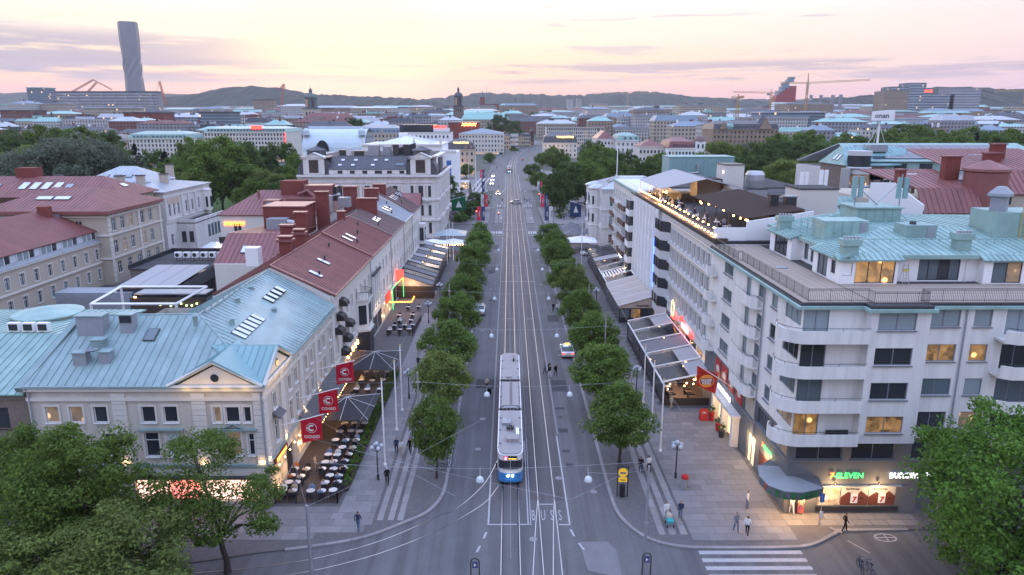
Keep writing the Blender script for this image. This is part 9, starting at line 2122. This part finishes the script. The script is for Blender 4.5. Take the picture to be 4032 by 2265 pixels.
# ================================================================ flags and banners
def cloth(P,w,h,m_,t,skew=0,seed=0):
 """hanging flag: P top inner corner, w outwards along x"""
 m=MB();n=8;g_=[[(P[0]+w*i/n,P[1]+.09*math.sin(i*1.9+seed+j*.3)*(.3+i/n),P[2]+skew*i/n-h*j/n)for i in range(n+1)]for j in range(n+1)]
 for j in range(n):
  for i in range(n):m.face([g_[j+1][i],g_[j+1][i+1],g_[j][i+1],g_[j][i]])
 return part('cloth',m,m_,t,smooth=True)
for i,(y,z)in enumerate(((60.2,6.05),(66.4,6.15),(73.8,6.45))):
 t=thing('company_flag',(-20.6,y-1.2,z),'dark red flag with white emblem and lettering, %s from the corner'%ordinal(i+1),'flag','red company flags');part('staff',MB().tube([(-20.6,y-1.3,z),(-16.9,y,z+.55)],.04,6),'white_paint',t)
 c=cloth((-19.05,y,z),1.95,2.3,'flag_red',t,.42,i);cx,cz=-18.05,z-.75
 ring=MB();rr=[]
 for k in range(20):a=2*math.pi*k/20;rr.append((cx+.46*math.cos(a),y-.14,cz+.46*math.sin(a)))
 ring.tube(rr+[rr[0]],.022,4);part('emblem_ring',ring,'cl_white',c)
 arc=[(cx+.24*math.cos(a),y-.14,cz+.24*math.sin(a))for a in[R(50+26*k)for k in range(11)]];part('emblem',MB().tube(arc,.085,4).box(cx-.42,cx-.15,y-.17,y-.13,cz-.06,cz+.06),'cl_white',c);lettering('consid',c,(cx,y-.14,z-1.72),0,'cl_white',.92)
t=thing('burger_flag',(23.2,71.5,6.9),'red flag with bun emblem above the burger entrance','flag');part('staff',MB().tube([(23.3,71,5.2),(20.1,72,7.1)],.04,6),'white_paint',t);c=cloth((20.15,72,7.0),2.2,2.25,'flag_burger',t,-1.0,2)
part('ring',MB().tube([(21.2+.78*math.cos(a),71.8,5.3+.66*math.sin(a))for a in[k*math.pi/10 for k in range(21)]],.05,4),'bun',c)
for z0,z1,q in((5.62,5.9,.55),(4.72,4.95,.5)):part('bun',MB().prism([(21.2-q,71.78),(21.2+q,71.78),(21.2+q,71.82),(21.2-q,71.82)],z0,z1),'bun',c)
lettering('burgers',c,(21.2,71.75,5.32),0,'cl_white',1.05);lettering('kings',c,(21.2,71.75,4.98),0,'cl_white',1.1)
for(x,y,z,w,m_,lab)in((-17.4,215,9.5,4.2,'flag_green','green flag with white emblem on the palace corner'),(17.6,205,9.2,3.2,'flag_blue','navy flag on the stucco villa corner')):
 t=thing('wall_flag',(x,y,z),lab,'flag');part('staff',MB().tube([(x-3 if w>4 else x+5.4,y,z-1.4),(x+w if w>4 else x-.2,y,z+.4)],.06,5),'white_paint',t);c=cloth((x,y,z),w,4.2,m_,t,.3 if w>4 else-.2);part('emblem',MB().face([(x+w*.3,y-.3,z-3),(x+w*.75,y-.3,z-3),(x+w*.5,y-.3,z-1)]),'cl_white',c)
BN=[('banner_red','banner_navy','varvet2','asics'),('cl_white','banner_red','boozt','varvet2'),('banner_navy','cl_white','asics','boozt')]
for s,xs in(('left',(-8.3,-8.4,-10.0,-13.4)),('right',(11.6,11.9,12.6,15.8))):
 for i,y in enumerate((208,241,292,360)):
  x=xs[i];a,b,ta,tb_=BN[i%3]if s=='left' else BN[(i+2)%3];t=pole('banner_pole',x,y,8.2,.08,'iron','pole with paired race banners, %s from the camera on the %s'%(ordinal(i+1),s),'banner','race banners at the crossing')
  for q,m_,tx in((-1,a,ta),(1,b,tb_)):
   bn=part('banner',MB().box(x+q*.12 if q>0 else x-1.12,x+1.12 if q>0 else x-.12,y-.03,y+.03,3.4,7.6),m_,t)
   o=lettering(tx,bn,(x+q*.62,y-.06,5.4),0,'banner_navy' if m_=='cl_white' else 'cl_white',1.3);o.rotation_euler=(0,R(90),0)
# ================================================================ small street things
def signal(x,y,lab,lit=True):
 t=thing('traffic_light',(x,y,.1),lab,'traffic light','traffic lights at the crossing');part('post',MB().tube([(x,y,.1),(x,y,3.0)],.06,6),'iron',t);h=part('housing',MB().box(x-.18,x+.18,y-.12,y+.12,2.6,3.5),'iron',t)
 for k,m_ in enumerate(('iron','iron','red_lamp' if lit else 'iron')):part('lens',MB().ball((x,y-.12,2.75+k*.29),.11,8,6),m_,h)
signal(-3.4,226.5,'traffic light showing red on the left island');signal(-10.6,230,'traffic light showing red on the left pavement corner');signal(12.0,284,'traffic light showing red under the right tree');signal(6.6,262,'unlit traffic light on the right island',False);signal(-2.6,268,'unlit traffic light on the left island',False)
t=thing('taxi_board',(10,57,.1),'black framed board with yellow taxi signs by the right kerb tree','sign')
for x in(9.55,10.45):part('post',MB().box(x-.05,x+.05,56.95,57.05,.1,3.0),'iron',t)
part('top',MB().box(9.5,10.5,56.95,57.05,2.95,3.05),'iron',t);part('disc',MB().tube([(10,56.93,2.45),(10,56.98,2.45)],.42,18),'sign_amber',t);part('plate',MB().box(9.62,10.38,56.94,56.98,1.55,1.98),'sign_amber',t);part('pictogram',MB().box(9.75,10.25,56.9,56.93,2.35,2.5),'iron',t);lettering('taxino',t,(10,56.92,1.68),0,'iron',.9);part('bin',MB().lathe((10,57,.15),[(.24,0),(.26,1.0),(.2,1.12)],12),'rubber',t)
t=thing('litter_bin',(15.9,58.5,.1),'grey litter bin with orange top beside the right globe lamp','bin');part('body',MB().lathe((15.9,58.5,.1),[(.3,0),(.32,.95)],12),'galv',t);part('hood',MB().lathe((15.9,58.5,1.05),[(.33,0),(.3,.3),(.1,.4)],12),'flag_burger',t)
for(x,y,lab)in((-2.46,44.6,'black loop sign post at the lower edge left of the tracks'),(9.9,45.2,'black sign post with arrow at the lower edge by the thin mast')):
 t=thing('loop_sign',(x,y,0),lab,'sign post');part('loop',MB().tube([(x-.3,y,0),(x-.3,y,2.1),(x-.2,y,2.3),(x,y,2.38),(x+.2,y,2.3),(x+.3,y,2.1),(x+.3,y,0)],.05,6),'iron',t);part('plate',MB().box(x-.2,x+.2,y-.02,y+.02,1.6,2.1),'banner_navy',t);part('arrow',MB().face([(x-.08,y-.03,1.7),(x+.12,y-.03,1.85),(x-.08,y-.03,2.0)]),'cl_white',t)
for i,(x,y,h,m_)in enumerate(((22.4,73.2,1.0,'sign_red'),(22.4,70.5,.9,'sign_red'),(22.3,69.0,.75,'iron'))):
 t=thing('planter',(x,y,.12),['tall red planter pot beside the price board','second red planter pot before the burger entrance','dark planter pot before the burger entrance'][i],'planter');part('pot',MB().lathe((x,y,.12),[(.26,0),(.36,h)],12),m_,t);child('plant',TP['hedge'][2][1],t,(0,0,h*.9),sc=(.4,.4,.5))
t=thing('price_board',(21.5,73.2,.12),'red pavement price board before the burger entrance','sign');part('board',MB().slab([(21.1,73.0,.15),(22.0,73.0,.15),(22.0,73.2,1.5),(21.1,73.2,1.5)],.05),'sign_red',t);part('back',MB().slab([(21.1,73.45,.15),(22.0,73.45,.15),(22.0,73.25,1.5),(21.1,73.25,1.5)],.05),'sign_red',t);lettering('p19',t,(21.55,73.02,1.0),0,'cl_white',.8)
t=thing('pram',(13.2,52.3,.12),'turquoise and dark pram pushed towards the crossing','pram');part('basket',MB().prism([(12.95,52.0),(13.45,52.0),(13.45,52.8),(12.95,52.8)],.5,[.7,.7,.9,.9]),'pram_teal',t);part('hood',MB().lathe((13.2,52.6,.8),[(.27,0),(.24,.2),(.1,.34)],10),'cl_beige',t);part('handle',MB().tube([(13.0,52.8,.8),(13.0,53.1,1.05),(13.4,53.1,1.05),(13.4,52.8,.8)],.02,4),'iron',t)
for x in(12.95,13.45):
 for y in(52.05,52.75):part('wheel',MB().tube([(x-.03,y,.22),(x+.03,y,.22)],.12,10),'rubber',t)
def bicycle(x,y,rz,lab):
 t=thing('bicycle',(x,y,.1),lab,'bicycle','parked bicycles',R(rz));ORG[t.name]=Vector((0,0,0))
 for q in(-.52,.52):part('wheel',MB().tube([(q+.33*math.cos(a),0,.34+.33*math.sin(a))for a in[k*math.pi/8 for k in range(17)]],.022,4),'rubber',t)
 part('frame',MB().tube([(-.52,0,.34),(-.15,0,.78),(.38,0,.82),(-.05,0,.32),(-.15,0,.78)],.022,4).tube([(.52,0,.34),(.38,0,.82),(.36,0,.98)],.022,4),'cl_navy',t);part('saddle',MB().box(-.28,-.02,-.06,.06,.9,.96),'rubber',t);part('handlebar',MB().tube([(.3,-.25,1.0),(.38,0,1.0),(.3,.25,1.0)],.018,4),'iron',t)
for a in((-7.0,61.9,20,'bicycle leaning by the slim left tree, left one'),(-5.9,62.6,60,'bicycle standing behind the slim left tree'),(-6.2,61.5,-15,'bicycle leaning by the slim left tree, right one'),(26,46.3,80,'pale bicycle at the lower right edge'),(26.5,45.9,95,'second bicycle at the lower right edge'),(14.6,243,60,'bicycle beside the east corner hedge')):bicycle(*a)
t=thing('suitcase',(-2.5,81.4,.02),'small dark trolley case beside the tram','suitcase');part('case',MB().box(-2.75,-2.2,81.2,81.55,.08,.7),'cl_black',t);part('handle',MB().tube([(-2.6,81.5,.7),(-2.6,81.7,1.0),(-2.35,81.7,1.0),(-2.35,81.5,.7)],.015,4),'steel',t)
t=thing('kiosk',(20.5,252,.1),'small pale kiosk among hedges on the right corner','kiosk');part('wall',MB().box(18.6,22.6,252,255,.1,3),'render_pale',t);part('roof',MB().box(18.3,22.9,251.7,255.3,3,3.25),'sheet_grey',t);part('window',MB().box(19,21,251.95,252,1.2,2.4),'glass_blind',t)
t=thing('food_stall',(-21,345,.1),'lit yellow food stall on the west square','kiosk');part('wall',MB().box(-24.6,-19.6,340,344,.1,3),'lit_shop',t);part('roof',MB().box(-25,-19.2,339.6,344.4,3,3.5),'canvas_white',t)
t=thing('statue',(-16.4,300,.1),'dark bronze statue on a pillar at the west square','statue');part('pedestal',MB().box(-17.1,-15.7,299.3,300.7,.1,4),'stone_brown',t);part('figure',MB().lathe((-16.4,300,4),[(.5,0),(.35,.9),(.45,1.6),(.3,2.0),(.22,2.4),(.05,2.7)],8),'iron',t)
for i,(x,y,w,m_)in enumerate(((24.2,91.5,5.5,'neon_red'),(24.0,98.6,1.6,'neon_red'))):
 t=thing('wall_sign',(x-.4,y,4.6),['long red neon restaurant sign with white letters on the hotel wall','small red neon figure sign on the hotel wall'][i],'sign');part('bar',MB().box(x-.5,x-.3,y-w/2,y+w/2,4.7,5.15),m_,t)
 if i==0:lettering('farells',t,(x-.56,y+.2,4.9),R(-90),'neon_white',1.5);part('emblem',MB().ball((x-.55,y+2.2,6.0),.4,8,6),'neon_red',t)
 else:part('ring',MB().tube([(x-.5,y+.75*math.cos(a),6.2+1.2*math.sin(a))for a in[k*math.pi/8 for k in range(17)]],.05,4),'neon_yellow',t)
t=thing('street_sign',(25.5,52.2,.1),'blue bus stop sign post before the corner shop','sign post');part('post',MB().tube([(25.5,52.2,.1),(25.5,52.2,3.1)],.04,6),'galv',t);part('plate',MB().box(25.3,25.7,52.17,52.2,2.3,3.1),'banner_blue',t);part('timetable',MB().box(25.42,25.68,52.14,52.17,.9,1.5),'cl_white',t)
# ================================================================ evening haze
hm=bpy.data.materials.new('haze');hm.use_nodes=True;hn=hm.node_tree;hn.nodes.clear();hv=hn.nodes.new('ShaderNodeVolumePrincipled');ho=hn.nodes.new('ShaderNodeOutputMaterial')
hv.inputs['Color'].default_value=(.97,.96,1,1);hv.inputs['Density'].default_value=.00006;hv.inputs['Anisotropy'].default_value=.2;hn.links.new(hv.outputs[0],ho.inputs['Volume']);MAT['haze']=hm
part('haze',MB().box(-13000,13000,-290,8500,-12,415),'haze',kind='stuff')
